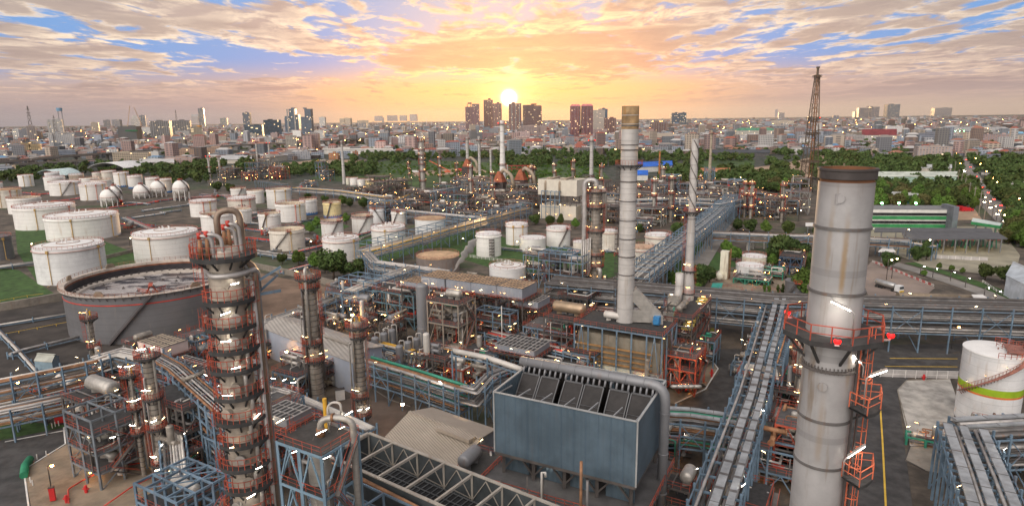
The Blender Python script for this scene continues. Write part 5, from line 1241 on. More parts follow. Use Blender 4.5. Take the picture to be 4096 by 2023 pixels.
for k in range(9):
    b = MB(); b.beam(X(k*5.6+.1, 0, 17.9), X(k*5.6+.1, Ly, 17.9), .34, .4); b.beam(X(k*5.6+.1, 0, 13.8), X(k*5.6+.1, Ly*.5, 17.7), .16); b.beam(X(k*5.6+.1, .1, 13.8), X(k*5.6+.1, .1, 18), .3); b.beam(X(k*5.6+.1, Ly-.1, 13.8), X(k*5.6+.1, Ly-.1, 18), .3); b.beam(X(k*5.6+.1, .15, 13.8), X(k*5.6+2.8, .15, 17.8), .12); b.beam(X(k*5.6+5.6, .15, 13.8), X(k*5.6+2.8, .15, 17.8), .12); part('cross_beam', b, bm, t)
b = MB(); b.beam(X(0, -.1, 18.1), X(Lx, -.1, 18.1), .5, .2); b.beam(X(0, Ly+.1, 18.1), X(Lx, Ly+.1, 18.1), .5, .2); b.beam(X(-.1, 0, 18.1), X(-.1, Ly, 18.1), .5, .2); part('top_chord', b, bm, t)
for k in range(9):
    for y in (.3, Ly-.2): b = MB(); b.beam(X(.3+k*5.6, y, 0), X(.3+k*5.6, y, 13.4), .45); part('leg', b, STEEL, t)
for k in range(3): b = MB(); b.tube([X(12+k*5, Ly+1.2, 17.5), X(20+k*8, Ly+1.2, 16.7)], .4, 10); 
b = MB(); b.tube([X(1, Ly+1.3, 14.5), X(1.2, Ly+1.3, 17.9), X(3, Ly+1.3, 17.9), X(40, Ly+1.3, 16.4)], .36, 10, .9); part('side_pipe', b, PIPEB, t)
pipe_rack('blue steel side frame with rusty pipes along the trough cooler', [X(3, Ly+4, 15), X(44, Ly+4, 15)], 15, 4.0, 4, 2, 3, [PIPEB, PIPED, PIPE, PIPEW], world=True, upper=2.6, group='pipe racks')
# ------------------------------------------------------------------ sheds
shed('big shed with a ribbed grey roof and raised vent, bottom centre', [G(1540, 1748, 12), G(1850, 1888, 12), G(1985, 1718, 12), G(1728, 1630, 12)], 14.0, 12.0, ridge_vent=(.5, .95, 1.4, 1.8))
Q = [G(1042, 1308, 9), G(1413, 1451, 9), G(1535, 1384, 9), G(1177, 1268, 9)]
shed('long shed with a smooth grey roof behind the two cladded columns', Q, 10.6, 8.8, mat_roof=M('smooth_shed_roof', (.37, .335, .30), .6, .1, var=.08, corr=.9), mat_wall=M('blue_white_wall', (.40, .44, .52), .6, var=.06), ridge_vent=(.52, .85, 1.0, 1.6))
Q = [G(135, 1448), G(205, 1462), G(236, 1440), G(170, 1425)]
shed('tiny open gabled pump shelter in the oily yard at left', [V3(G(135, 1442, 4), 0), V3(G(208, 1448, 4), 0), V3(G(236, 1420, 4), 0), V3(G(170, 1415, 4), 0)], 5, 3.9, mat_roof=M('pale_green_roof', (.42, .42, .36), .7), mat_wall=M('shelter_frame', (.2, .28, .33), .7))
# ------------------------------------------------------------------ other columns
def col(label, px, yb, yt, w_, plats, **k):
    c = G(px, yb); r = w_/2*MPR(c); zt = ZAT(c, yt); return column(label, c, r, zt, [ZAT(c, y) if y > 40 else y for y in plats], **k)
col('dull cladded column rising through the end of the long grey shed', 1274, 1640, 1095, 56, [1112, 1150, 1370, 1440], pipes=4, lamps=2, arc=3.4, rt=.08)
col('cladded column at the gable end of the long grey shed', 1455, 1733, 1290, 43, [1306, 1345, 1585, 1660], pipes=3, lamps=2, arc=3.6)
col('slender cladded column with red ladders left of the near tower', 656, 1914, 1415, 46, [1425, 1590, 1710, 1850, 1900], pipes=3, lamps=3, arc=4.5)
col('thin column with red ladder cage left of the slender one', 578, 1900, 1490, 21, [1497, 1635, 1730], pipes=2, lamps=3, arc=4.5)
col('short thin column with red railed top before the huge grey tank', 400, 1560, 1262, 25, [1275, 1390, 1475], pipes=2, lamps=2, arc=4)
col('far column with many red platforms behind the refinery', 1693, 774, 548, 21, [556, 567, 601, 622, 640, 658, 686, 725], pipes=3, lamps=3, rt=.12, mat=CLADB)
for k, (px, yb, yt, w_) in enumerate(((1637, 714, 648, 6), (1761, 735, 626, 8), (1828, 737, 650, 6), (1885, 828, 660, 10), (1973, 852, 688, 8), (2123, 790, 664, 11), (2138, 786, 668, 7), (2613, 898, 716, 12), (2681, 888, 706, 14), (2648, 776, 668, 16), (2976, 870, 727, 8), (3000, 873, 728, 11), (3124, 888, 734, 12), (2217, 740, 655, 9), (2292, 745, 640, 11), (3185, 1690, 1376, 30), (3160, 1560, 1330, 22), (2800, 742, 700, 7), (2404, 820, 660, 9), (2552, 860, 740, 10))):
    H_ = yb-yt; pl = [yt+6+H_*q for q in ((.03, .35, .68) if H_ > 60 else (.1, .55))]
    col(lab(('slender', 'stout', 'short', 'lit')[k % 4]+' silver column', px, yb), px, yb, yt, w_, pl, pipes=2, lamps=3, mat=CLADB if k % 2 else CLAD, rt=.10 if yb < 1000 else .06, group='silver process columns')
def stackpipe(label, px, yb, yt, w_, mat=STACK, w0=None, plats=(), beacon=False, lattice=None, cat='chimney', spiral=False):
    c = G(px, yb); m = MPR(c); r = w_/2*m; r0 = (w0 or w_)/2*m; zt = ZAT(c, yt); t = thing('slim_chimney', label, cat, c, 'slim chimneys')
    b = MB(); b.lathe(c, [(r0, 0), (r0*.92+r*.08, zt*.2), (r, zt*.7), (r, zt), (r*.8, zt), (r*.8, zt-2)], 20); part('shell', b, mat, t)
    for k in range(1, 7): b = MB(); b.lathe((c.x, c.y, zt*k/7), [(r0+(r-r0)*min(1, k/5), -.2), (r0+(r-r0)*min(1, k/5)+.2, 0), (r0+(r-r0)*min(1, k/5), .2)], 16); part('stiffener_ring', b, PIPED, t)
    for y in plats: platform(t, c, ZAT(c, y), r, r+1.6, 0, 2*pi, RED, .13, None, 2.5, 12)
    if spiral:
        for k in range(3): b = MB(); b.tube([(c.x+(r+.15)*cos(k*2.1+x), c.y+(r+.15)*sin(k*2.1+x), zt-.4-x*2.6) for x in np.linspace(0, 8, 40)], .16, 4); part('strake', b, STEEL, t)
    if beacon:
        for s in (-1, 1): lamp(t, (c.x+s*(r+1.4), c.y-1, ZAT(c, plats[0])+1 if plats else zt), 0, 1.4, BULBR, 'red_beacon')
    if lattice:
        zl = ZAT(c, lattice); w2 = r0*2.6; b = MB()
        for sx in (-1, 1):
            for sy in (-1, 1): b.beam((c.x+sx*w2, c.y+sy*w2, 0), (c.x+sx*w2*.8, c.y+sy*w2*.8, zl), .5)
        for k in range(5):
            z, z2 = zl*k/5, zl*(k+1)/5
            for s in (-1, 1):
                for s2 in (-1, 1): b.beam((c.x-s2*w2*.9, c.y+s*w2*.9, z), (c.x+s2*w2*.9, c.y+s*w2*.9, z2), .35); b.beam((c.x+s*w2*.9, c.y-s2*w2*.9, z), (c.x+s*w2*.9, c.y+s2*w2*.9, z2), .35)
        part('lattice_base', b, BLUE, t)
    return t
stackpipe('tall white tapering stack with red beacons in the middle of the refinery', 2012, 783, 482, 17, WHITEW, 28, (497, 660), True)
stackpipe('slim grey tapering chimney standing alone left of the refinery', 1377, 736, 563, 9, STACK, 14, (572,))
stackpipe('spiral wound slim stack left of the white tapering stack', 1920, 742, 545, 11, STACK, None, (563,), spiral=True)
stackpipe('plain slim stack with brown top left of the spiral wound slim one', 1872, 705, 548, 12, STACK, None, (556,))
stackpipe('short slim stack just left of the white tapering stack', 1964, 718, 598, 8, STACK)
stackpipe('stub stack right behind the white tapering stack', 2030, 712, 660, 6, STACK)
stackpipe('pale slim chimney with red beacons before the red twin towers', 2364, 765, 545, 14, STACK, 17, (565, 708), True)
stackpipe('rusty orange slim stack by the blue roofed sheds', 2635, 740, 606, 7, M('orange_rust_stack', (.42, .17, .05), .8, var=.4))
stackpipe('tall flare stack on a lattice base right of the spiral stack', 2835, 757, 522, 9, M('flare_brown', (.36, .30, .22), .6), 15, (535,), lattice=668)
stackpipe('left of the two grey stacks with red lamps by the tank farm', 842, 724, 625, 8, STACK, None, (628, 671), True)
stackpipe('right of the two grey stacks with red lamps by the tank farm', 883, 718, 624, 8, STACK, None, (628, 670))
stackpipe('left thin stack over the brightly lit far unit', 1032, 668, 575, 6, STACK)
stackpipe('right thin stack with red beacon over the brightly lit far unit', 1081, 665, 560, 6, STACK, None, (574, 641), True)
# lattice mast
c = G(3230, 771); zt = ZAT(c, 300); m = MPP(c); w0, w1 = 29*m, 7*m
t = thing('lattice_mast', 'tall brown lattice mast against the sky at right', 'mast', c)
legs = [[(c.x+sx*(w0+(w1-w0)*k/9), c.y+sy*(w0+(w1-w0)*k/9)*.8, zt*k/9) for k in range(10)] for sx, sy in ((-1, -1), (1, -1), (1, 1), (-1, 1))]
MAST = M('mast_steel', (.115, .08, .055), .6, .2, var=.2)
for L in legs:
    b = MB()
    for p, q in zip(L[:-1], L[1:]): b.beam(p, q, .5)
    part('leg', b, MAST, t)
b = MB()
for i in range(4):
    A, B = legs[i], legs[(i+1) % 4]
    for k in range(9):
        b.beam(A[k], B[k+1], .22); b.beam(B[k], A[k+1], .22); b.beam(A[k+1], B[k+1], .24)
        h = [(A[k][j]+A[k+1][j])/2 for j in range(3)], [(B[k][j]+B[k+1][j])/2 for j in range(3)]; b.beam(h[0], h[1], .18)
part('lattice', b, MAST, t)
b = MB(); b.tube([(c.x, c.y, 0), (c.x, c.y, zt+3)], .6, 8); b.tube([(c.x+2.4, c.y, 0), (c.x+1.5, c.y, zt)], .4, 6); part('riser_pipe', b, PIPEB, t)
for y in (310, 478, 538, 650):
    z = ZAT(c, y); k = w0+(w1-w0)*z/zt+1.2; b = MB(); b.box((c.x, c.y, z), 2*k, 1.7*k, .4); b.rail([(c.x-k, c.y-k*.85), (c.x+k, c.y-k*.85), (c.x+k, c.y+k*.85), (c.x-k, c.y+k*.85)], z+.4, 1.4, .3, 3, True); part('platform', b, MAST, t)
lamp(t, (c.x+w1+3, c.y-2, ZAT(c, 478)+1.5), 0, 1.6, BULBR, 'red_beacon')
b = MB(); b.cyl((c.x, c.y, zt), 1.0, 5.5, 10); b.cyl((c.x, c.y, zt+5.5), 1.5, 1.5, 10); part('flare_tip', b, MAST, t)
# ------------------------------------------------------------------ pipe racks
def pr(label, pts, z, wid, **k): return pipe_rack(label, pts, z, wid, **k)
LIDG = [PIPED, PIPE, PIPED, STEEL, PIPE]
pr('long two tier pipe rack with yellow pipe running back to the refinery', [(1450, 1005), (1760, 922), (2105, 832)], 9.5, 9, npipes=9, levels=2, mats=[PIPE, PIPEW, PIPEY, PIPED, PIPE, PIPEW], upper=3.6, step=8, lamps=8)
pr('pipe rack elbow of silver pipes from the tank corner down to the coolers', [(1462, 1008), (1500, 1048), (1790, 1088)], 10.5, 5, npipes=7, levels=2, lamps=3, mats=[PIPE, PIPEW, PIPE])
pr('silver pipe bank stepping down from the blue open roof frame', [(1650, 1068), (1560, 1100), (1400, 1165)], 11, 7, npipes=7, levels=2, mats=[PIPEW, PIPE, PIPE], lamps=2)
pr('low pipe bank crossing behind the long grey shed to the left', [(1400, 1168), (1220, 1235), (1030, 1300), (830, 1385)], 5.5, 7, npipes=9, levels=2, mats=[PIPEW, PIPE, PIPE, PIPED], loop=2.2, lamps=3)
pr('blue trestle rack crossing in front of the mid refinery', [(1530, 832), (1700, 850), (1930, 872)], 9, 6, npipes=7, levels=2, step=9, lamps=5)
pr('broad pipe rack running away beside the spiral stack', [(2540, 1108), (2700, 985), (2870, 850), (2930, 790)], 11, 11, npipes=11, levels=2, loop=1.2, mats=[PIPE, PIPED, PIPE, PIPED, PIPEW], upper=2.5, lamps=6, step=7)
pr('massive dark pipe rack crossing the scene behind the great right chimney', [(2200, 1125), (2560, 1152), (3100, 1198), (3600, 1212), (4120, 1226), (4500, 1240)], 13.5, 13, npipes=12, levels=3, dz=3.6, mats=LIDG, rmax=.5, step=8, lamps=14)
pr('rack of silver pipes beyond the trees at right', [(2850, 930), (3080, 940), (3330, 945), (3640, 962)], 9, 7, npipes=8, levels=2, step=9, lamps=3)
pr('green legged rack with yellow pipe before the loading canopy', [(3440, 965), (3620, 968), (3740, 985)], 7, 5, npipes=6, levels=1, mats=[PIPEY, PIPE, PIPEW], step=8)
pr('cable tray rack running towards the camera right of the blue cooler', [(3105, 1196), (3003, 1580), (2851, 2023), (2790, 2200)], 13, 7, npipes=4, levels=2, lid=((2.3, 1.1), (.2, 1.3)), mats=LIDG, lamps=4, step=5)
pr('ladder like blue tray bridge left of the great right chimney', [(3160, 1250), (3095, 1450)], 13.5, 4, npipes=2, levels=1, step=1.6, brace=False)
pr('pipe rack of grey lids crossing from the blue cooler to the cable trays', [(2600, 1655), (2760, 1662), (2945, 1690)], 10, 7, npipes=8, levels=3, dz=2.6, mats=[PIPED, PIPE, PIPEG, PIPEB, PIPED], lid=((1.6, 1.2), (-1.2, 1.0)))
pr('cable tray rack in the bottom right corner', [(3860, 1720), (3930, 1900), (4010, 2130)], 13, 8.5, npipes=5, levels=2, lid=((2.6, 1.4), (-.4, 1.3), (-2.8, 1.5)), mats=LIDG, step=4, lamps=2)
pr('dark pipe rack going off frame at the right edge below the banded tank', [(3860, 1720), (4110, 1706), (4300, 1696)], 12, 8, npipes=9, levels=3, lid=((3, 1.2), (0, .9)), mats=LIDG, rmax=.45, step=5)
pr('grey lagged pipe rack with a green pipe dipping towards the ribbed roof shed', [(1470, 1440), (1660, 1495), (1860, 1560)], 9.5, 4.5, npipes=5, levels=3, dz=2.4, mats=[PIPED, PIPE, PIPEG, PIPED, PIPEB], rmax=.42, step=4.5, lamps=3)
pr('bent pipe bundle climbing behind the ribbed roof shed to the cooler', [(1840, 1550), (1900, 1565), (1960, 1500), (2040, 1470)], 10, 4, npipes=6, levels=2, mats=[PIPED, PIPE], step=5)
pr('blue pipe bridge along the oily yard at the left edge', [(-60, 1535), (170, 1490), (375, 1446), (420, 1430)], 12, 4, npipes=5, levels=3, dz=2.6, mats=[PIPE, PIPEB, PIPED, PIPEW], step=5, lamps=2)
pr('blue lower pipe bridge in front of the oily yard', [(-80, 1660), (120, 1620), (400, 1560)], 7, 6, npipes=7, levels=2, dz=2.6, step=6, mats=[PIPE, PIPEB, PIPEW, PIPED])
pr('blue braced rack running under the near tower to the right', [(610, 1420), (700, 1470), (905, 1650)], 16, 5, npipes=6, levels=4, dz=3.2, step=4, lamps=6, mats=[PIPED, PIPE, PIPEB])
pr('pipe bank leaving the oily yard towards the huge grey tank', [(380, 1440), (480, 1410), (620, 1440)], 12, 6, npipes=8, levels=2, mats=[PIPEW, PIPE, PIPEW], lamps=4)
pr('twin white pipes crossing the oily yard', [(-60, 1250+60), (310, 1250)], .9, 1.4, npipes=2, levels=1, mats=[PIPEW], step=14, brace=False)
pr('fat grey pipe on low supports along the oily yard', [(40, 1420), (90, 1402), (330, 1345)], 1.4, 2, npipes=2, levels=1, mats=[PIPE], rmax=.5, step=10, brace=False)
pr('steep pair of white pipes at the left of the oily yard', [(-40, 1290), (60, 1390), (150, 1490)], 1.0, 1.6, npipes=3, levels=1, mats=[PIPEW, PIPEB], step=12, brace=False)
pr('low grey pipe track left of the white tanks', [(-60, 1075), (150, 1048)], 1.6, 5, npipes=6, levels=1, step=10, brace=False)
pr('pink pipe track through the tank farm', [(500, 870), (640, 930), (800, 985)], 1.2, 5, npipes=6, levels=1, mats=[PIPEW, PIPE, PIPER], step=12, brace=False)
pr('red pipe track beyond the sphere group', [(750, 790), (900, 780), (980, 812)], 1.2, 8, npipes=8, levels=1, mats=[PIPER, PIPE, PIPER, PIPEW], step=12, brace=False)
pr('pipe track behind the leafy trees', [(790, 960), (1040, 1010), (1250, 1040), (1420, 1075)], 1.6, 6, npipes=8, levels=1, mats=[PIPE, PIPEW, PIPED], step=10, brace=False)
pr('elevated silver pipes before the far pump sheds', [(1180, 750), (1350, 762), (1560, 790)], 7, 9, npipes=7, levels=2, mats=[PIPE, PIPEY, PIPEW, PIPED], step=12, lamps=6)
pr('dark covered conveyor like rack in front of the brightly lit far unit', [(1030, 722), (1140, 738)], 8, 6, npipes=5, levels=1, mats=[PIPED], step=10)
pr('yellow pipe pair turning at the refinery corner', [(1495, 805), (1550, 812), (1640, 778)], 8, 4, npipes=3, levels=1, mats=[PIPEY, PIPEW], step=10)
pr('tilted pipe bridge behind the white box plant', [(1730, 765), (1830, 748)], 16, 5, npipes=6, levels=1, mats=[PIPE, PIPED], step=9)
pr('raised pipe lane at the right end of the refinery', [(2700, 808), (2880, 818), (3010, 790)], 12, 7, npipes=8, levels=2, mats=[PIPE, PIPEW, PIPED], step=9, lamps=5)
pr('rear pipe lane through the right refinery block', [(2540, 800), (2700, 795), (2860, 800)], 13, 7, npipes=8, levels=3, mats=[PIPE, PIPEW, PIPED], step=9, lamps=7)
# ------------------------------------------------------------------ process structures of the mid refinery
NOUN = ['open steel process block', 'pipe tangled process block', 'lamp lit process block', 'railed vessel deck', 'braced steel pipe house', 'low pump and pipe block']
mid = [(1500, 800, 16, 12, 10), (1590, 780, 26, 12, 14), (1660, 805, 18, 12, 9), (1730, 820, 20, 14, 10), (1790, 790, 22, 12, 12), (1850, 835, 18, 14, 12), (1890, 790, 22, 14, 17), (1935, 850, 16, 12, 10), (1960, 800, 18, 14, 16), (2010, 830, 20, 14, 11),
       (2075, 855, 18, 12, 10), (2085, 800, 22, 14, 14), (2140, 830, 18, 14, 14), (2000, 880, 14, 10, 8), (1620, 840, 18, 9, 7), (1560, 828, 12, 9, 7), (1770, 850, 14, 10, 7), (2170, 790, 20, 14, 13), (2420, 800, 18, 14, 16), (2400, 845, 16, 12, 12), (2440, 890, 16, 12, 12), (2330, 860, 12, 10, 9),
       (2570, 850, 20, 14, 15), (2600, 900, 18, 12, 12), (2650, 862, 20, 12, 14), (2700, 880, 16, 12, 10), (2640, 800, 24, 14, 14), (2770, 805, 20, 14, 15), (2830, 830, 18, 12, 12), (2900, 790, 20, 12, 14), (2540, 800, 20, 12, 13), (2560, 925, 12, 10, 8),
       (2985, 862, 10, 8, 16), (3045, 862, 18, 10, 11), (3100, 855, 12, 10, 10), (3180, 852, 18, 12, 16), (3010, 820, 18, 10, 10), (3060, 820, 16, 8, 8), (2680, 760, 18, 12, 12), (2800, 765, 16, 10, 10), (2740, 850, 14, 10, 9),
       (1030, 715, 22, 16, 20), (1075, 712, 22, 16, 24), (1120, 716, 20, 14, 15), (1000, 722, 14, 12, 10), (905, 718, 16, 12, 12), (940, 712, 18, 12, 12), (1290, 712, 12, 10, 20), (1310, 722, 14, 10, 12), (870, 745, 18, 10, 6), (1240, 748, 14, 10, 5), (1420, 770, 16, 10, 6),
       (1520, 765, 26, 13, 15), (1460, 800, 12, 10, 7), (2060, 770, 18, 12, 12), (1850, 765, 20, 12, 11), (1925, 765, 18, 12, 13), (2230, 862, 14, 10, 7)]
g3 = random.Random(21)
for k in range(46):
    px, py = (g3.uniform(1490, 2470), g3.uniform(745, 885)) if k < 28 else (g3.uniform(2540, 3230), g3.uniform(770, 880))
    if abs(px-2235) < 110 and py > 790: continue
    mid.append((px, py, g3.uniform(9, 18), g3.uniform(7, 12), g3.uniform(6, 15)))
mid.sort(key=lambda q: -q[1])
for k, (px, py, Lu, Lv, h) in enumerate(mid):
    nl = 2 if h < 11 else 3; lit = 980 < px < 1180
    unit(lab(NOUN[k % 6], px, py), G(px, py), Lu, Lv, [h*(i+1)/nl for i in range(nl)], equip=4, npipe=9, lamps=8 if not lit else 14, frame=(BLUE, PALES, RED if lit or (px > 2950 and k % 2) else STEEL)[k % 3], bay=6.5, rail_t=.08, lampsc=1.1, stairs=k % 3 == 0, bracep=.35, roofgrid=k % 7 == 3)
# the long white box plant
c = G(2235, 872); H1 = ZAT(c, 735); t = thing('cooler_house', 'white walled box plant standing on a steel frame in the mid refinery', 'cooler house', c)
X = lambda x, y, z: c+AX*x+AY*y+Vector((0, 0, z))
OFFW = M('off_white_panel', (.66, .60, .50), .6, var=.06, rust=.15)
b = MB()
for x0, x1, y0, y1 in ((-13, 17, -7, -6.6), (-13, 17, 9.6, 10), (-13, -12.6, -6.6, 9.6), (16.6, 17, -6.6, 9.6)): b.hexa([X(x0, y0, 17), X(x1, y0, 17), X(x1, y1, 17), X(x0, y1, 17), X(x0, y0, 28), X(x1, y0, 28), X(x1, y1, 28), X(x0, y1, 28)])
part('wall', b, OFFW, t)
b = MB(); b.hexa([X(-12.6, -6.6, 26), X(16.6, -6.6, 26), X(16.6, 9.6, 26), X(-12.6, 9.6, 26), X(-12.6, -6.6, 26.3), X(16.6, -6.6, 26.3), X(16.6, 9.6, 26.3), X(-12.6, 9.6, 26.3)]); part('roof', b, STEEL, t)
for x in (-4, 7): b = MB(); b.tube([X(x, -5.5, 28.4), X(x, 9, 28.4)], .9, 10); b.tube([X(x-3, -7.6, 17), X(x-3, -7.6, 26), X(x-3, -5, 28.3), X(x, -4, 28.3)], .7, 8, 1.5); part('duct', b, M('tan_duct', (.38, .30, .22), .6), t)
b = MB(); b.hexa([X(-12, -6, 0), X(16, -6, 0), X(16, 9, 0), X(-12, 9, 0), X(-12, -6, 10), X(16, -6, 10), X(16, 9, 10), X(-12, 9, 10)]); part('base_house', b, OFFW, t)
b = MB()
for x in np.linspace(-12.5, 16.5, 7):
    for y in (-6.5, 9.5): b.beam(X(x, y, 10), X(x, y, 17), .5)
for x in np.linspace(-12.5, 11.7, 6): b.beam(X(x, -6.5, 10), X(x+4.8, -6.5, 17), .3)
part('frame', b, STEEL, t)
b = MB()
for x in np.linspace(-9, 5, 5): b.beam(X(x, -9.5, 0), X(x, -9.5, 20), .5); b.beam(X(x, -9.5, 20), X(x, -7, 20), .4); b.beam(X(x, -9.5, 14), X(x, -7, 14), .4)
for z in (9, 14, 20): b.beam(X(-9, -9.5, z), X(5, -9.5, z), .4)
part('front_gantry', b, BLUE, t)
for k in range(9): lamp(t, X(-12+3.4*k, -8, random.choice((4, 11, 15))), None, 1.5)
# ------------------------------------------------------------------ furnaces between the slim stacks
for px, py, nm in ((1872, 722, 'dark red hooded furnace under the plain slim stack'), (2000, 800, 'dark furnace box beside the foot of the white stack'), (2085, 790, 'dark furnace box with a bent tan duct right of the white stack')):
    c = G(px, py); t = thing('furnace', nm, 'furnace', c, 'furnaces'); b = MB(); b.box(V3(c, 0), 10, 8, 16, A0); part('casing', b, M('dark_furnace_casing', (.07, .055, .055), .6, .2, var=.2), t)
    b = MB(); k = b.verts([X_ for X_ in [c+AX*-5+AY*-4+Vector((0, 0, 16.05)), c+AX*5+AY*-4+Vector((0, 0, 16.05)), c+AX*5+AY*4+Vector((0, 0, 16.05)), c+AX*-5+AY*4+Vector((0, 0, 16.05)), c+AX*-1.5+AY*-1.5+Vector((0, 0, 25)), c+AX*1.5+AY*-1.5+Vector((0, 0, 25)), c+AX*1.5+AY*1.5+Vector((0, 0, 25)), c+AX*-1.5+AY*1.5+Vector((0, 0, 25))]])
    for q in ((0, 1, 5, 4), (1, 2, 6, 5), (2, 3, 7, 6), (3, 0, 4, 7), (4, 5, 6, 7)): b.face([k+i for i in q])
    part('hood', b, M('rust_red_hood', (.33, .09, .04), .7, var=.3), t); b = MB()
    for x in (-5.1, -1.7, 1.7, 5.1): b.beam(c+AX*x-AY*4.15, c+AX*x-AY*4.15+Vector((0, 0, 16)), .35)
    part('buckstay', b, STEEL, t)
    b = MB(); b.tube([c+AX*2+Vector((0, 0, 24)), c+AX*4+Vector((0, 0, 27)), c+AX*12+Vector((0, 0, 22)), c+AX*14+Vector((0, 0, 12))], 1.5, 10, 3); part('duct', b, MATS['tan_duct'], t)
    for k in range(3): lamp(t, c+AX*(-4+4*k)-AY*5+Vector((0, 0, 8)), None, 1.5)
# ------------------------------------------------------------------ foreground structures
unit('steel tower structure under a blue open roof, left foreground', G(445, 1890), 10, 9, [3.5, 7.5, 11.5], equip=6, npipe=12, lamps=7, roofgrid=True, deck=.8, bay=4.5, frame=M('blue_grey_brown_steel', (.16, .18, .20), .6, var=.3))
unit('steel structure with a fat silver drum behind the left road', G(420, 1740), 13, 9, [5, 10], equip=4, npipe=12, lamps=8, drums=[(1, .5, 10, 8, 1.7, 'u', CLADB)], frame=STEEL, bay=4.5)
unit('blue open lattice roof over pipes at the bottom left', G(735, 1960, 12)-Vector((0, 0, 12)), 11, 9, [6, 11], equip=3, npipe=10, lamps=5, roofgrid=True, bay=2.8, deck=.2)
unit('dark pipe filled frame beneath the black wire topped cooler', G(790, 1640, 6)-Vector((0, 0, 6)), 22, 9, [5, 10, 14], equip=6, npipe=18, lamps=8, bay=4.5, frame=M('dark_blue_steel', (.10, .15, .20), .6))
unit('frame of silver exchanger pipes right of the pink cooler box', G(800, 1335, 12)-Vector((0, 0, 12)), 9, 9, [7, 12], equip=3, npipe=16, lamps=6)
unit('black decked structure with silver pipes right behind the near tower', G(1080, 1600, 15)-Vector((0, 0, 15)), 8, 10, [8, 15], equip=4, npipe=12, lamps=5, frame=BLUE)
cT = G(1270, 1735, 29); cT = V3(cT, 0)
t = unit('near steel tower with a dark top deck, red stairs and blue bracing', cT, 8.2, 6.6, [10, 16, 22.5, 28.5], equip=0, npipe=8, lamps=6, bay=4.2, deck=1, bracep=.9, frame=M('light_blue_steel', (.22, .33, .42), .55, .1, var=.15))
X = lambda x, y, z: cT+AX*x+AY*y+Vector((0, 0, z))
b = MB(); b.cyl(X(.5, -.5, 4), 1.5, 23, 24); b.dome(X(.5, -.5, 27), 1.5, .8, 24); part('inner_column', b, CLADB, t)
b = MB(); b.tube([X(.3, .3, 28.3), X(.3, .3, 30.9), X(2.2, 1.1, 31.5), X(4.6, 2.0, 31.3), X(4.6, 2.0, 25), X(4.6, 2.0, 6)], .45, 16, 1.2); part('overhead_pipe', b, CLADB, t)
for p, q in ((X(.3, .3, 28.7), X(.3, .3, 29.8)), (X(1.9, .97, 31.4), X(2.2, 1.1, 31.45))): b = MB(); b.tube([p, q], .58, 14); part('rusty_flange', b, PIPEB, t)
b = MB(); b.tube([X(.3, 1.8, 28.5), X(.3, 1.8, 32.2), X(1.0, 2, 33.0), X(2.2, 2.4, 33.0), X(2.2, 2.4, 31.2)], .17, 8, .6); part('bypass_pipe', b, PIPEW, t)
b = MB(); b.cyl(X(-.6, 2.2, 28.6), .3, 4.5, 8); part('relief_valve', b, PIPEY, t)
for x, y in ((2.9, 2.8), (-3.5, -3), (3.6, -2.6)): lamp(t, X(x, y, 31.5), .6, 1.4)
lamp(t, G(1145, 1405, 6), 0, 1.6, BULBO); lamp(t, G(1610, 1615, 7), 0, 1.5, BULBO); lamp(t, G(1410, 1258, 9), 0, 1.8, BULBO)
# plant between the cable trays and the great right chimney
unit('low crowded pump structure left of the great right chimney', G(3110, 1640), 11, 14, [4, 8], equip=7, npipe=20, lamps=10, frame=STEEL, bay=4.5)
unit('crowded pipe structure at the foot of the great right chimney', G(3080, 1900), 10, 12, [4, 8.5], equip=6, npipe=22, lamps=8, frame=BLUE, bay=4.5, mats=[CLADB, PIPEB, PIPEG])
unit('structure with rusty fat pipes at the bottom edge left of the great right chimney', G(2960, 2010, 5)-Vector((0, 0, 5)), 9, 9, [4, 7], equip=4, npipe=14, lamps=5, frame=STEEL)
unit('red railed structure behind the twin fan cooler', G(3170, 1420), 10, 10, [4, 8, 11], equip=4, npipe=12, lamps=6, frame=STEEL)
unit('lit compressor deck before the furnace house', G(2440, 1585), 15, 6, [3.2], equip=6, npipe=16, lamps=8, deck=.4, frame=STEEL, mats=[PIPEW, CLADB, PIPEY])
unit('railed pipe structure between the fan coolers and the furnace house', G(2210, 1440), 14, 10, [4, 8, 11], equip=5, npipe=18, lamps=9)
unit('frame of bent header pipes behind the low fan cooler', G(1990, 1400), 12, 5, [6, 10], equip=2, npipe=14, lamps=5, roofgrid=True, stairs=False)
unit('brown trestle filled with pipes under the golden coolers', G(1990, 1255), 26, 8, [5, 10], equip=5, npipe=20, lamps=9, frame=STEEL, deck=.5)
unit('low pipe and valve block behind the blue cooler', G(2190, 1530), 18, 8, [3.5, 6.5], equip=5, npipe=22, lamps=8)
unit('pipe structure under the great grey header pipe end', G(2660, 1830), 7, 9, [3, 6.5], equip=4, npipe=14, lamps=5, frame=STEEL)
unit('pipework block beneath the trough cooler', X(4, -16, 0), 14, 8, [5, 9], equip=3, npipe=14, lamps=5, frame=BLUE)
unit('pipework under the dark rack at the bottom right corner', G(4000, 1850), 10, 8, [3, 7], equip=4, npipe=16, lamps=2)
b = MB(); p = [G(1960, 1372, 13), G(1720, 1405, 13), G(1640, 1392, 13)]
pipe_rack('fat white pipe crossing before the tall grey vessel structure', [(1815, 1412), (1950, 1440), (2090, 1488)], 14, 1.6, 1, 1, mats=[PIPEW], rmax=.75, step=9, brace=False)
b = MB(); p = G(2010, 1480); b.tube([p, p+Vector((0, 0, 19))], .13, 6); solo('flag_pole', b, PIPEW, 'thin white pole standing behind the blue cooler', 'pole')
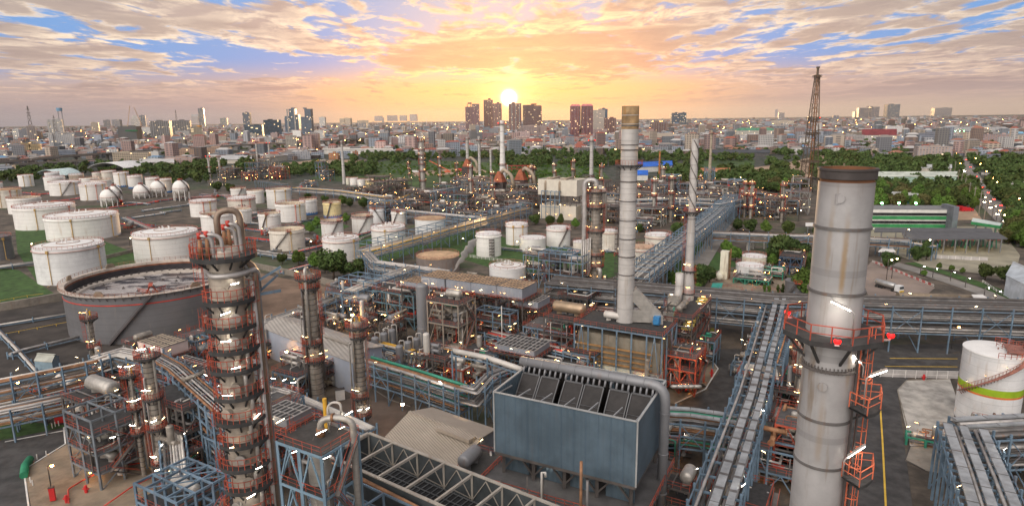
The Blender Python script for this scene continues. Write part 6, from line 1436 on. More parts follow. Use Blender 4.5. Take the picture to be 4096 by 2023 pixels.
# green pipework yard with horizontal tank and cold box
unit('green pipe yard with red rails before the white domed tank', G(3010, 1130), 14, 10, [2.5], equip=6, npipe=16, lamps=3, mats=[PIPEG, PIPEW], frame=PIPEG, deck=.3)
unit('green piped skid right of the white domed tank', G(3085, 1110), 10, 8, [2.2, 4.5], equip=4, npipe=14, lamps=3, mats=[PIPEG, PIPEG, PIPEW], frame=PIPEG, deck=.2)
unit('red railed cooler house with white fans beside the great right chimney', G(3165, 1085), 9, 15, [4, 8], equip=3, npipe=8, lamps=8, frame=M('navy_steel', (.05, .09, .15), .6), mats=[PIPEW])
c = G(2895, 1115); t = thing('cold_box', 'tall cream box column beside the big dark tree', 'vessel', c); h = ZAT(c, 1003)
b = MB(); b.box(c, 3.2, 3.2, h, A0); part('casing', b, MATS['cream_tank_paint'], t); b = MB(); b.ladder(c+AX*1.8, 0, h, A0, True, .1); b.tube([c+AX*2.2+AY*1, c+AX*2.2+AY*1+Vector((0, 0, h+1))], .25, 8); part('ladder', b, PIPEB, t)
b = MB(); drum(b, G(2880, 1100, 1.8), AY-AX*.1, 7.5, 1.5, 20); solo('bullet_tank', b, MATS['cream_tank_paint'], 'cream horizontal bullet tank at the foot of the cream box column', 'tank')
for k, (px, yb, yt) in enumerate(((2993, 1000, 970), (3010, 995, 963), (3056, 995, 960))): vessel(('short white vessel behind the green yard, left one', 'short white vessel behind the green yard, middle one', 'slim white vessel behind the green yard, right one')[k], px, yb, yt, (18, 12, 6)[k], PIPEW, 'small white vessels')

pr('blue rack under the fat silver drum structure', [(300, 1640), (480, 1610), (640, 1570)], 6, 4, npipes=6, levels=2, step=4)
pr('blue rack running from the thin columns towards the camera', [(700, 1560), (690, 1750), (720, 2060)], 9, 4.5, npipes=7, levels=3, dz=2.5, step=4, mats=[PIPE, PIPED, PIPEB, PIPEW], lamps=3)
pr('pipe rack between the near steel tower and the trough cooler', [(1120, 1560), (1330, 1650), (1480, 1720)], 8, 3.5, npipes=6, levels=2, step=4, mats=[PIPE, PIPEW, PIPED])
pr('crosswise silver pipe rack before the tall grey vessel structure', [(1500, 1370), (1700, 1420), (1900, 1470)], 5, 3.5, npipes=6, levels=2, step=5, mats=[PIPE, PIPEW, PIPEY])
pr('pipe rack from the golden coolers to the furnace house', [(1960, 1330), (2180, 1385), (2370, 1430)], 8, 5, npipes=8, levels=2, step=5, mats=[PIPE, PIPEW, PIPED, PIPER], loop=1.5, lamps=3)
# ground pipework and pump pads among the tanks
g4 = random.Random(31); TF = [(520, 905), (640, 860), (700, 930), (880, 905), (960, 900), (1010, 860), (1060, 930), (740, 825), (860, 785), (600, 815), (480, 815), (300, 800), (150, 780), (1130, 1000), (1250, 965), (1390, 965), (1200, 760), (1190, 900), (930, 960), (1560, 905), (2110, 1010), (2300, 1020), (2440, 1010), (1380, 1030)]
for k, (px, py) in enumerate(TF):
    c = G(px, py); a = A0+(pi/2 if k % 2 else 0); d = Vector((cos(a), sin(a), 0)); e = Vector((-d.y, d.x, 0)); L = g4.uniform(18, 42)
    pipe_rack(lab(('low red pipe track', 'low pale pipe track', 'low pink and grey pipe track')[k % 3]+' on the ground', px, py), [c-d*L, c+d*L*.2, c+d*L*.2+e*6, c+d*L+e*6], .9, 2.6, npipes=5, levels=1, mats=[(PIPER, PIPE), (PIPEW, PIPE), (PIPER, PIPEW, PIPED)][k % 3], step=8, brace=False, world=True, rmax=.34)
    if k % 2 == 0: unit(lab(('little red valve pad', 'little pump pad')[k % 4 // 2], px, py), c+d*8-e*5, 6, 4, [1.6], equip=4, npipe=8, lamps=2, frame=RED, mats=[PIPER, PIPEW, GREY], stairs=False, bay=3)
# more plant packed into the near ground
NE = [('crowded pipe frame between the thin columns and the near tower', 660, 1640, 10, 9, [5, 10], BLUE, 20), ('low pipe block behind the fat silver drum', 480, 1560, 12, 8, [4, 8], STEEL, 18), ('pump frame under the blue lower pipe bridge', 230, 1580, 14, 6, [3], RED, 12), ('dark frame full of beams right of the slender cladded column', 760, 1760, 14, 10, [5, 10, 15], STEEL, 22),
 ('pipe frame at the foot of the near tower', 1000, 1880, 12, 9, [6, 11], BLUE, 22), ('low block of silver pipes right of the near steel tower', 1440, 1960, 9, 6, [5, 9], BLUE, 16), ('pipe frame behind the near steel tower by the sheds', 1190, 1560, 9, 7, [4, 8], BLUE, 16), ('piped block in front of the long grey shed wall', 1240, 1500, 16, 5, [4, 7], STEEL, 18),
 ('brown yard structure between the grey vessels and the lagged rack', 1740, 1500, 12, 7, [4, 9], STEEL, 18), ('pipe tangle left of the low fan cooler', 1930, 1480, 10, 7, [4, 8], BLUE, 18), ('pipe block behind the furnace house', 2420, 1380, 16, 9, [5, 10], STEEL, 18), ('railed pipe deck under the tan drum platform', 2290, 1390, 12, 9, [5, 10], STEEL, 18),
 ('dense pipe deck right of the spiral stack heater', 2830, 1420, 5, 8, [4, 8], BLUE, 10), ('pipe block under the twin fan cooler', 3020, 1540, 9, 6, [4], BLUE, 14), ('crowded skid beside the great right chimney foot', 3190, 1830, 8, 9, [4, 8, 12], RED, 18), ('pipe rows beneath the ladder like tray bridge', 3120, 1330, 9, 8, [4, 8], BLUE, 14), ('small skid at the edge of the whitewashed slab', 3700, 1770, 7, 3, [2], PIPEG, 8),
 ('rear pipe block beside the blue open roof frame', 1380, 1220, 12, 7, [4, 8], BLUE, 16), ('pipe block right of the tall grey vessel', 1760, 1330, 9, 8, [5, 10, 14], STEEL, 16), ('deck of white pipes before the golden coolers', 2060, 1300, 14, 7, [5, 10], STEEL, 18), ('pipe house below the steam plume', 1880, 1200, 14, 6, [5, 9], STEEL, 14), ('cluster of pipes left of the furnace house', 2340, 1480, 9, 9, [5, 9], BLUE, 18)]
for lb, px, py, Lu, Lv, lv, fr, np_ in NE: unit(lb, G(px, py, lv[-1]*.3)-Vector((0, 0, lv[-1]*.3)), Lu, Lv, lv, equip=5, npipe=np_, lamps=5, frame=fr, bay=4.5, stairs=False, deck=.5)

# and the smaller skids that fill what is left between them
def inpoly(px, py, P):
    r = False
    for (x0, y0), (x1, y1) in zip(P, P[1:]+P[:1]):
        if (y0 > py) != (y1 > py) and px < (x1-x0)*(py-y0)/(y1-y0)+x0: r = not r
    return r
FILLP = [(560, 1440), (1050, 1330), (1420, 1190), (1690, 1100), (1950, 1150), (2330, 1080), (2470, 1110), (2580, 1180), (2600, 1400), (2580, 1640), (2200, 1560), (1880, 1590), (1640, 1520), (1480, 1480), (1400, 1560), (1240, 1640), (1150, 2000), (640, 1990), (600, 1700)]
FILL2 = [(2960, 1350), (3180, 1330), (3260, 1500), (3230, 2020), (2900, 2020), (3010, 1600)]
g5 = random.Random(77); nf = 0
FN = ['pipe skid', 'pump skid', 'valve and pipe frame', 'small vessel frame', 'manifold rack', 'exchanger frame']
FA_ = ['silver', 'rusty', 'blue framed', 'red railed', 'crowded', 'low', 'dark']
for k in range(1600):
    px, py = (g5.uniform(560, 2600), g5.uniform(1080, 2000)) if k % 4 else (g5.uniform(2880, 3270), g5.uniform(1330, 2020))
    if not inpoly(px, py, FILLP if k % 4 else FILL2): continue
    if 1560 < px < 1740 and py > 1400 and py < 1520: continue
    c = G(px, py); L = g5.uniform(5, 9); W_ = g5.uniform(4, 7); r = (L+W_)*.27
    if any((c.x-q[0])**2+(c.y-q[1])**2 < (r+q[2])**2*.92 for q in OCC): continue
    h = g5.choice((2.6, 3.5, 5, 7)); nf += 1; i = int(g5.random()*7)
    unit(lab(FA_[i]+' '+FN[nf % 6], px, py), c, L, W_, [h] if h < 4 else [h/2, h], equip=4, npipe=13, lamps=3, frame=(STEEL, STEEL, BLUE, RED, STEEL, BLUE, STEEL)[i], bay=3.6, stairs=False, deck=.3, rail_t=.06, mats=[CLADB, CLAD, PIPEW, GREY, PIPEB if i == 1 else CLADB])
    if nf > 62: break
# ------------------------------------------------------------------ city facades
def facade(name, sx, sz, glass=(.035, .045, .06), fx=(.22, .80), fz=(.30, .80), lit=.955):
    mt = bpy.data.materials.new(name); mt.use_nodes = True; t = NT(mt.node_tree); b = mt.node_tree.nodes['Principled BSDF']
    tc = t.new('ShaderNodeTexCoord'); x, y, z = t.sep(tc.outputs['Object']); nx, ny, nz = t.sep(tc.outputs['Normal'])
    oi = t.new('ShaderNodeObjectInfo')
    sel = t.m('GREATER_THAN', t.m('ABSOLUTE', nx), t.m('ABSOLUTE', ny)); u = t.m('ADD', t.m('MULTIPLY', y, sel), t.m('MULTIPLY', x, t.m('SUBTRACT', 1.0, sel)))
    uu, zz = t.m('DIVIDE', u, sx), t.m('DIVIDE', z, sz)
    def band(v, a, c): f = t.m('FRACT', v); return t.m('MULTIPLY', t.m('GREATER_THAN', f, a), t.m('LESS_THAN', f, c))
    wall = t.m('LESS_THAN', t.m('ABSOLUTE', nz), .5)
    win = t.m('MULTIPLY', t.m('MULTIPLY', band(uu, *fx), band(zz, *fz)), wall)
    wn = t.new('ShaderNodeTexWhiteNoise'); t.put(wn.inputs['Vector'], t.comb(t.m('FLOOR', uu), t.m('FLOOR', zz), t.m('MULTIPLY', oi.outputs['Random'], 50)))
    base = t.mix(t.m('MULTIPLY', t.noise(tc.outputs['Object'], .05, 4), .2), oi.outputs['Color'], (.25, .22, .20))
    roof = t.mix(t.step(t.noise(tc.outputs['Object'], .12, 3), .4, .6), (.22, .21, .20), (.38, .36, .34))
    base = t.mix(wall, roof, base); gl = t.mix(wn.outputs[0], glass, tuple(g*3 for g in glass))
    t.put(b.inputs['Base Color'], t.mix(win, base, gl)); t.put(b.inputs['Roughness'], t.m('SUBTRACT', .8, t.m('MULTIPLY', win, .5)))
    on = t.m('MULTIPLY', win, t.m('GREATER_THAN', wn.outputs[0], lit)); b.inputs['Emission Color'].default_value = (1, .72, .36, 1); t.put(b.inputs['Emission Strength'], t.m('MULTIPLY', on, 2.2))
    return mt
FA = facade('flat_facade', 4.2, 3.3, (.10, .11, .13), (.26, .76)); FB = facade('tower_facade', 6.5, 4.4, (.05, .058, .075), (.24, .78)); FC = facade('ribbon_facade', 9.0, 3.6, fx=(.04, .97), fz=(.38, .80)); FD = facade('glass_facade', 5.0, 4.2, (.02, .04, .06), (.06, .94), (.1, .93), .97)
FE = facade('gallery_facade', 3.6, 3.0, (.05, .042, .038), (.12, .9), (.42, .95), .97); PLAIN = facade('plain_wall', 9, 99, fx=(2, 3))
def colr(o, c): o.color = (*c, 1); return o
def block(label, l, r, yt, yb, col, fac=None, dep=.6, rot=None, name='tower_block', cat='building', group=None, vols=None, roofc=None, gable=None, plant=True, fins=0, finc=(.7, .68, .65), h=None, depth=None):
    """one building: body volumes, roof works, optional vertical balcony fins or a pitched roof"""
    col = tuple(q*(.42+.52*q) for q in col); finc = tuple(q*.75 for q in finc)  # wall colours darkened to stand in for backlit fronts
    c = G((l+r)/2, yb); m = MPP(c); W = (r-l)*m; H = h or ZAT(c, yt)
    a = (random.uniform(-.25, .25) if rot is None else rot)-atan2(c.x, c.y)*.6; Dp = depth or W*dep; W = W/(abs(cos(a))+dep*abs(sin(a)))if depth is None else W
    c = V3(c, 0)+Vector((sin(atan2(c.x, c.y)), cos(atan2(c.x, c.y)), 0))*Dp*.5
    t = thing(name, label, cat, c, group); t.rotation_euler = (0, 0, a)
    def pt(nm, b, mt, cc, par=None):
        me = b.mesh(nm, mt); o = bpy.data.objects.new(nm, me); COL.objects.link(o); o.parent = par or t; o.color = (*cc, 1); return o
    body = None
    for k, (x0, x1, y0, y1, z0, z1) in enumerate(vols or [(0, 1, 0, 1, 0, 1)]):
        b = MB(); ins = .02*k; b.hexa([Vector(((xx-.5)*W, (yy-.5)*Dp, zz*H)) for xx, yy, zz in ((x0, y0-ins, z0), (x1, y0-ins, z0), (x1, y1, z0), (x0, y1, z0), (x0, y0-ins, z1), (x1, y0-ins, z1), (x1, y1, z1), (x0, y1, z1))])
        o = pt('body' if k == 0 else 'wing', b, fac or FB, col if k % 2 == 0 else tuple(min(1, q*1.15) for q in col)); body = body or o
    if gable:
        b = MB(); e = 1.04; k = b.verts([(-W/2*e, -Dp/2*e, H), (W/2*e, -Dp/2*e, H), (W/2*e, Dp/2*e, H), (-W/2*e, Dp/2*e, H), (-W/2*(e if gable[1] == 'gable' else e-.25), 0, H+gable[0]*Dp), (W/2*(e if gable[1] == 'gable' else e-.25), 0, H+gable[0]*Dp)])
        for q in ((0, 1, 5, 4), (1, 2, 5), (2, 3, 4, 5), (3, 0, 4), (3, 2, 1, 0)): b.face([k+i for i in q])
        pt('roof', b, M_roof(roofc or (.30, .09, .06)), roofc or (.3, .09, .06))
    elif plant:
        b = MB(); b.box((W*random.uniform(-.2, .2), 0, H), W*.28, Dp*.4, max(2.2, H*.05)); pt('roof_plant', b, PLAIN, tuple(q*.8 for q in col), body)
        if random.random() < .5: b = MB(); b.cyl((W*.3, Dp*.1, H), 1.4, 2.4, 10); pt('water_tank', b, PLAIN, (.5, .5, .5), body)
    for k in range(fins):
        b = MB(); x = -W/2+W*(k+.5)/fins; b.box((x, -Dp/2-.6, 2), W/fins*.2, 1.2, H-3); pt('balcony_stack', b, FE, finc)
    return t
_MR = {}
def M_roof(c):
    k = tuple(round(x, 2) for x in c)
    if k not in _MR: _MR[k] = M('roof_tiles_%d' % len(_MR), c, .8, var=.25, vs=.12)
    return _MR[k]
B = block
cream, white, grey, dgrey, pinkw, tan = (.66, .57, .46), (.80, .78, .75), (.36, .36, .38), (.12, .13, .15), (.62, .44, .40), (.50, .40, .30)
H_ = [('pale high rise pair at far left, left tower', 60, 88, 516, 562, white, FB, {}), ('lower middle slab between the two pale far left high rises', 86, 118, 518, 564, grey, FB, {}), ('pale high rise pair at far left, brown sided right tower', 116, 150, 504, 568, (.55, .48, .44), FB, {}),
 ('white and dark windowed high rise behind the white hotel block', 200, 257, 478, 542, white, FB, dict(fins=4)), ('white hotel like block with a grey centre, left city', 204, 303, 533, 596, (.72, .70, .68), FA, dict(vols=[(.15, .85, 0, 1, 0, .96), (0, .16, -.1, 1, 0, 1), (.84, 1, -.1, 1, 0, 1)])),
 ('yellow cream apartment pair before the viaduct', 100, 166, 570, 624, (.60, .48, .28), FE, dict(vols=[(0, .42, 0, 1, 0, 1), (.5, 1, 0, 1, 0, .9)])), ('long grey car park block by the viaduct', 140, 309, 601, 631, (.33, .36, .42), FC, dict(dep=.25)),
 ('grey netted tower under construction with a green band and two cranes', 489, 563, 506, 574, (.17, .175, .18), PLAIN, {}), ('tall white stepped tower behind the netted tower', 525, 561, 464, 506, white, FB, dict(vols=[(0, 1, 0, 1, 0, .7), (.2, .8, .1, .9, .7, 1)])),
 ('white ribbon windowed block right of the netted tower', 563, 611, 510, 540, white, FA, {}), ('dark windowed twin slab, left half', 611, 690, 484, 558, (.33, .32, .31), FB, dict(fins=9)), ('dark windowed twin slab, right half', 692, 770, 482, 548, (.33, .32, .31), FB, dict(fins=8)),
 ('cream round cornered tower with an orange drum on its roof', 766, 816, 508, 568, (.66, .58, .44), FC, {}), ('slim tallest grey tower of the left skyline', 800, 822, 434, 504, (.30, .29, .31), FD, {}), ('grey gabled tower beside the slim tallest one', 770, 798, 462, 494, grey, FB, dict(gable=(.5, 'gable'), roofc=(.2, .22, .24))),
 ('white stepped tower with a lit sign band', 704, 728, 446, 480, white, FC, dict(vols=[(0, 1, 0, 1, 0, .6), (.3, 1, 0, 1, .6, 1)])), ('blue striped tower right of the construction cranes', 563, 587, 462, 510, (.30, .36, .46), FD, dict(fins=3)),
 ('left of two plain grey towers far left', 417, 445, 480, 512, grey, FB, {}), ('right of two plain grey towers far left', 455, 487, 479, 512, grey, FB, {}), ('cream stepped tower far left', 371, 399, 490, 532, cream, FB, {}), ('dark purple tower left of the glass blocks', 978, 1006, 451, 516, (.16, .14, .20), FD, {}),
 ('green glazed tower in the hazy left distance', 884, 912, 473, 500, (.28, .36, .38), FC, {}), ('long cream gallery apartment slab above the arched hall', 463, 600, 610, 652, (.66, .57, .45), FE, dict(dep=.2, rot=-.2)), ('white end block left of the long gallery slab', 431, 477, 597, 640, white, FA, {}), ('white end block right of the long gallery slab', 600, 640, 606, 636, white, PLAIN, {}),
 ('left of two pinkish gallery slabs by the viaduct', 682, 806, 597, 628, (.66, .48, .36), FE, dict(dep=.2, rot=-.15)), ('right of two pinkish gallery slabs by the viaduct', 806, 926, 590, 623, (.66, .48, .36), FE, dict(dep=.2, rot=-.15)), ('pink low office in front of the gallery slabs', 650, 794, 630, 656, (.62, .46, .40), FA, dict(dep=.4)),
 ('pink red roofed block at the viaduct', 958, 1046, 556, 580, (.60, .32, .32), FA, {}), ('dark glass office block, lower left part', 985, 1058, 500, 552, (.06, .075, .09), FD, {}), ('dark glass office block with pale frame, taller part', 1056, 1132, 480, 552, (.05, .07, .085), FD, {}), ('blue glass tower behind the dark glass office', 1076, 1106, 462, 488, (.10, .18, .30), FD, {}),
 ('blue and orange capped condominium tower', 1146, 1203, 436, 538, (.24, .31, .40), FD, dict(vols=[(.35, .78, 0, 1, 0, 1), (0, .4, .1, 1, 0, .72), (.75, 1, .1, 1, 0, .78)], fins=2)), ('grey blue condominium tower with a stepped crown', 1212, 1255, 436, 540, (.27, .30, .36), FD, dict(vols=[(.4, 1, 0, 1, 0, 1), (0, .45, .1, 1, 0, .7)])), ('slim white tower right of the condominium towers', 1281, 1305, 469, 512, white, FB, {}),
 ('cream triple slab on the skyline left of the sun', 1363, 1407, 473, 502, cream, FB, dict(vols=[(0, .45, 0, 1, 0, .95), (.5, 1, 0, 1, 0, 1)])), ('cream low slab row on the skyline', 1427, 1477, 482, 500, cream, FB, {}), ('grey arched block left of the interchange', 1421, 1469, 493, 518, grey, FA, {}), ('grey brown block at the interchange', 1491, 1537, 494, 518, (.42, .36, .34), FA, {}),
 ('white block with one blank side near the billboard', 1259, 1299, 523, 562, white, FA, {}), ('white staggered apartment block left of the billboard', 1144, 1192, 543, 602, (.70, .66, .60), FE, {}), ('long white and grey block by the wood', 1459, 1580, 553, 582, (.56, .55, .55), FA, dict(dep=.3)), ('white framed block with grey windows in the centre left', 1597, 1641, 541, 568, white, FC, {}), ('white gabled flats row left of the sunlit towers', 1670, 1730, 538, 566, (.66, .60, .55), FE, {}),
 ('pale long terrace of flats below the sunlit towers', 1745, 1865, 538, 565, (.64, .54, .48), FE, dict(dep=.25)), ('pink office below the sunlit towers', 1906, 1976, 532, 562, (.56, .36, .34), FC, {}), ('white podium left of the sunlit towers', 1836, 1900, 500, 530, (.64, .48, .46), FA, {}),
 ('sunlit tower group, arched left tower', 1862, 1920, 416, 530, (.42, .25, .25), FB, dict(vols=[(0, .5, 0, 1, 0, .9), (.5, 1, 0, 1, 0, 1)], fins=4, finc=(.5, .32, .28))), ('sunlit tower group, tallest thin tower', 1936, 1974, 400, 528, (.50, .30, .24), FB, dict(fins=3, finc=(.6, .4, .3))), ('sunlit tower group, lower shoulder tower', 1972, 2008, 414, 528, (.48, .29, .24), FB, dict(fins=2, finc=(.6, .4, .3))), ('sunlit tower right under the sun', 2036, 2086, 414, 530, (.48, .30, .25), FB, dict(fins=3)),
 ('brown blank sided tower right of the sun', 2092, 2166, 420, 530, (.40, .24, .18), FC, dict(vols=[(0, .55, 0, 1, 0, 1), (.52, 1, 0, 1, 0, .98)])), ('white terraced hotel below the sun', 2080, 2186, 503, 556, (.64, .50, .44), FC, dict(vols=[(0, .7, 0, 1, 0, 1), (.65, 1, .1, 1, 0, .97)])), ('white flats with red roofs right of the white stack', 2100, 2172, 566, 606, (.66, .54, .50), FE, dict(gable=(.25, 'hip'))),
 ('red twin towers with pink roofs, left tower', 2279, 2322, 425, 552, (.34, .11, .11), FB, dict(gable=(.28, 'hip'), roofc=(.62, .20, .20), fins=3, finc=(.50, .16, .15))), ('red twin towers with pink roofs, right tower', 2324, 2369, 424, 552, (.31, .10, .10), FB, dict(gable=(.28, 'hip'), roofc=(.62, .20, .20), fins=3, finc=(.46, .15, .14))),
 ('white gridded tower right of the red twins', 2371, 2417, 440, 538, (.66, .58, .50), FA, {}), ('grey sloping topped tower behind the white gridded one', 2390, 2428, 436, 530, (.30, .29, .33), FD, {}), ('red brown tower beside the great central chimney', 2417, 2461, 472, 544, (.36, .18, .15), FB, dict(fins=4, finc=(.55, .36, .32))), ('brown square block with white window rows right of the central chimney', 2597, 2671, 490, 538, (.27, .13, .10), FB, dict(fins=7, finc=(.5, .42, .38))),
 ('left of the dark blue twin towers', 2683, 2716, 452, 504, (.09, .11, .18), FD, {}), ('right of the dark blue twin towers', 2717, 2742, 451, 500, (.11, .17, .22), FD, {}), ('long white block with a green roof on the right plain', 2942, 3092, 522, 552, (.68, .64, .56), FA, dict(dep=.2, gable=(.35, 'hip'), roofc=(.08, .22, .14))), ('low white hall behind the spiral stack', 2560, 2700, 534, 556, (.66, .58, .50), PLAIN, dict(dep=.4, plant=False)),
 ('unfinished dark block with cranes on the right skyline', 3427, 3509, 428, 470, (.13, .13, .16), FB, dict(vols=[(0, .55, 0, 1, 0, .92), (.6, 1, 0, 1, 0, 1), (.5, .62, .1, 1, 0, .8)])), ('dark blue slab on the right skyline', 3539, 3589, 418, 468, (.10, .15, .22), FD, {}), ('wide grey slab farthest right on the skyline', 3729, 3797, 432, 464, (.30, .29, .30), FB, {}),
 ('cream low blocks before the unfinished block', 3412, 3480, 446, 470, cream, FA, {}), ('white mansion with a dark red roof', 3451, 3573, 541, 572, (.70, .66, .60), FA, dict(dep=.35, gable=(.55, 'gable'), roofc=(.17, .03, .035))), ('white curved wing beside the red roofed mansion', 3359, 3449, 540, 574, (.66, .63, .62), FE, dict(dep=.3)), ('grey school block with a red balcony front', 3669, 3788, 532, 584, (.36, .37, .42), FC, dict(dep=.4)), ('orange framed white block with a flat roof before the school', 3661, 3792, 586, 640, (.60, .50, .45), FA, dict(dep=.4)),
 ('cream slab at the right horizon left of the mast', 3072, 3170, 482, 502, cream, FA, dict(dep=.2)), ('white slender block at the right distance', 3630, 3658, 470, 500, (.6, .6, .62), FB, {}), ('long low white works along the right horizon', 3780, 3990, 508, 530, (.60, .60, .60), FA, dict(dep=.1)), ('yellow and red school row at the right edge', 4000, 4064, 578, 597, (.55, .50, .20), FA, dict(dep=.2)), ('pale blue shed at the right edge', 4030, 4085, 534, 552, (.18, .36, .50), PLAIN, dict(gable=(.2, 'gable'), roofc=(.2, .42, .58))),
 ('yellow block behind the long flats right of the spiral stack', 2822, 2874, 548, 568, (.60, .44, .20), FA, {}), ('blue fronted low block left of the central chimney', 2388, 2432, 552, 578, (.4, .45, .55), FA, {}), ('cream flats below the red twins', 2248, 2300, 584, 604, cream, FA, {}), ('pink small flats below the red twins', 2244, 2316, 552, 572, (.6, .4, .36), FA, {}),
 ('orange flats before the far wood', 1319, 1357, 612, 638, (.62, .30, .08), FA, {}), ('small orange flats behind the wood', 1410, 1434, 606, 622, (.55, .26, .1), FA, {}), ('blue white office at the left edge by the shelter', -40, 58, 665, 702, (.62, .64, .68), FC, dict(dep=.6)), ('white block at the left edge before the viaduct', -20, 44, 606, 642, (.68, .64, .62), FE, {}), ('grey low office left of the yellow cream apartments', 38, 100, 578, 606, (.42, .46, .48), FC, {})]
HERO = [(l, r, yt, yb) for lb, l, r, yt, yb, *_ in H_]+[(3500, 3828, 700, 737), (3519, 3672, 765, 816), (2525, 2690, 660, 694), (2526, 2592, 696, 722), (2840, 3080, 605, 629), (1290, 1574, 595, 618), (1075, 1262, 618, 653), (345, 500, 650, 684), (138, 236, 680, 717), (3436, 3790, 838, 922), (2800, 2920, 680, 700)]
VIA = [(0, 652), (250, 626), (433, 612), (860, 588), (1026, 577), (1425, 556), (1665, 520)]
def hides(px, py, hp, wp=10):
    '''would something hp rows tall standing here stand in front of a surveyed building?'''
    for l, r, yt, yb in HERO:
        if l-wp < px < r+wp and yb-4 < py < yb+hp-(yb-yt)*.25: return True
    for (x0, y0), (x1, y1) in zip(VIA[:-1], VIA[1:]):
        if x0 <= px < x1 and 20 < py-(y0+(y1-y0)*(px-x0)/(x1-x0)) < 26+hp: return True
    return False
for lb, l, r, yt, yb, cl_, fa, kw in H_:
    B(lb, l, r, yt, yb, cl_, fa, **kw); LM.append(((l+r)/2, yb, 'the '+' '.join(lb.split()[:5]).rstrip(',')) if False else ((l+r)/2, (yt+yb)/2, 'the '+lb.split(',')[0])) if len(lb.split()) <= 7 else None
# ---- extras standing on those blocks
def sign_board(label, px, yb, y0, y1, w_, col):
    c = G(px, yb); m = MPP(c); z0, z1 = ZAT(c, y1), ZAT(c, y0); t = thing('billboard', label, 'billboard', c)
    b = MB(); b.tube([c, V3(c, z1-1)], 1.0, 8); part('post', b, STEEL, t); b = MB(); b.box(V3(c-Vector((0, 1.2, 0)), z0), w_*m, .8, z1-z0); part('panel', b, col, t)
sign_board('white billboard on a tall grey post by the viaduct', 1193, 597, 522, 547, 33, WHITEW)
def crane(label, px, yb, py0, px1, py1):
    c = G(px, yb); p0 = D(px, py0, c.xy.length); p1 = D(px1, py1, c.xy.length); t = thing('tower_crane', label, 'crane', c, 'tower cranes'); b = MB(); b.beam(c, p0, 2.2); part('mast', b, M('crane_tan', (.5, .33, .22), .6), t)
    b = MB(); b.beam(p0, p1, 1.8); b.beam(p0, p0+(p0-p1).normalized()*12, 2.0); part('jib', b, MATS['crane_tan'], t)
crane('upright crane on the netted tower, left one', 511, 572, 500, 519, 424); crane('leaning crane on the netted tower, right one', 563, 570, 490, 536, 430)
for k, (x, y, x1, y1) in enumerate(((3435, 428, 3441, 394), (3474, 430, 3466, 393), (3499, 428, 3499, 400))): crane(('left crane above the unfinished block', 'middle crane above the unfinished block', 'right crane above the unfinished block')[k], x, 470, y, x1, y1)
b = MB(); c = G(526, 574); z = ZAT(c, 526); m = MPP(c); 
b.box(V3(c, z)+Vector((-3.0, -2.6, 0)), 72*m, 1.0, 5, .28*0); solo('safety_net', b, M('green_net', (.02, .13, .05), .8), 'green safety net band round the netted construction tower', 'net')
b = MB(); c = G(790, 568); b.cyl(V3(c, ZAT(c, 516))+Vector((4, 18, 0)), 9, 12, 16); solo('roof_drum', b, M('orange_drum', (.6, .28, .06), .6), 'orange drum on the cream round cornered tower', 'water tank')
def water_tower():
    c = D(244, 480, 5200); c = V3(c, 0); z0, z1 = ZAT(c, 445), ZAT(c, 432); t = thing('water_tower', 'faint blue water tower in the haze at far left', 'water tower', c)
    b = MB(); b.cyl(V3(c, z0), 17, z1-z0, 16, 19); part('bowl', b, M('pale_blue_tank', (.16, .34, .5), .6), t)
    for sx in (-1, 1): b = MB(); b.beam(c+Vector((sx*14, 0, 0)), V3(c+Vector((sx*12, 0, 0)), z0), 3.4); part('leg', b, GREY, t)
water_tower()
def pylon(label, px, yt, dist, w_):
    c = V3(D(px, 480, dist), 0); h = ZAT(c, yt); t = thing('power_pylon', label, 'pylon', c, 'power pylons'); b = MB()
    for s in (-1, 1): b.beam(c+Vector((s*w_, 0, 0)), c+Vector((s*w_*.15, 0, h)), w_*.08)
    for k in range(6):
        q = 1-k/6*.85; b.beam(c+Vector((-w_*q, 0, h*k/6)), c+Vector((w_*(q-.14), 0, h*(k+1)/6)), w_*.1); b.beam(c+Vector((w_*q, 0, h*k/6)), c+Vector((-w_*(q-.14), 0, h*(k+1)/6)), w_*.1)
    part('lattice', b, STEEL, t); b = MB()
    for k in (.7, .8, .9): b.beam(c+Vector((-w_*.8, 0, h*k)), c+Vector((w_*.8, 0, h*k)), w_*.1)
    part('crossarm', b, STEEL, t)
pylon('tall lattice power pylon in the haze at far left', 118, 424, 3600, 13); pylon('smaller faint pylon left of the water tower', 216, 462, 4200, 10); pylon('thin pylon behind the white stepped tower', 706, 440, 4300, 9)
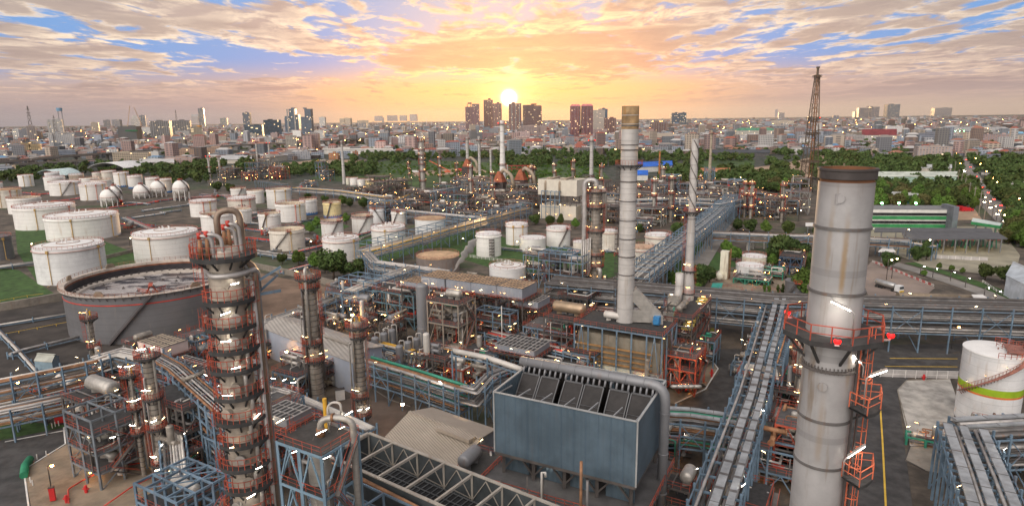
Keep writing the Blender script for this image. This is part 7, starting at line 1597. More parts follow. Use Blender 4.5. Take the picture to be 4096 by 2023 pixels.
# ---- halls, sheds and warehouses on the plain
def hall(label, l, r, yf, yb, col, roofc, h=8, rise=.12, name='warehouse', skew=0, group=None):
    P = [V3(G(l, yf), 0), V3(G(r, yf+skew), 0)]; P += [P[1]+(V3(G(r-(r-l)*.04, yb+skew), 0)-P[1])*.6, P[0]+(V3(G(l+(r-l)*.04, yb), 0)-P[0])*.6]
    return shed(label, P, h+min(rise*(P[3]-P[0]).length, 3.6), h, M_roof(roofc), col, name, group)
CW, CWT = M('cream_wall', (.60, .54, .46), .7, var=.12), M('white_wall', (.68, .66, .62), .7, var=.1)
hall('long white warehouse with a pale roof beside the wood', 1290, 1574, 617, 600, CWT, (.60, .56, .50), 9, .06)
hall('long shed with a rusty grey roof and ivy stained wall', 1075, 1262, 652, 624, CW, (.24, .21, .19), 9, .10, skew=-26)
for k, (l, r, yf, yb, rc) in enumerate(((880, 1010, 655, 630, (.5, .49, .48)), (960, 1080, 632, 612, (.25, .24, .25)), (560, 700, 668, 648, (.52, .5, .48)), (600, 690, 655, 640, (.2, .15, .14)), (1010, 1150, 636, 622, (.62, .6, .58)), (1130, 1250, 620, 606, (.6, .58, .56)), (790, 870, 620, 604, (.24, .2, .18)))):
    hall(lab(('pale roofed', 'dark roofed', 'wide grey roofed', 'brown roofed', 'white roofed', 'cream roofed', 'dark gabled')[k]+' works shed', (l+r)/2, yf), l, r, yf, yb, (CW, CWT)[k % 2], rc, 7, .08)
hall('bright blue roofed workshop behind the great central chimney', 2525, 2690, 692, 664, CWT, (.02, .13, .55), 7, .16, skew=-8)
hall('small bright blue roofed workshop', 2526, 2592, 722, 700, CWT, (.02, .14, .58), 6, .16)
hall('long dark sawtooth shed in the wood at right', 2840, 3080, 628, 612, DECK, (.06, .065, .075), 7, .08)
hall('orange tiled row of sheds by the flare stack', 2800, 2920, 700, 690, CWT, (.42, .17, .08), 4, .15)
hall('white gabled row at right of the green roofed block', 3010, 3090, 577, 566, CWT, (.6, .6, .6), 6, .2)
hall('long pale green roofed shed behind the great right chimney', 3500, 3828, 735, 712, M('pale_green_wall', (.36, .5, .42), .7), (.50, .53, .46), 7, .12)
hall('grey long shed before the orange framed block', 3640, 3806, 694, 680, CW, (.45, .45, .44), 6, .1)
hall('white low shed with grey roof at right of the street', 3880, 3950, 582, 570, CWT, (.5, .5, .52), 5, .1)
hall('dark grey gabled house in the trees at right', 3920, 4000, 650, 628, DECK, (.12, .13, .15), 6, .2)
t = hall('teal walled pavilion with a pale double roof', 3519, 3672, 815, 785, M('teal_wall', (.02, .16, .15), .5), (.42, .42, .40), 6, .05)
for k in range(3): lamp(t, G(3528+68*k, 812, 9), 0, 3, BULBG)
# arched halls
def arch(label, l, r, yb, yt, L, col, z0=0):
    c0, c1 = G(l, yb), G(r, yb); u = (c1-c0); w_ = u.length; u.normalize(); v = Vector((-u.y, u.x, 0)); h = ZAT((c0+c1)/2, yt); t = thing('arched_hall', label, 'hall', (c0+c1)/2, 'arched halls')
    b = MB(); pts = [(w_*x, h*(.35+.65*sin(pi*x)**.8)) for x in np.linspace(0, 1, 15)]; k = b.verts([c0+u*x+Vector((0, 0, z)) for x, z in pts]+[c0+u*x+v*L+Vector((0, 0, z)) for x, z in pts]+[c0+u*x+Vector((0, 0, z-.5)) for x, z in pts]+[c0+u*x+v*L+Vector((0, 0, z-.5)) for x, z in pts])
    for i in range(14): b.face([k+i, k+i+1, k+16+i, k+15+i], True); b.face([k+30+i, k+45+i, k+46+i, k+31+i], True); b.face([k+30+i, k+31+i, k+1+i, k+i])
    part('roof', b, col, t)
    for x in (0.02, .98):
        for y in np.linspace(.5, L-.5, 4): b = MB(); b.beam(c0+u*w_*x+v*y, c0+u*w_*x+v*y+Vector((0, 0, h*.36)), .5); part('column', b, GREY, t)
arch('large white arched hall roof behind the tank farm', 350, 497, 684, 651, 55, M('white_arch_roof', (.60, .59, .58), .5))
arch('pale teal arched shelter roof left of the large arched hall', 138, 236, 716, 680, 38, M('teal_white_arch', (.50, .60, .60), .5))
# green banded office, canopies
c = [V3(G(3440, 918), 0), V3(G(3778, 921), 0), V3(G(3784, 903), 0), V3(G(3446, 900), 0)]; hO = 12.5
t = thing('office_block', 'long white office with bright green bands facing the tanker park', 'office', c[0])
b = MB(); b.prism([(p.x, p.y) for p in c], 0, hO); part('body', b, CWT, t)
u = (c[1]-c[0]); u2 = u.normalized(); nrm = Vector((u2.y, -u2.x, 0))
for k in range(2):
    z = 2.6+k*5.0; b = MB(); b.beam(c[0]+nrm*.15+Vector((0, 0, z)), c[1]+nrm*.15+Vector((0, 0, z)), .3, 2.1); part('green_band', b, M('bright_green_panel', (.035, .24, .08), .5), t)
    for j in range(16): b = MB(); p = c[0]+u*((j+.5)/16)+nrm*.1+Vector((0, 0, z+2.2)); b.beam(p-u2*1.9, p+u2*1.9, .2, 1.6); part('window', b, DARK, t)
b = MB(); b.prism([(p.x, p.y) for p in c], hO+.02, hO+.5); part('roof', b, M('grey_office_roof', (.20, .20, .20), .8), t)
b = MB(); b.box(V3(c[1], 0)+u2*1.5, 3, 14, 15.5, atan2(u2.y, u2.x)); part('end_wall', b, M('dark_grey_wall', (.14, .15, .17), .6), t)
def canopy(label, P, z, th, mt, edge=None, legs=5, name='canopy', lamps=0, lm=None):
    P = [V3(G(x, y, z), z) for x, y in P]; cc_ = sum(P, Vector())/len(P); t = thing(name, label, 'canopy', V3(cc_, 0), 'loading canopies'); b = MB(); b.prism([(p.x, p.y) for p in P], z, z+th); part('roof', b, mt, t)
    for i in range(legs):
        for a, d in ((P[0], P[1]), (P[3], P[2])): q = a+(d-a)*((i+.5)/legs); b = MB(); b.beam(V3(q, 0), V3(q, z), .4); part('leg', b, GREY, t)
    if edge: b = MB(); b.beam(P[0]+Vector((0, 0, th/2)), P[1]+Vector((0, 0, th/2)), .4, th*1.1); b.beam(P[1]+Vector((0, 0, th/2)), P[2]+Vector((0, 0, th/2)), .4, th*1.1); part('fascia', b, edge, t)
    for i in range(lamps): q = P[0]+(P[1]-P[0])*((i+.5)/lamps)*.9+(P[3]-P[0])*.5; lamp(t, V3(q, z-.4), 0, 1.6, lm or BULBY)
    return t
canopy('long dark tanker loading canopy lit from below', [(3618, 961), (4030, 958), (3990, 934), (3607, 934)], 7, .6, M('dark_canopy', (.10, .10, .105), .7), legs=9, lamps=10)
canopy('dark rear loading canopy below the green office', [(3496, 930), (3971, 932), (3965, 916), (3500, 914)], 7, .5, MATS['dark_canopy'], legs=8)
canopy('green edged filling station canopy by the street corner', [(3884, 896), (4000, 914), (4006, 902), (3890, 880)], 7, 1.4, M('white_canopy_top', (.55, .62, .58), .6), MATS['bright_green_panel'], 3, lamps=3, lm=BULBG)
canopy('small white tent canopy by the big dark trees', [(3222, 905), (3262, 905), (3262, 893), (3222, 893)], 4, .4, WHITEW, legs=2)
canopy('white square canopy at the lorry gate', [(3512, 1008), (3582, 1008), (3570, 992), (3530, 992)], 4.5, .35, WHITEW, legs=2)
canopy('flat white canopy left end beside the half round roof', [(3900, 1200), (3960, 1200), (3930, 1180), (3885, 1180)], 3.5, .3, WHITEW, legs=2)
canopy('teal green lean to roof in the green pipe yard', [(2844, 1152), (2886, 1152), (2892, 1134), (2850, 1134)], 3.4, .3, M('teal_sheet', (.03, .28, .22), .6), legs=2)
b = MB(); p0, p1 = G(3590, 1192, 1), G(3880, 1200, 1); b.tube([V3(p0, 1.2), V3(p1, 1.2)], 2.0, 14); solo('half_round_shelter', b, PAVE, 'long half round grey shelter roof beside the lorry park', 'shelter')
b = MB(); P = [G(4000, 1140, 0), G(4096, 1220, 0), G(4200, 1180, 0), G(4060, 1090, 0)]
shed('pale blue grey shed at the right edge with a sloping roof', [V3(G(4010, 1180), 0), V3(G(4200, 1290), 0), V3(G(4300, 1240), 0), V3(G(4060, 1130), 0)], 11, 8, mat_roof=M('pale_blue_roof', (.40, .44, .48), .5), mat_wall=M('pale_blue_wall', (.46, .50, .55), .6))
for k, x in enumerate((4042, 4062, 4084)): vessel(('left white silo at the right edge', 'middle white silo at the right edge', 'right white silo at the right edge')[k], x, 779, 733, 14, PIPEW, 'white silos')
# ---- viaduct
def viaduct(label, pts, zd, wd, n_):
    P = [V3(G(x, y, zd), zd) for x, y in pts]; t = thing('viaduct', label, 'viaduct', V3(P[0], 0), 'viaducts'); b = MB()
    for p, q in zip(P[:-1], P[1:]): b.beam(p-Vector((0, 0, .8)), q-Vector((0, 0, .8)), wd, 1.8)
    part('deck', b, M('viaduct_concrete', (.25, .22, .20), .8, var=.15), t); b = MB()
    for p, q in zip(P[:-1], P[1:]):
        d = (q-p).normalized(); n2 = Vector((-d.y, d.x, 0))*(wd/2-.2)
        for s in (-1, 1): b.beam(p+n2*s+Vector((0, 0, .7)), q+n2*s+Vector((0, 0, .7)), .4, 1.3)
    part('parapet', b, CONC, t); L = [0]
    for p, q in zip(P[:-1], P[1:]): L.append(L[-1]+(q-p).length)
    for k in range(n_):
        s = L[-1]*(k+.5)/n_; i = max(j for j in range(len(P)-1) if L[j] <= s); p = P[i]+(P[i+1]-P[i]).normalized()*(s-L[i]); b = MB(); b.box(V3(p, 0), 3.4, 3.4, zd-1.8); b.box(V3(p, zd-3.4), wd*.7, 4, 1.6); part('pier', b, MATS['viaduct_concrete'], t)
viaduct('elevated concrete motorway sweeping across the left city', [(-60, 652), (100, 640), (250, 626), (433, 612), (640, 600), (860, 588), (1026, 577), (1250, 568), (1425, 556), (1560, 540), (1665, 520)], 14, 20, 34)
viaduct('lower concrete slip road beneath the elevated motorway', [(-40, 665), (180, 650), (320, 642)], 9, 9, 7)
# pale masts at the interchange
for k in range(22):
    px = 1640+k*17+random.uniform(-6, 6); c = G(px, random.uniform(508, 520)); b = MB(); b.beam(c, c+Vector((0, 0, random.uniform(45, 75))), 2.2); solo('white_mast', b, WHITEW, 'one of the thin pale masts at the interchange left of the sun', 'mast', 'pale masts at the interchange')
# ------------------------------------------------------------------ lesser city blocks, each its own
rs = random.Random(11); COLS = [('white', (.68, .65, .62)), ('cream', (.62, .53, .42)), ('grey', (.38, .38, .40)), ('pinkish', (.58, .40, .36)), ('pale blue', (.42, .48, .56)), ('brown', (.30, .20, .15)), ('tan', (.48, .37, .27))]
protos = {}
def proto(kind, cn, cv, st):
    key = (kind, cn, st)
    if key in protos: return protos[key]
    b = MB(); w_, d_, h_ = {'block': (26, 14, st*3.3), 'slab': (54, 13, st*3.3), 'house': (13, 10, 6.5), 'villa': (17, 12, 7)}[kind]
    b.box((0, 0, 0), w_, d_, h_); me = b.mesh('body', FE if st % 2 else FA); r = None
    if kind in ('house', 'villa'):
        b = MB(); k = b.verts([(-w_*.55, -d_*.58, h_), (w_*.55, -d_*.58, h_), (w_*.55, d_*.58, h_), (-w_*.55, d_*.58, h_), (-w_*.3, 0, h_+3.4), (w_*.3, 0, h_+3.4)])
        for q in ((0, 1, 5, 4), (1, 2, 5), (2, 3, 4, 5), (3, 0, 4), (3, 2, 1, 0)): b.face([k+i for i in q])
        r = b.mesh('roof', M_roof({'white': (.32, .09, .06), 'cream': (.36, .13, .08), 'grey': (.16, .16, .17), 'pinkish': (.38, .12, .1), 'pale blue': (.08, .25, .45), 'brown': (.2, .1, .07), 'tan': (.28, .2, .15)}[cn]))
    else: b = MB(); b.box((w_*.2, 0, h_), 6, 5, 2.6); b.box((-w_*.3, 1, h_), 3, 3, 2.0); r = b.mesh('roof_plant', PLAIN)
    protos[key] = (me, r); return protos[key]
ROOFN = {'white': 'red', 'cream': 'red brown', 'grey': 'grey', 'pinkish': 'red', 'pale blue': 'blue', 'brown': 'brown', 'tan': 'tan'}
placed = []; tries = 0
def zone_ok(px, py):
    if px < 1280: return 505 < py < (648 if px > 900 else 640)
    if px < 2480: return 505 < py < 606
    return 492 < py < 590 and not (3640 < px < 3800 and py > 520)
while len(placed) < 296 and tries < 9000:
    tries += 1; px = rs.uniform(-40, 4130); py = rs.triangular(500, 650, 560)
    if not zone_ok(px, py): continue
    c = G(px, py)
    if hides(px, py, 15/MPP(c), 14/MPP(c)): continue
    if any((c.x-q.x)**2+(c.y-q.y)**2 < 38**2 for q in placed): continue
    placed.append(c); cn, cv = COLS[min(6, int(rs.random()**1.3*7))]; kind = rs.choice(('block', 'slab', 'house', 'house', 'villa', 'villa') if px > 2480 or (1280 < px and py > 560) else ('block', 'block', 'slab', 'house', 'villa')); st = rs.choice((3, 4, 5, 6, 8)) if kind in ('block', 'slab') else 2
    me, r = proto(kind, cn, cv, st); lb = f'{cn} {("", "", "", "three", "four", "five", "six", "", "eight")[st]} storey {kind}' if st > 2 else f'{cn} {kind} with {ROOFN[cn]} roof'
    t = thing('city_block' if st > 2 else 'house', lab(lb, px, py), 'building', c, 'city blocks and houses'); t.rotation_euler = (0, 0, rs.uniform(-.5, .5)); s = rs.uniform(.8, 1.25); t.scale = (s, s, rs.uniform(.9, 1.2))
    o = bpy.data.objects.new('body', me); COL.objects.link(o); o.parent = t; v = rs.uniform(.5, 1.1); o.color = (cv[0]*v, cv[1]*v, cv[2]*v, 1)
    q = bpy.data.objects.new('roof' if st < 3 else 'roof_plant', r); COL.objects.link(q); q.parent = t; q.color = (*cv, 1)
# the rest of the town as one mass
def far_city(N, seed):
    g_ = np.random.default_rng(seed); dist = np.exp(g_.uniform(np.log(1250), np.log(13500), N)); az = g_.uniform(-.80, .80, N)
    X_, Y_ = dist*np.sin(az), dist*np.cos(az)
    ok = np.array([not hides(q[0], q[1], 10/max(.1, q[2]/FPX), 10) for q in (proj((a_, b_, 0)) for a_, b_ in zip(X_, Y_))]); X_, Y_, dist = X_[ok], Y_[ok], dist[ok]; N = len(X_)
    w_ = g_.uniform(9, 24, N)*(1+dist/7000); d_ = g_.uniform(8, 16, N); h_ = g_.uniform(5, 14, N)*(1+(g_.random(N) < .10)*g_.uniform(.5, 2.2, N)); a = g_.uniform(-.6, .6, N)
    ca, sa = np.cos(a), np.sin(a); V, Fc = [], []
    cs = np.array([(-.5, -.5), (.5, -.5), (.5, .5), (-.5, .5)])
    P = np.zeros((N, 10, 3))
    for i, (x, y) in enumerate(cs):
        lx, ly = x*w_, y*d_
        P[:, i] = np.stack([X_+lx*ca-ly*sa, Y_+lx*sa+ly*ca, np.zeros(N)], 1); P[:, i+4] = P[:, i]; P[:, i+4, 2] = h_
    hip = (g_.random(N) < .55)*g_.uniform(1.5, 4, N)
    for i, s in ((8, -1), (9, 1)): P[:, i] = np.stack([X_+s*w_*.28*ca, Y_+s*w_*.28*sa, h_+hip+.05], 1)
    F = np.array([(0, 1, 5, 4), (1, 2, 6, 5), (2, 3, 7, 6), (3, 0, 4, 7), (4, 5, 9, 8), (6, 7, 8, 9)]); T3 = np.array([(5, 6, 9), (7, 4, 8)])
    faces = [tuple(r) for r in (F[None]+np.arange(N)[:, None, None]*10).reshape(-1, 4)]+[tuple(r) for r in (T3[None]+np.arange(N)[:, None, None]*10).reshape(-1, 3)]
    me = bpy.data.meshes.new('distant_town'); me.from_pydata(P.reshape(-1, 3).tolist(), [], faces); pal = np.array([(.66, .63, .6), (.6, .5, .4), (.4, .4, .42), (.55, .38, .34), (.4, .45, .52), (.28, .2, .16), (.3, .33, .36)]); wc = pal[g_.integers(0, 7, N)]*g_.uniform(.3, 1.05, (N, 1))
    rp = np.array([(.30, .09, .06), (.25, .22, .2), (.45, .43, .41), (.12, .25, .4), (.34, .15, .1)]); rc = rp[g_.choice(5, N, p=[.28, .28, .28, .06, .10])]
    col = np.concatenate([np.concatenate([np.repeat(wc[:, None], 4, 1), np.repeat(rc[:, None], 2, 1)], 1).reshape(-1, 3), np.repeat(rc[:, None], 2, 1).reshape(-1, 3)])
    at_ = me.attributes.new('tint', 'FLOAT_COLOR', 'FACE'); at_.data.foreach_set('color', np.concatenate([col, np.ones((len(col), 1))], 1).ravel().astype(np.float32)); return me
mt = bpy.data.materials.new('town_walls'); mt.use_nodes = True; n = NT(mt.node_tree); bs = mt.node_tree.nodes['Principled BSDF']; an = n.new('ShaderNodeAttribute', attribute_name='tint'); ge = n.new('ShaderNodeNewGeometry'); x, y, z = n.sep(ge.outputs['Position']); nx, ny, nz = n.sep(ge.outputs['Normal'])
f = n.m('MULTIPLY', n.m('MULTIPLY', n.m('GREATER_THAN', n.m('FRACT', n.m('DIVIDE', z, 3.3)), .45), n.m('GREATER_THAN', n.m('FRACT', n.m('DIVIDE', n.m('ADD', x, y), 4.5)), .4)), n.m('LESS_THAN', n.m('ABSOLUTE', nz), .3)); n.put(bs.inputs['Base Color'], n.mix(n.m('MULTIPLY', f, .75), an.outputs[0], (.05, .055, .07))); bs.inputs['Roughness'].default_value = .8
me = far_city(15000, 5); me.materials.append(mt); o = bpy.data.objects.new('distant_town', me); COL.objects.link(o); tag(o, 'dense far off town of low pale buildings spreading to the horizon', 'town', kind='stuff')
# hazy outlying towers, one each
for k, (l, r, yt, yb) in enumerate(((372, 410, 472, 487), (930, 960, 462, 485), (965, 1002, 458, 486), (1212, 1268, 443, 486), (1365, 1382, 458, 484), (1440, 1482, 460, 484), (1500, 1530, 464, 485), (1548, 1592, 462, 485), (1600, 1628, 462, 484), (1640, 1670, 458, 485), (1529, 1537, 470, 490), (3099, 3110, 438, 468), (3112, 3136, 451, 474), (3330, 3352, 462, 480), (3230, 3262, 466, 482))):
    B(lab('hazy '+('slab', 'tower', 'broad block')[k % 3]+' on the horizon', (l+r)/2, yb), l, r, yt, yb, (.30, .30, .34), FB, plant=False, group='hazy blocks on the horizon')
# ------------------------------------------------------------------ trees
def leaf_mat(name, c0, c1):
    mt = bpy.data.materials.new(name); mt.use_nodes = True; t = NT(mt.node_tree); b = mt.node_tree.nodes['Principled BSDF']; pos = t.new('ShaderNodeNewGeometry').outputs['Position']; oi = t.new('ShaderNodeObjectInfo')
    cc = t.mix(t.step(t.noise(pos, .55, 3), .35, .65), c0, c1); cc = t.mix(t.m('MULTIPLY', oi.outputs['Random'], .45), cc, tuple(x*1.5 for x in c1)); cc = t.mix(t.m('MULTIPLY', t.step(t.noise(pos, .02, 2), .5, .62), .5), cc, (.075, .085, .02))
    t.put(b.inputs['Base Color'], cc); b.inputs['Roughness'].default_value = .85; b.inputs['Specular IOR Level'].default_value = .2; return mt
LEAF = leaf_mat('tree_leaves', (.022, .042, .014), (.075, .115, .032)); LEAFL = leaf_mat('fresh_leaves', (.06, .12, .02), (.11, .19, .035)); LEAFO = leaf_mat('olive_leaves', (.07, .065, .025), (.12, .11, .04))
def crown_arr(seed, n_, R, H, z0, size, lobes=9):
    g_ = np.random.default_rng(seed); L = g_.normal(size=(lobes, 3)); L /= np.linalg.norm(L, axis=1)[:, None]; L = L*np.array([R*.62, R*.62, H*.34])*g_.uniform(.5, 1.05, (lobes, 1)); lr = g_.uniform(.34, .58, lobes)*R
    k = g_.integers(0, lobes, n_); d = g_.normal(size=(n_, 3)); d /= np.linalg.norm(d, axis=1)[:, None]; p = L[k]+d*(lr[k]*g_.uniform(.55, 1.05, n_))[:, None]*np.array([1, 1, H/R/2.0]); p[:, 2] += z0+H*.5
    nrm = d+g_.normal(size=(n_, 3))*.55; nrm /= np.linalg.norm(nrm, axis=1)[:, None]; t = np.cross(nrm, g_.normal(size=(n_, 3))); t /= np.linalg.norm(t, axis=1)[:, None]; s = np.cross(nrm, t); w_ = size*g_.uniform(.6, 1.3, n_)[:, None]
    return np.stack([p-t*w_-s*w_*.6, p+t*w_-s*w_*.6, p+t*w_*.7+s*w_*.6, p-t*w_*.7+s*w_*.6], 1)
def quads_mesh(name, Q, mat):
    Q = Q.reshape(-1, 4, 3); me = bpy.data.meshes.new(name); n_ = len(Q); me.vertices.add(n_*4); me.vertices.foreach_set('co', Q.reshape(-1).astype(np.float32)); me.loops.add(n_*4); me.loops.foreach_set('vertex_index', np.arange(n_*4, dtype=np.int32)); me.polygons.add(n_); me.polygons.foreach_set('loop_start', np.arange(0, n_*4, 4, dtype=np.int32)); me.materials.append(mat); me.update(calc_edges=True); return me
TREES = []
for k in range(6):
    R, H = (4.6, 7.5) if k < 4 else (3.4, 8.5); cm = quads_mesh('crown', crown_arr(20+k, 3000, R, H*1.1, 1.3, .42, 13), (LEAF, LEAF, LEAFO, LEAFL, LEAF, LEAFL)[k]); b = MB(); b.tube([(0, 0, 0), (.1, .05, 2), (0, .1, 4.5), (.2, 0, 7)], [.34, .26, .2, .06], 8)
    rr = random.Random(k)
    for j in range(7):
        a = j*.9+rr.uniform(-.2, .2); z = rr.uniform(1.8, 4.2); b.tube([(0, .05, z), (cos(a)*R*.35, sin(a)*R*.35, z+1.6), (cos(a)*R*.7, sin(a)*R*.7, z+2.6+rr.uniform(0, 1.5))], [.14, .09, .03], 5)
    TREES.append((b.mesh('trunk', TRUNK), cm))
def tree(label, c, s, k=None, group=None, sz=None):
    k = random.randrange(6) if k is None else k; t = thing('tree', label, 'tree', c, group); t.rotation_euler = (0, 0, random.uniform(0, 6.28)); t.scale = (s, s, sz or s*random.uniform(.85, 1.1))
    for nm, me in zip(('trunk', 'crown'), TREES[k]): o = bpy.data.objects.new(nm, me); COL.objects.link(o); o.parent = t
    return t
def treep(label, px, yb, yt, k=None, group=None, wide=1.0):
    c = G(px, yb); h = max(3, ZAT(c, yt)); tree(label, c, h/9.7*wide, k, group, h/9.7)
TL = [(1335, 1115, 985, 1, 'tall thin tree with see through crown before the white tank'), (1195, 1062, 1000, 3, 'bushy light tree in the row by the brown yard'), (1260, 1078, 1010, 3, 'bright bushy tree in the row left of the thin tree'), (1425, 1118, 1028, 0, 'dark full tree at the end of the tree row'), (1375, 1108, 1040, 4, 'slim tree between the thin tree and the dark full tree'), (1130, 1058, 1010, 1, 'olive tree at the left end of the tree row'), (1300, 1090, 1030, 0, 'low dark tree in the tree row'),
      (1455, 835, 784, 0, 'lone round dark tree behind the yellow stained tank'), (1400, 830, 788, 0, 'dark tree of the clump behind the yellow stained tank'), (1372, 826, 780, 3, 'lighter tree of the clump behind the yellow stained tank'), (1232, 802, 768, 0, 'dark tree behind the tall open tank'), (1300, 812, 778, 0, 'spreading dark tree right of the tall open tank'), (1075, 800, 760, 0, 'dark tree squeezed between the open tanks'), (1270, 912, 865, 3, 'light tree before the yellow stained tank'), (1240, 935, 890, 3, 'light green tree right of the open white tank'), (1385, 895, 850, 3, 'light tree right of the yellow stained tank'),
      (2800, 1150, 1042, 0, 'big dark tree right of the spiral stack'), (2838, 1130, 1060, 0, 'second big dark tree beside the cream box column'), (2720, 1165, 1085, 3, 'leafy tree left of the spiral stack foot'), (2690, 1140, 1075, 0, 'dark tree behind the leafy tree at the spiral stack foot'), (2790, 1190, 1130, 3, 'low bush tree under the big dark tree'), (2905, 1015, 960, 3, 'yellow green tree above the cream box column'), (2940, 1045, 985, 3, 'tall light tree behind the cream tank'), (3085, 1070, 1012, 3, 'small light tree right of the cream tank'),
      (2950, 925, 870, 0, 'dark tree row right of the refinery lane, first'), (3000, 930, 868, 0, 'dark tree row right of the refinery lane, second'), (3060, 935, 880, 3, 'lighter tree in the row right of the refinery lane'), (3150, 940, 875, 0, 'broad dark tree beside the tent canopy'), (3120, 1060, 920, 0, 'largest dark tree left of the great right chimney'), (3180, 1050, 945, 0, 'dark tree against the great right chimney'), (3090, 1050, 960, 4, 'dark tree left of the largest dark tree'), (3230, 1080, 1000, 0, 'dark tree behind the red railed cooler house'), (3215, 1200, 1075, 3, 'bushy tree by the grey stair tank'), (3260, 940, 906, 0, 'small dark tree right of the tent canopy'),
      (3555, 1075, 1000, 0, 'dark tree by the striped barrier at right'), (3670, 1045, 975, 0, 'dark tree pair before the loading yard, left'), (3705, 1040, 972, 4, 'dark tree pair before the loading yard, right'), (3695, 1105, 1082, 3, 'round bush beside the curving road'), (3940, 1118, 1048, 0, 'dark tree beyond the curving road'), (4020, 1135, 1050, 0, 'dark tree before the pale blue shed'), (3755, 1075, 1052, 3, 'low green bush along the curved road'), (3805, 1085, 1062, 3, 'second low bush along the curved road'), (3850, 1095, 1072, 3, 'third low bush along the curved road'),
      (2560, 930, 890, 0, 'small dark tree behind the tank P-915A'), (2710, 950, 880, 0, 'dark tree left of the spiral stack middle'), (2560, 1080, 1050, 3, 'twiggy bush beside the tank P-914A'), (2140, 900, 850, 0, 'dark tree before the white box plant, left'), (2200, 905, 855, 0, 'dark tree before the white box plant, middle'), (2240, 905, 860, 4, 'dark tree before the white box plant, right'), (2300, 915, 872, 3, 'lighter tree right of the white box plant'), (2850, 1360, 1310, 3, 'light bush under the massive dark rack, left'), (3030, 1370, 1310, 3, 'light bush under the massive dark rack, right'),
      (3775, 822, 790, 3, 'bright lit round tree beside the red trucks'), (3735, 820, 785, 0, 'dark tree left of the bright lit round tree'), (3630, 730, 705, 0, 'small tree before the pale green shed'), (870, 765, 722, 0, 'dark tree at the foot of the two grey stacks, left'), (920, 770, 728, 0, 'dark tree at the foot of the two grey stacks, right'), (300, 728, 705, 0, 'dark tree behind the brownish tank'), (45, 728, 708, 0, 'dark bush near the left edge office')]
for px, yb, yt, k, lb in TL: treep(lb, px, yb, yt, k, None, 1.0)
# palms and cypresses
def cypress(label, px, yb, yt):
    c = G(px, yb); h = ZAT(c, yt); t = thing('cypress', label, 'tree', c, 'cypress row'); b = MB(); b.cyl(c, .12, h*.2, 6); part('trunk', b, TRUNK, t)
    me = quads_mesh('crown', crown_arr(int(px), 500, .9, h*.9, .3, .22, 8), LEAFL if px < 3080 else LEAF); o = bpy.data.objects.new('crown', me); COL.objects.link(o); o.parent = t
for k, px in enumerate((3056, 3074, 3112, 3131)): cypress(('first', 'second', 'third', 'fourth')[k]+' cypress from the left in the row before the grey stair tank', px, 1178, 1136-(k > 1)*6)
# woods: positions in screen bands; the largest stand as single trees
WO = []
rs = np.random.default_rng(3)
def wood(n_, x0, x1, y0, y1, zone):
    for _ in range(n_):
        px, py = rs.uniform(x0, x1), rs.uniform(y0, y1); c = G(px, py); WO.append((c, rs.uniform(.8, 1.5), zone))
wood(150, 100, 900, 660, 705, 'in the dark tree belt behind the back row of tanks'); wood(60, 600, 860, 670, 740, 'in the dark tree belt behind the back row of tanks'); wood(50, 950, 1010, 650, 690, 'in the clump left of the brightly lit far unit')
wood(130, 1130, 1500, 672, 706, 'in the thicket beside the slim grey chimney'); wood(260, 1440, 2000, 578, 640, 'in the brown green wood behind the refinery'); wood(90, 1400, 1720, 610, 655, 'in the brown green wood behind the refinery'); wood(240, 1980, 2480, 600, 672, 'in the wood below the red twin towers')
wood(300, 2440, 3010, 590, 650, 'in the wood between the chimneys and the mast'); wood(110, 2640, 2800, 660, 745, 'in the grove by the blue roofed workshops'); wood(90, 2830, 3010, 690, 740, 'in the grove by the flare stack'); wood(330, 3000, 3640, 570, 625, 'in the wood before the red roofed mansion'); wood(180, 3250, 3640, 620, 720, 'in the wood right of the sandy ground'); wood(160, 3010, 3200, 712, 770, 'in the wood at the foot of the lattice mast'); wood(120, 3440, 3620, 690, 840, 'in the trees behind the great right chimney top')
wood(200, 3500, 3880, 640, 700, 'in the trees before the orange framed block'); wood(140, 3640, 3900, 730, 845, 'in the trees around the teal pavilion'); wood(300, 3860, 4130, 560, 700, 'in the wood right of the street'); wood(120, 3960, 4140, 700, 860, 'in the trees at the right edge'); wood(90, 4030, 4140, 880, 1000, 'in the trees at the right edge'); wood(12, 3060, 3120, 660, 700, 'on the sandy ground'); wood(8, 3120, 3200, 640, 690, 'on the sandy ground'); wood(50, 0, 160, 690, 730, 'in the trees by the left edge')
for z in range(900):                # town trees between the roofs
    px = rs.uniform(-40, 4130); py = rs.triangular(494, 560, 640); 
    if px < 1280 or py < 600: WO.append((G(px, py), rs.uniform(.7, 1.3), None))
def street_clear(c):
    px, py, _ = proj(c)
    S_ = [(3795, 520), (3812, 572), (3850, 640), (3905, 745), (3960, 810), (4040, 880)]
    for a, b in zip(S_[:-1], S_[1:]):
        if a[1] <= py <= b[1] and abs(px-(a[0]+(b[0]-a[0])*(py-a[1])/(b[1]-a[1]))) < 10+(py-500)*.09: return False
    return True
WO = [w_ for w_ in WO if street_clear(w_[0]) and not hides(*proj(w_[0])[:2], 4*w_[1]/MPP(w_[0]), 4/MPP(w_[0]))]
WO.sort(key=lambda w_: w_[0].length)
near = [w_ for w_ in WO if w_[2]][:235]; nset = set(id(w_) for w_ in near); rest = [w_ for w_ in WO if id(w_) not in nset]
for c, s, z in near: tree('leafy green tree '+z, c, s, None, 'trees '+z)
base = [crown_arr(70+k, 110, 5.2, 8.5, .8, 1.25, 7) for k in range(5)]
Q = []
for i, (c, s, z) in enumerate(rest):
    a = rs.uniform(0, 6.28); q = base[i % 5]*s; R2 = np.array([[cos(a), -sin(a), 0], [sin(a), cos(a), 0], [0, 0, 1]]); Q.append(q@R2.T+np.array([c.x, c.y, 0]))
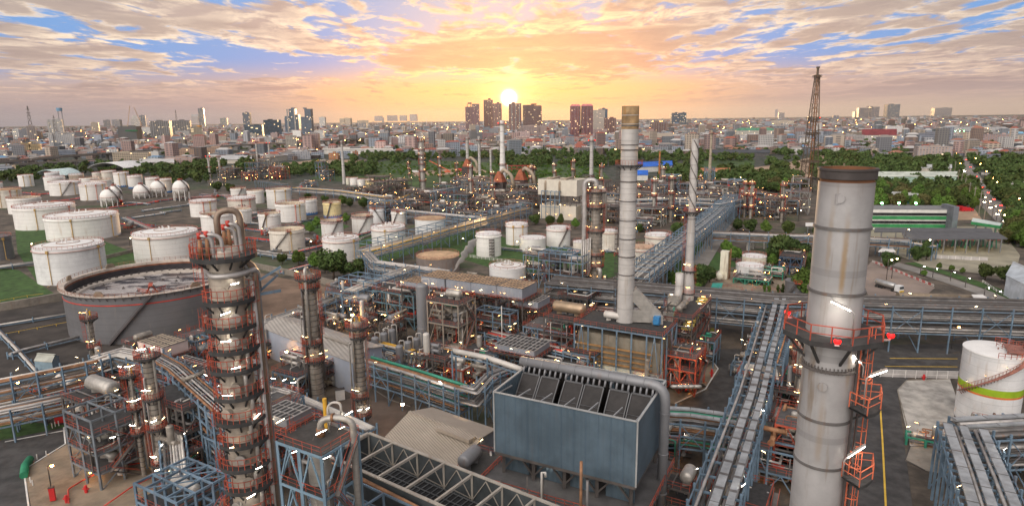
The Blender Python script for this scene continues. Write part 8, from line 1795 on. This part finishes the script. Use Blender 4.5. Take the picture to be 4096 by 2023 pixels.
dist = np.exp(rs.uniform(np.log(1300), np.log(9000), 5200)); az = rs.uniform(-.78, .78, 5200)
small = [b_[::3]*1.15 for b_ in base]
for i in range(5200):
    q = proj((dist[i]*sin(az[i]), dist[i]*cos(az[i]), 0))
    if not hides(q[0], q[1], 8*FPX/q[2], 5): Q.append(small[i % 5]*np.array([1.6, 1.1, .8])+np.array([dist[i]*sin(az[i]), dist[i]*cos(az[i]), -1]))
me = quads_mesh('woodland', np.concatenate(Q), LEAF); o = bpy.data.objects.new('woodland', me); COL.objects.link(o); tag(o, 'far off dark woodland and town trees reading as one mass', 'woodland', kind='stuff')
# field scrub
Q = []; bs_ = [crown_arr(90+k, 60, 3.2, 2.6, 0, .6, 5) for k in range(3)]
for i in range(900):
    px, py = rs.uniform(1290, 2400), rs.uniform(648, 735)
    if py > 690+(px-1290)*.04: continue
    c = G(px, py); Q.append(bs_[i % 3]*rs.uniform(.5, 1.4)+np.array([c.x, c.y, 0]))
me = quads_mesh('field_scrub', np.concatenate(Q), LEAFL); o = bpy.data.objects.new('field_scrub', me); COL.objects.link(o); tag(o, 'low green scrub covering the field behind the refinery', 'scrub', kind='stuff')
# ------------------------------------------------------------------ vehicles
CARW = {}
def car_proto(name, col, kind):
    b = MB(); L, W, Hh = {'car': (4.4, 1.8, .75), 'van': (5, 1.9, 1.7), 'truck': (9, 2.4, 2.6)}[kind]
    z0 = .35; b.hexa([(-L/2, -W/2, z0), (L/2, -W/2, z0), (L/2, W/2, z0), (-L/2, W/2, z0), (-L/2, -W/2*.95, z0+Hh), (L/2*.97, -W/2*.95, z0+Hh*.9), (L/2*.97, W/2*.95, z0+Hh*.9), (-L/2, W/2*.95, z0+Hh)]); bm_ = b.mesh('body', M('car_paint_'+name, col, .35, var=.05))
    b = MB(); zt = z0+Hh
    if kind == 'car': b.hexa([(-L*.36, -W*.46, zt), (L*.2, -W*.46, zt-.06), (L*.2, W*.46, zt-.06), (-L*.36, W*.46, zt), (-L*.25, -W*.38, zt+.6), (L*.06, -W*.38, zt+.6), (L*.06, W*.38, zt+.6), (-L*.25, W*.38, zt+.6)])
    else: b.box((L*.36, 0, zt-.9), L*.2, W*1.01, .7)
    cm = b.mesh('cabin_glass', M('car_glass', (.03, .035, .04), .15)); wm = MB(); wm.tube([(0, -.12, 0), (0, .12, 0)], .34, 10); wm = wm.mesh('wheel', M('tyre_rubber', (.02, .02, .02), .9)); hm = MB(); hm.box((0, 0, 0), .12, .5, .3); hl = hm.mesh('headlight', M('headlight_on', (1, .85, .55), emit=60)); tm = hm.mesh('tail_light', M('tail_light_on', (1, .04, .02), emit=25))
    return bm_, cm, wm, hl, tm, L, W
def car(label, c, a, name, col, kind='car', lights=True, nm=None, group=None):
    if (name, kind) not in CARW: CARW[(name, kind)] = car_proto(name, col, kind)
    bm_, cm, wm, hl, tm, L, W = CARW[(name, kind)]; t = thing(nm or ('car' if kind == 'car' else 'truck' if kind == 'truck' else 'van'), label, kind, c, group); t.rotation_euler = (0, 0, a)
    def ad(n_, me, loc): o = bpy.data.objects.new(n_, me); COL.objects.link(o); o.parent = t; o.location = loc
    ad('body', bm_, (0, 0, 0)); ad('cabin_glass', cm, (0, 0, 0))
    for x in (-.32, .32):
        for y in (-.5, .5): ad('wheel', wm, (L*x, W*y, .34))
    if lights:
        for y in (-.32, .32): ad('headlight', hl, (L*.5+.02, W*y, .6)); ad('tail_light', tm, (-L*.5-.02, W*y, .7))
    return t
ST = [(3812, 572), (3850, 640), (3905, 745), (3960, 810), (4040, 880), (4120, 960)]
def on_street(t, off):
    s = t*(len(ST)-1); i = min(int(s), len(ST)-2); f = s-i; p, q = G(*ST[i]), G(*ST[i+1]); d = (q-p).normalized(); n2 = Vector((-d.y, d.x, 0)); return p+(q-p)*f+n2*off, atan2(d.y, d.x)
cols = [('white', (.7, .7, .7)), ('silver', (.4, .4, .42)), ('black', (.03, .03, .03)), ('red', (.4, .03, .03)), ('blue', (.05, .1, .3))]
for k in range(26):
    tt_ = .02+.95*k/26; side = k % 2; c, a = on_street(tt_, 4.2 if side else -4.2); cn, cv = cols[(k*7) % 5]; px, py, _ = proj(c)
    car(lab(f'{cn} car {"coming down" if not side else "driving up"} the street', px, py), c, a if not side else a+pi, cn, cv, 'car', True, None, 'cars on the street')
# tanker lorries
def tanker(label, c, a, tankm, cab=(.7, .7, .7)):
    t = thing('tanker_lorry', label, 'lorry', c, 'tanker lorries'); u, v = Vector((cos(a), sin(a), 0)), Vector((-sin(a), cos(a), 0))
    X = lambda x, y, z: V3(c, 0)+u*x+v*y+Vector((0, 0, z))
    b = MB(); drum(b, X(-2, 0, 2.3), u, 8.2, 1.15, 16); part('tank', b, tankm, t)
    b = MB(); b.beam(X(-6.2, 0, .95), X(5.6, 0, .95), .9, .3); part('chassis', b, DARKRING, t)
    b = MB(); b.hexa([X(3.3, -1.2, .7), X(5.7, -1.2, .7), X(5.7, 1.2, .7), X(3.3, 1.2, .7), X(3.3, -1.15, 3.1), X(5.4, -1.15, 3.1), X(5.4, 1.15, 3.1), X(3.3, 1.15, 3.1)]); cb = part('cab', b, M('lorry_cab_white', cab, .4), t)
    b = MB(); b.hexa([X(5.62, -1.05, 1.8), X(5.75, -1.05, 1.8), X(5.75, 1.05, 1.8), X(5.62, 1.05, 1.8), X(5.45, -1.0, 2.8), X(5.52, -1.0, 2.8), X(5.52, 1.0, 2.8), X(5.45, 1.0, 2.8)]); part('windscreen', b, M('car_glass', (.03, .035, .04), .15), cb)
    b = MB(); b.box(X(5.75, 0, .7), .12, 2.3, .55, a); part('bumper', b, YELP, t)
    wm = MB(); wm.tube([(0, -.18, 0), (0, .18, 0)], .5, 12); wm = wm.mesh('wheel', M('tyre_rubber', (.02, .02, .02), .9))
    for x in (-5.4, -4.1, -2.8, 2.2, 4.6):
        for y in (-1, 1): inst('wheel', wm, t, X(x, y, .5), a)
SILV = M('polished_tank', (.55, .54, .52), .3, .7)
c = G(3556, 1160); tanker('silver tanker lorry with a white cab parked on the brown lorry park', c, -1.25, SILV)
tanker('yellow tanker lorry before the green banded office', G(3632, 912), .0, M('tanker_yellow', (.72, .42, .02), .4)); tanker('silver tanker lorry left of the yellow one', G(3520, 912), .02, SILV); tanker('pale tanker lorry right of the yellow one', G(3735, 914), 0, M('tanker_pale', (.6, .55, .5), .4))
for k, (px, py) in enumerate(((3812, 832), (3835, 838), (3850, 842), (3866, 845))): car(('first', 'second', 'third', 'fourth')[k]+' parked red truck from the left at the fire yard', G(px, py), .1, 'fire_red', (.55, .02, .03), 'truck', False, 'fire_truck', 'red trucks at the yard')
for k, (px, py) in enumerate(((1838, 682), (1848, 686), (1662, 690))): car(('red truck left of the digger field', 'red truck right of the digger field', 'small white lorry on the bare ground')[k], G(px, py), .1, 'fire_red' if k < 2 else 'white', (.55, .02, .03) if k < 2 else (.7, .7, .7), 'truck', False, 'truck', None)
# ------------------------------------------------------------------ lamps
LP = [(3545, 1120, 1, 9), (3566, 1115, 1, 9), (3700, 1030, 1, 9), (3615, 1000, 1, 11), (4020, 905, 1, 9), (4090, 970, 1, 9), (3830, 815, 1, 8), (3760, 820, 1, 8), (3192, 888, 1, 8), (2955, 745, 1, 9), (3015, 752, 1, 9), (1600, 900, 1, 8), (1845, 1012, 1, 8), (2350, 780, 1, 10), (3730, 1110, 0, 4), (3800, 1125, 0, 4), (3860, 1150, 0, 4), (3935, 1190, 0, 4), (3980, 1205, 0, 4), (3680, 1100, 0, 4), (70, 1600, 2, 5), (205, 1950, 2, 5), (330, 1790, 2, 6), (3805, 1395, 2, 7), (3985, 1880, 2, 6), (1395, 1300, 2, 6), (126, 1010, 1, 5), (560, 1000, 1, 5), (215, 905, 1, 5), (520, 985, 1, 5), (1320, 1068, 1, 7), (1240, 1015, 1, 7), (1140, 950, 1, 6), (2660, 1030, 1, 7), (2800, 985, 1, 7), (2060, 1010, 1, 6)]
for px, py, k, h in LP: street_lamp(lab(('short white', 'bright yellow', 'orange')[k]+' lamp post', px, py), G(px, py), h, (BULBW, BULBY, BULBO)[k], 'lamp posts', sc=1.0+(G(px, py).length > 260)*.3)
for k in range(34):                 # street lamps, both sides
    c, a = on_street(.03+.94*(k//2)/17, 10 if k % 2 else -10); px, py, _ = proj(c); street_lamp('orange street lamp beside the car filled street', c, 9, BULBO if k % 4 else BULBY, 'street lamps along the car filled street', sc=1.5)
rr = random.Random(5)
for k in range(110):
    px = rr.uniform(0, 4090); py = rr.uniform(520, 640) if px < 1300 else rr.uniform(500, 585); c = G(px, py)
    z = 'left of the sun' if px < 2036 else 'right of the sun'; street_lamp('orange street lamp among the roofs '+z, c, 10, BULBO if k % 3 else BULBY, 'town street lamps '+z, sc=rr.uniform(1.2, 2.4))
b = MB()
for k in range(330):
    az = rr.uniform(-.74, .74); d_ = math.exp(rr.uniform(math.log(1900), math.log(9000))); r = .5+d_/6500; p = (d_*sin(az), d_*cos(az), 14); q = b.verts([(p[0]-r, p[1], p[2]), (p[0]+r, p[1], p[2]), (p[0], p[1], p[2]+r), (p[0], p[1], p[2]-r), (p[0], p[1]-r, p[2]), (p[0], p[1]+r, p[2])])
    for f_ in ((0, 4, 2), (4, 1, 2), (1, 5, 2), (5, 0, 2), (4, 0, 3), (1, 4, 3), (5, 1, 3), (0, 5, 3)): b.face([q+i for i in f_])
solo('distant_town_lights', b, LAMPO, 'countless orange lights scattered over the far town', 'lights', kind='stuff')
for k, px in enumerate((1830, 1848, 1860, 1873)): c = G(3800+k*17-(k == 0)*6, 545); street_lamp(('first', 'second', 'third', 'fourth')[k]+' green lamp from the left above the street end', c, 16, BULBG, 'green lamps', sc=4.0)
# ------------------------------------------------------------------ small yard things, foreground
def hyd(label, px, py, h=1.5): 
    c = G(px, py); b = MB(); b.cyl(c, .3, h, 10); b.dome((c.x, c.y, h), .3, .2, 10); b.tube([(c.x-.6, c.y, h*.6), (c.x+.6, c.y, h*.6)], .16, 8); solo('fire_hydrant', b, REDP, label, 'hydrant', 'red fire hydrants')
hyd('red hydrant by the pipe at the bottom left corner', 268, 2010); hyd('red hydrant at the road bend below the spiral stack', 2846, 1508, 2.2); hyd('red hydrant beside the row of small grey vessels', 1640, 1475); hyd('red hydrant on the whitewashed slab edge', 3694, 1520); hyd('red hydrant near the left structure leg', 346, 1970)
def cabinet(label, px, py, s, m_, nm='hose_cabinet'):
    c = G(px, py); t = thing(nm, label, 'cabinet', c); b = MB(); b.box((c.x, c.y, .25), s[0], s[1], s[2], .4); part('casing', b, m_, t); b = MB(); b.box((c.x, c.y, .02), s[0]*.7, s[1]*.7, .22, .4); part('plinth', b, DARKRING, t); b = MB(); b.box((c.x, c.y, .25+s[2]), s[0]*1.12, s[1]*1.12, .12, .4); part('cap', b, DARKRING, t)
cabinet('tall red hose cabinet at the bottom left', 214, 2003, (.9, .6, 2.6), REDP); cabinet('red hose box on the grass beside the left road', 245, 1690, (2.2, 1.2, 1.6), REDP); cabinet('white control cabinet under the long grey shed', 1362, 1600, (2.2, 1.2, 2.8), WHITEW, 'control_cabinet')
c = G(105, 1870); b = MB(); P = [G(95, 1900, .8), G(100, 1860, .9), G(120, 1833, .9)]; b.tube(P, .75, 12); solo('covered_hose', b, M('green_tarpaulin', (.02, .2, .1), .7), 'green tarpaulin covered roll at the road edge, bottom left', 'tarpaulin')
b = MB(); P = [G(275, 2010, .6), G(272, 1955, .6), G(330, 1920, .6), G(430, 1870, .6), G(560, 1850, .6)]; b.tube(P, .14, 6, .6); solo('fire_main', b, PIPER, 'thin red pipe bending across the concrete pad at bottom left', 'pipe')
b = MB(); b.tube([G(415, 2023, .7), G(520, 1950, .7), G(640, 1890, .7)], .14, 6); solo('fire_main', b, PIPER, 'straight red pipe along the concrete pad at the bottom', 'pipe')
wm = MB(); wm.cyl((0, 0, 0), .1, 1.3, 8); wm = wm.mesh('bollard', WHITEW)
for k, (px, py) in enumerate(((150, 1838), (187, 1824), (123, 1930), (132, 1942), (210, 1712), (222, 1706), (236, 1702))): o = inst('bollard', wm, None, G(px, py)); tag(o, ('white bollard at the kerb corner of the concrete pad' if k < 4 else 'white bollard on the grass beside the red hose box'), 'bollard', 'white bollards '+('on the pad' if k < 4 else 'on the grass'))
for k in range(3):
    px = (132, 195, 240)[k]; c = G(px, 1688); me = quads_mesh('shrub', crown_arr(400+k, 260, 1.1, 1.5, 0, .18, 5), leaf_mat('pale_shrub_%d' % k, (.3, .28, .26), (.5, .46, .42))); o = bpy.data.objects.new('shrub', me); COL.objects.link(o); o.location = c; tag(o, ('pale dry shrub left of the blue post on the grass', 'pale dry shrub between post and hose box', 'pale dry shrub beside the red hose box')[k], 'shrub', 'pale shrubs')
# fences and barriers
def fence(label, pts, h, m_, post=2.5, rails=3, name='fence', panel=None, alt=None):
    P = [G(*p) for p in pts]; t = thing(name, label, 'fence', P[0], 'fences and barriers')
    b = MB(); b2 = MB(); k = 0
    for p, q in zip(P[:-1], P[1:]):
        n_ = max(1, round((q-p).length/post))
        for i in range(n_):
            a_, e_ = p+(q-p)*(i/n_), p+(q-p)*((i+1)/n_); b.beam(a_, a_+Vector((0, 0, h)), .16); k += 1
            b.m = 1 if alt and k % 2 == 0 else 0
            for r in range(rails): b.beam(a_+Vector((0, 0, h*(r+1)/rails-.1)), e_+Vector((0, 0, h*(r+1)/rails-.1)), .12, .2 if alt else .1)
            if panel: b2.beam(a_+Vector((0, 0, h*.5)), e_+Vector((0, 0, h*.5)), .03, h*.8)
    part('rail_frame', b, [m_, alt or m_], t); part('panel', b2, panel or m_, t)
fence('red and white striped barrier along the lorry park', [(3490, 1050), (3560, 1078), (3640, 1110), (3735, 1148)], 1.1, WHITEW, 2.0, 2, 'barrier', None, REDP)
fence('white rail fence along the curving road', [(3930, 1130), (3985, 1168), (4096, 1212)], 1.2, WHITEW, 3, 2)
fence('pale panelled fence before the whitewashed slab', [(3520, 1508), (3620, 1512), (3830, 1517)], 2.4, WHITEW, 2.6, 2, 'fence', M('pale_fence_mesh', (.45, .42, .40), .8))
fence('white boundary fence before the white cone roof tank', [(1440, 962), (1490, 940)], 1.6, WHITEW, 2.5, 3); fence('white boundary fence behind the steam plume', [(1880, 1030), (2040, 1052)], 1.6, WHITEW, 2.5, 3)
fence('white mesh fence in the loading yard', [(3735, 1035), (3850, 1040), (3950, 1045)], 2.0, WHITEW, 3, 2, 'fence', MATS['pale_fence_mesh'])
fence('yellow pipe rail along the left grass bank', [(0, 1208), (110, 1188), (175, 1180)], .8, YELP, 4, 1, 'pipe_rail'); fence('yellow pipe rail across the oily yard', [(0, 1347), (150, 1318), (300, 1290)], .9, YELP, 5, 1, 'pipe_rail')
fence('grey roadside wall fence at the right edge of the street', [(3925, 700), (4096, 712)], 3, MATS['pale_fence_mesh'], 6, 2, 'fence', MATS['pale_fence_mesh'])
for k in range(12):                 # power poles beside the street
    c, a = on_street(.06+.86*k/12, -16); b = MB(); b.beam(c, c+Vector((0, 0, 17)), .4); b.beam(c+Vector((-1.4, 0, 15.5)), c+Vector((1.4, 0, 15.5)), .3); solo('power_pole', b, CONC, 'grey concrete power pole in the row right of the street', 'pole', 'power poles along the street')
# loading gantries under the canopy
for k in range(6):
    c = G(3705+k*52, 985+(k % 2)*6); t = thing('loading_gantry', ('first', 'second', 'third', 'fourth', 'fifth', 'sixth')[k]+' green loading gantry from the left under the loading canopy', 'gantry', c, 'loading gantries'); b = MB()
    for x in (-1.5, 1.5):
        for y in (-1.5, 1.5): b.beam(c+Vector((x, y, 0)), c+Vector((x*.5, y, 5)), .35)
    part('frame', b, PIPEG, t); b = MB(); b.box(c+Vector((0, 0, 4.2)), 6, 3, .25); b.rail([(c.x-3, c.y-1.5), (c.x+3, c.y-1.5), (c.x+3, c.y+1.5), (c.x-3, c.y+1.5)], 4.45, 1.1, .15, 2, True); part('deck', b, RED, t)
# red steel bridge frames and digger beyond the refinery
b = MB()
c = G(2080, 690)
for k in range(6): b.beam(c+Vector((k*7-18, 0, 0)), c+Vector((k*7-18, 0, 9)), .8)
b.beam(c+Vector((-20, 0, 9)), c+Vector((20, 0, 9)), 1, 1.2); b.beam(c+Vector((-20, 0, 5)), c+Vector((20, 0, 5)), .8, .8); solo('red_gantry', b, M('dark_red_steel', (.35, .05, .04), .6), 'dark red steel gantry on the bare ground right of the white stack', 'gantry')
c = G(1790, 690); t = thing('mobile_crane', 'orange mobile crane with a lowered jib on the bare ground', 'crane', c); b = MB(); b.box(c, 8, 3, 2.4); part('carrier', b, ORANGE, t); b = MB(); b.beam(c+Vector((2, 0, 2.4)), c+Vector((-24, 0, 16)), 1.2); part('jib', b, ORANGE, t)
# steam plume
b = MB(); p0 = G(1812, 1085, 22); rr = random.Random(2); pts = [p0+Vector((i*.62+.25*sin(i*1.7), .5*i, i*.8)) for i in range(13)]
b.tube(pts, [.2, .3, .5, .5, .9, .75, 1.4, 1.0, 1.7, 1.1, 1.5, .8, .2], 14); mt = bpy.data.materials.new('white_steam'); mt.use_nodes = True; nt = mt.node_tree; nt.nodes.clear(); n = NT(nt); ou = n.new('ShaderNodeOutputMaterial'); pv = n.new('ShaderNodeVolumePrincipled'); pv.inputs['Color'].default_value = (1, .97, .95, 1); pv.inputs['Density'].default_value = 1.6; nt.links.new(pv.outputs[0], ou.inputs['Volume'])
o = solo('steam_plume', b, mt, 'small white steam plume drifting up before the scaffolded tank', 'steam', kind='stuff')
# ------------------------------------------------------------------ haze
b = MB(); b.box((0, 10050, -1.5), 32600, 21100, 302); mt = bpy.data.materials.new('haze_air'); mt.use_nodes = True; nt = mt.node_tree; nt.nodes.clear(); n = NT(nt); ou = n.new('ShaderNodeOutputMaterial'); pv = n.new('ShaderNodeVolumePrincipled'); pv.inputs['Color'].default_value = (.84, .87, .95, 1); pv.inputs['Density'].default_value = .000016; pv.inputs['Anisotropy'].default_value = .60; nt.links.new(pv.outputs[0], ou.inputs['Volume'])
solo('haze', b, mt, kind='stuff')
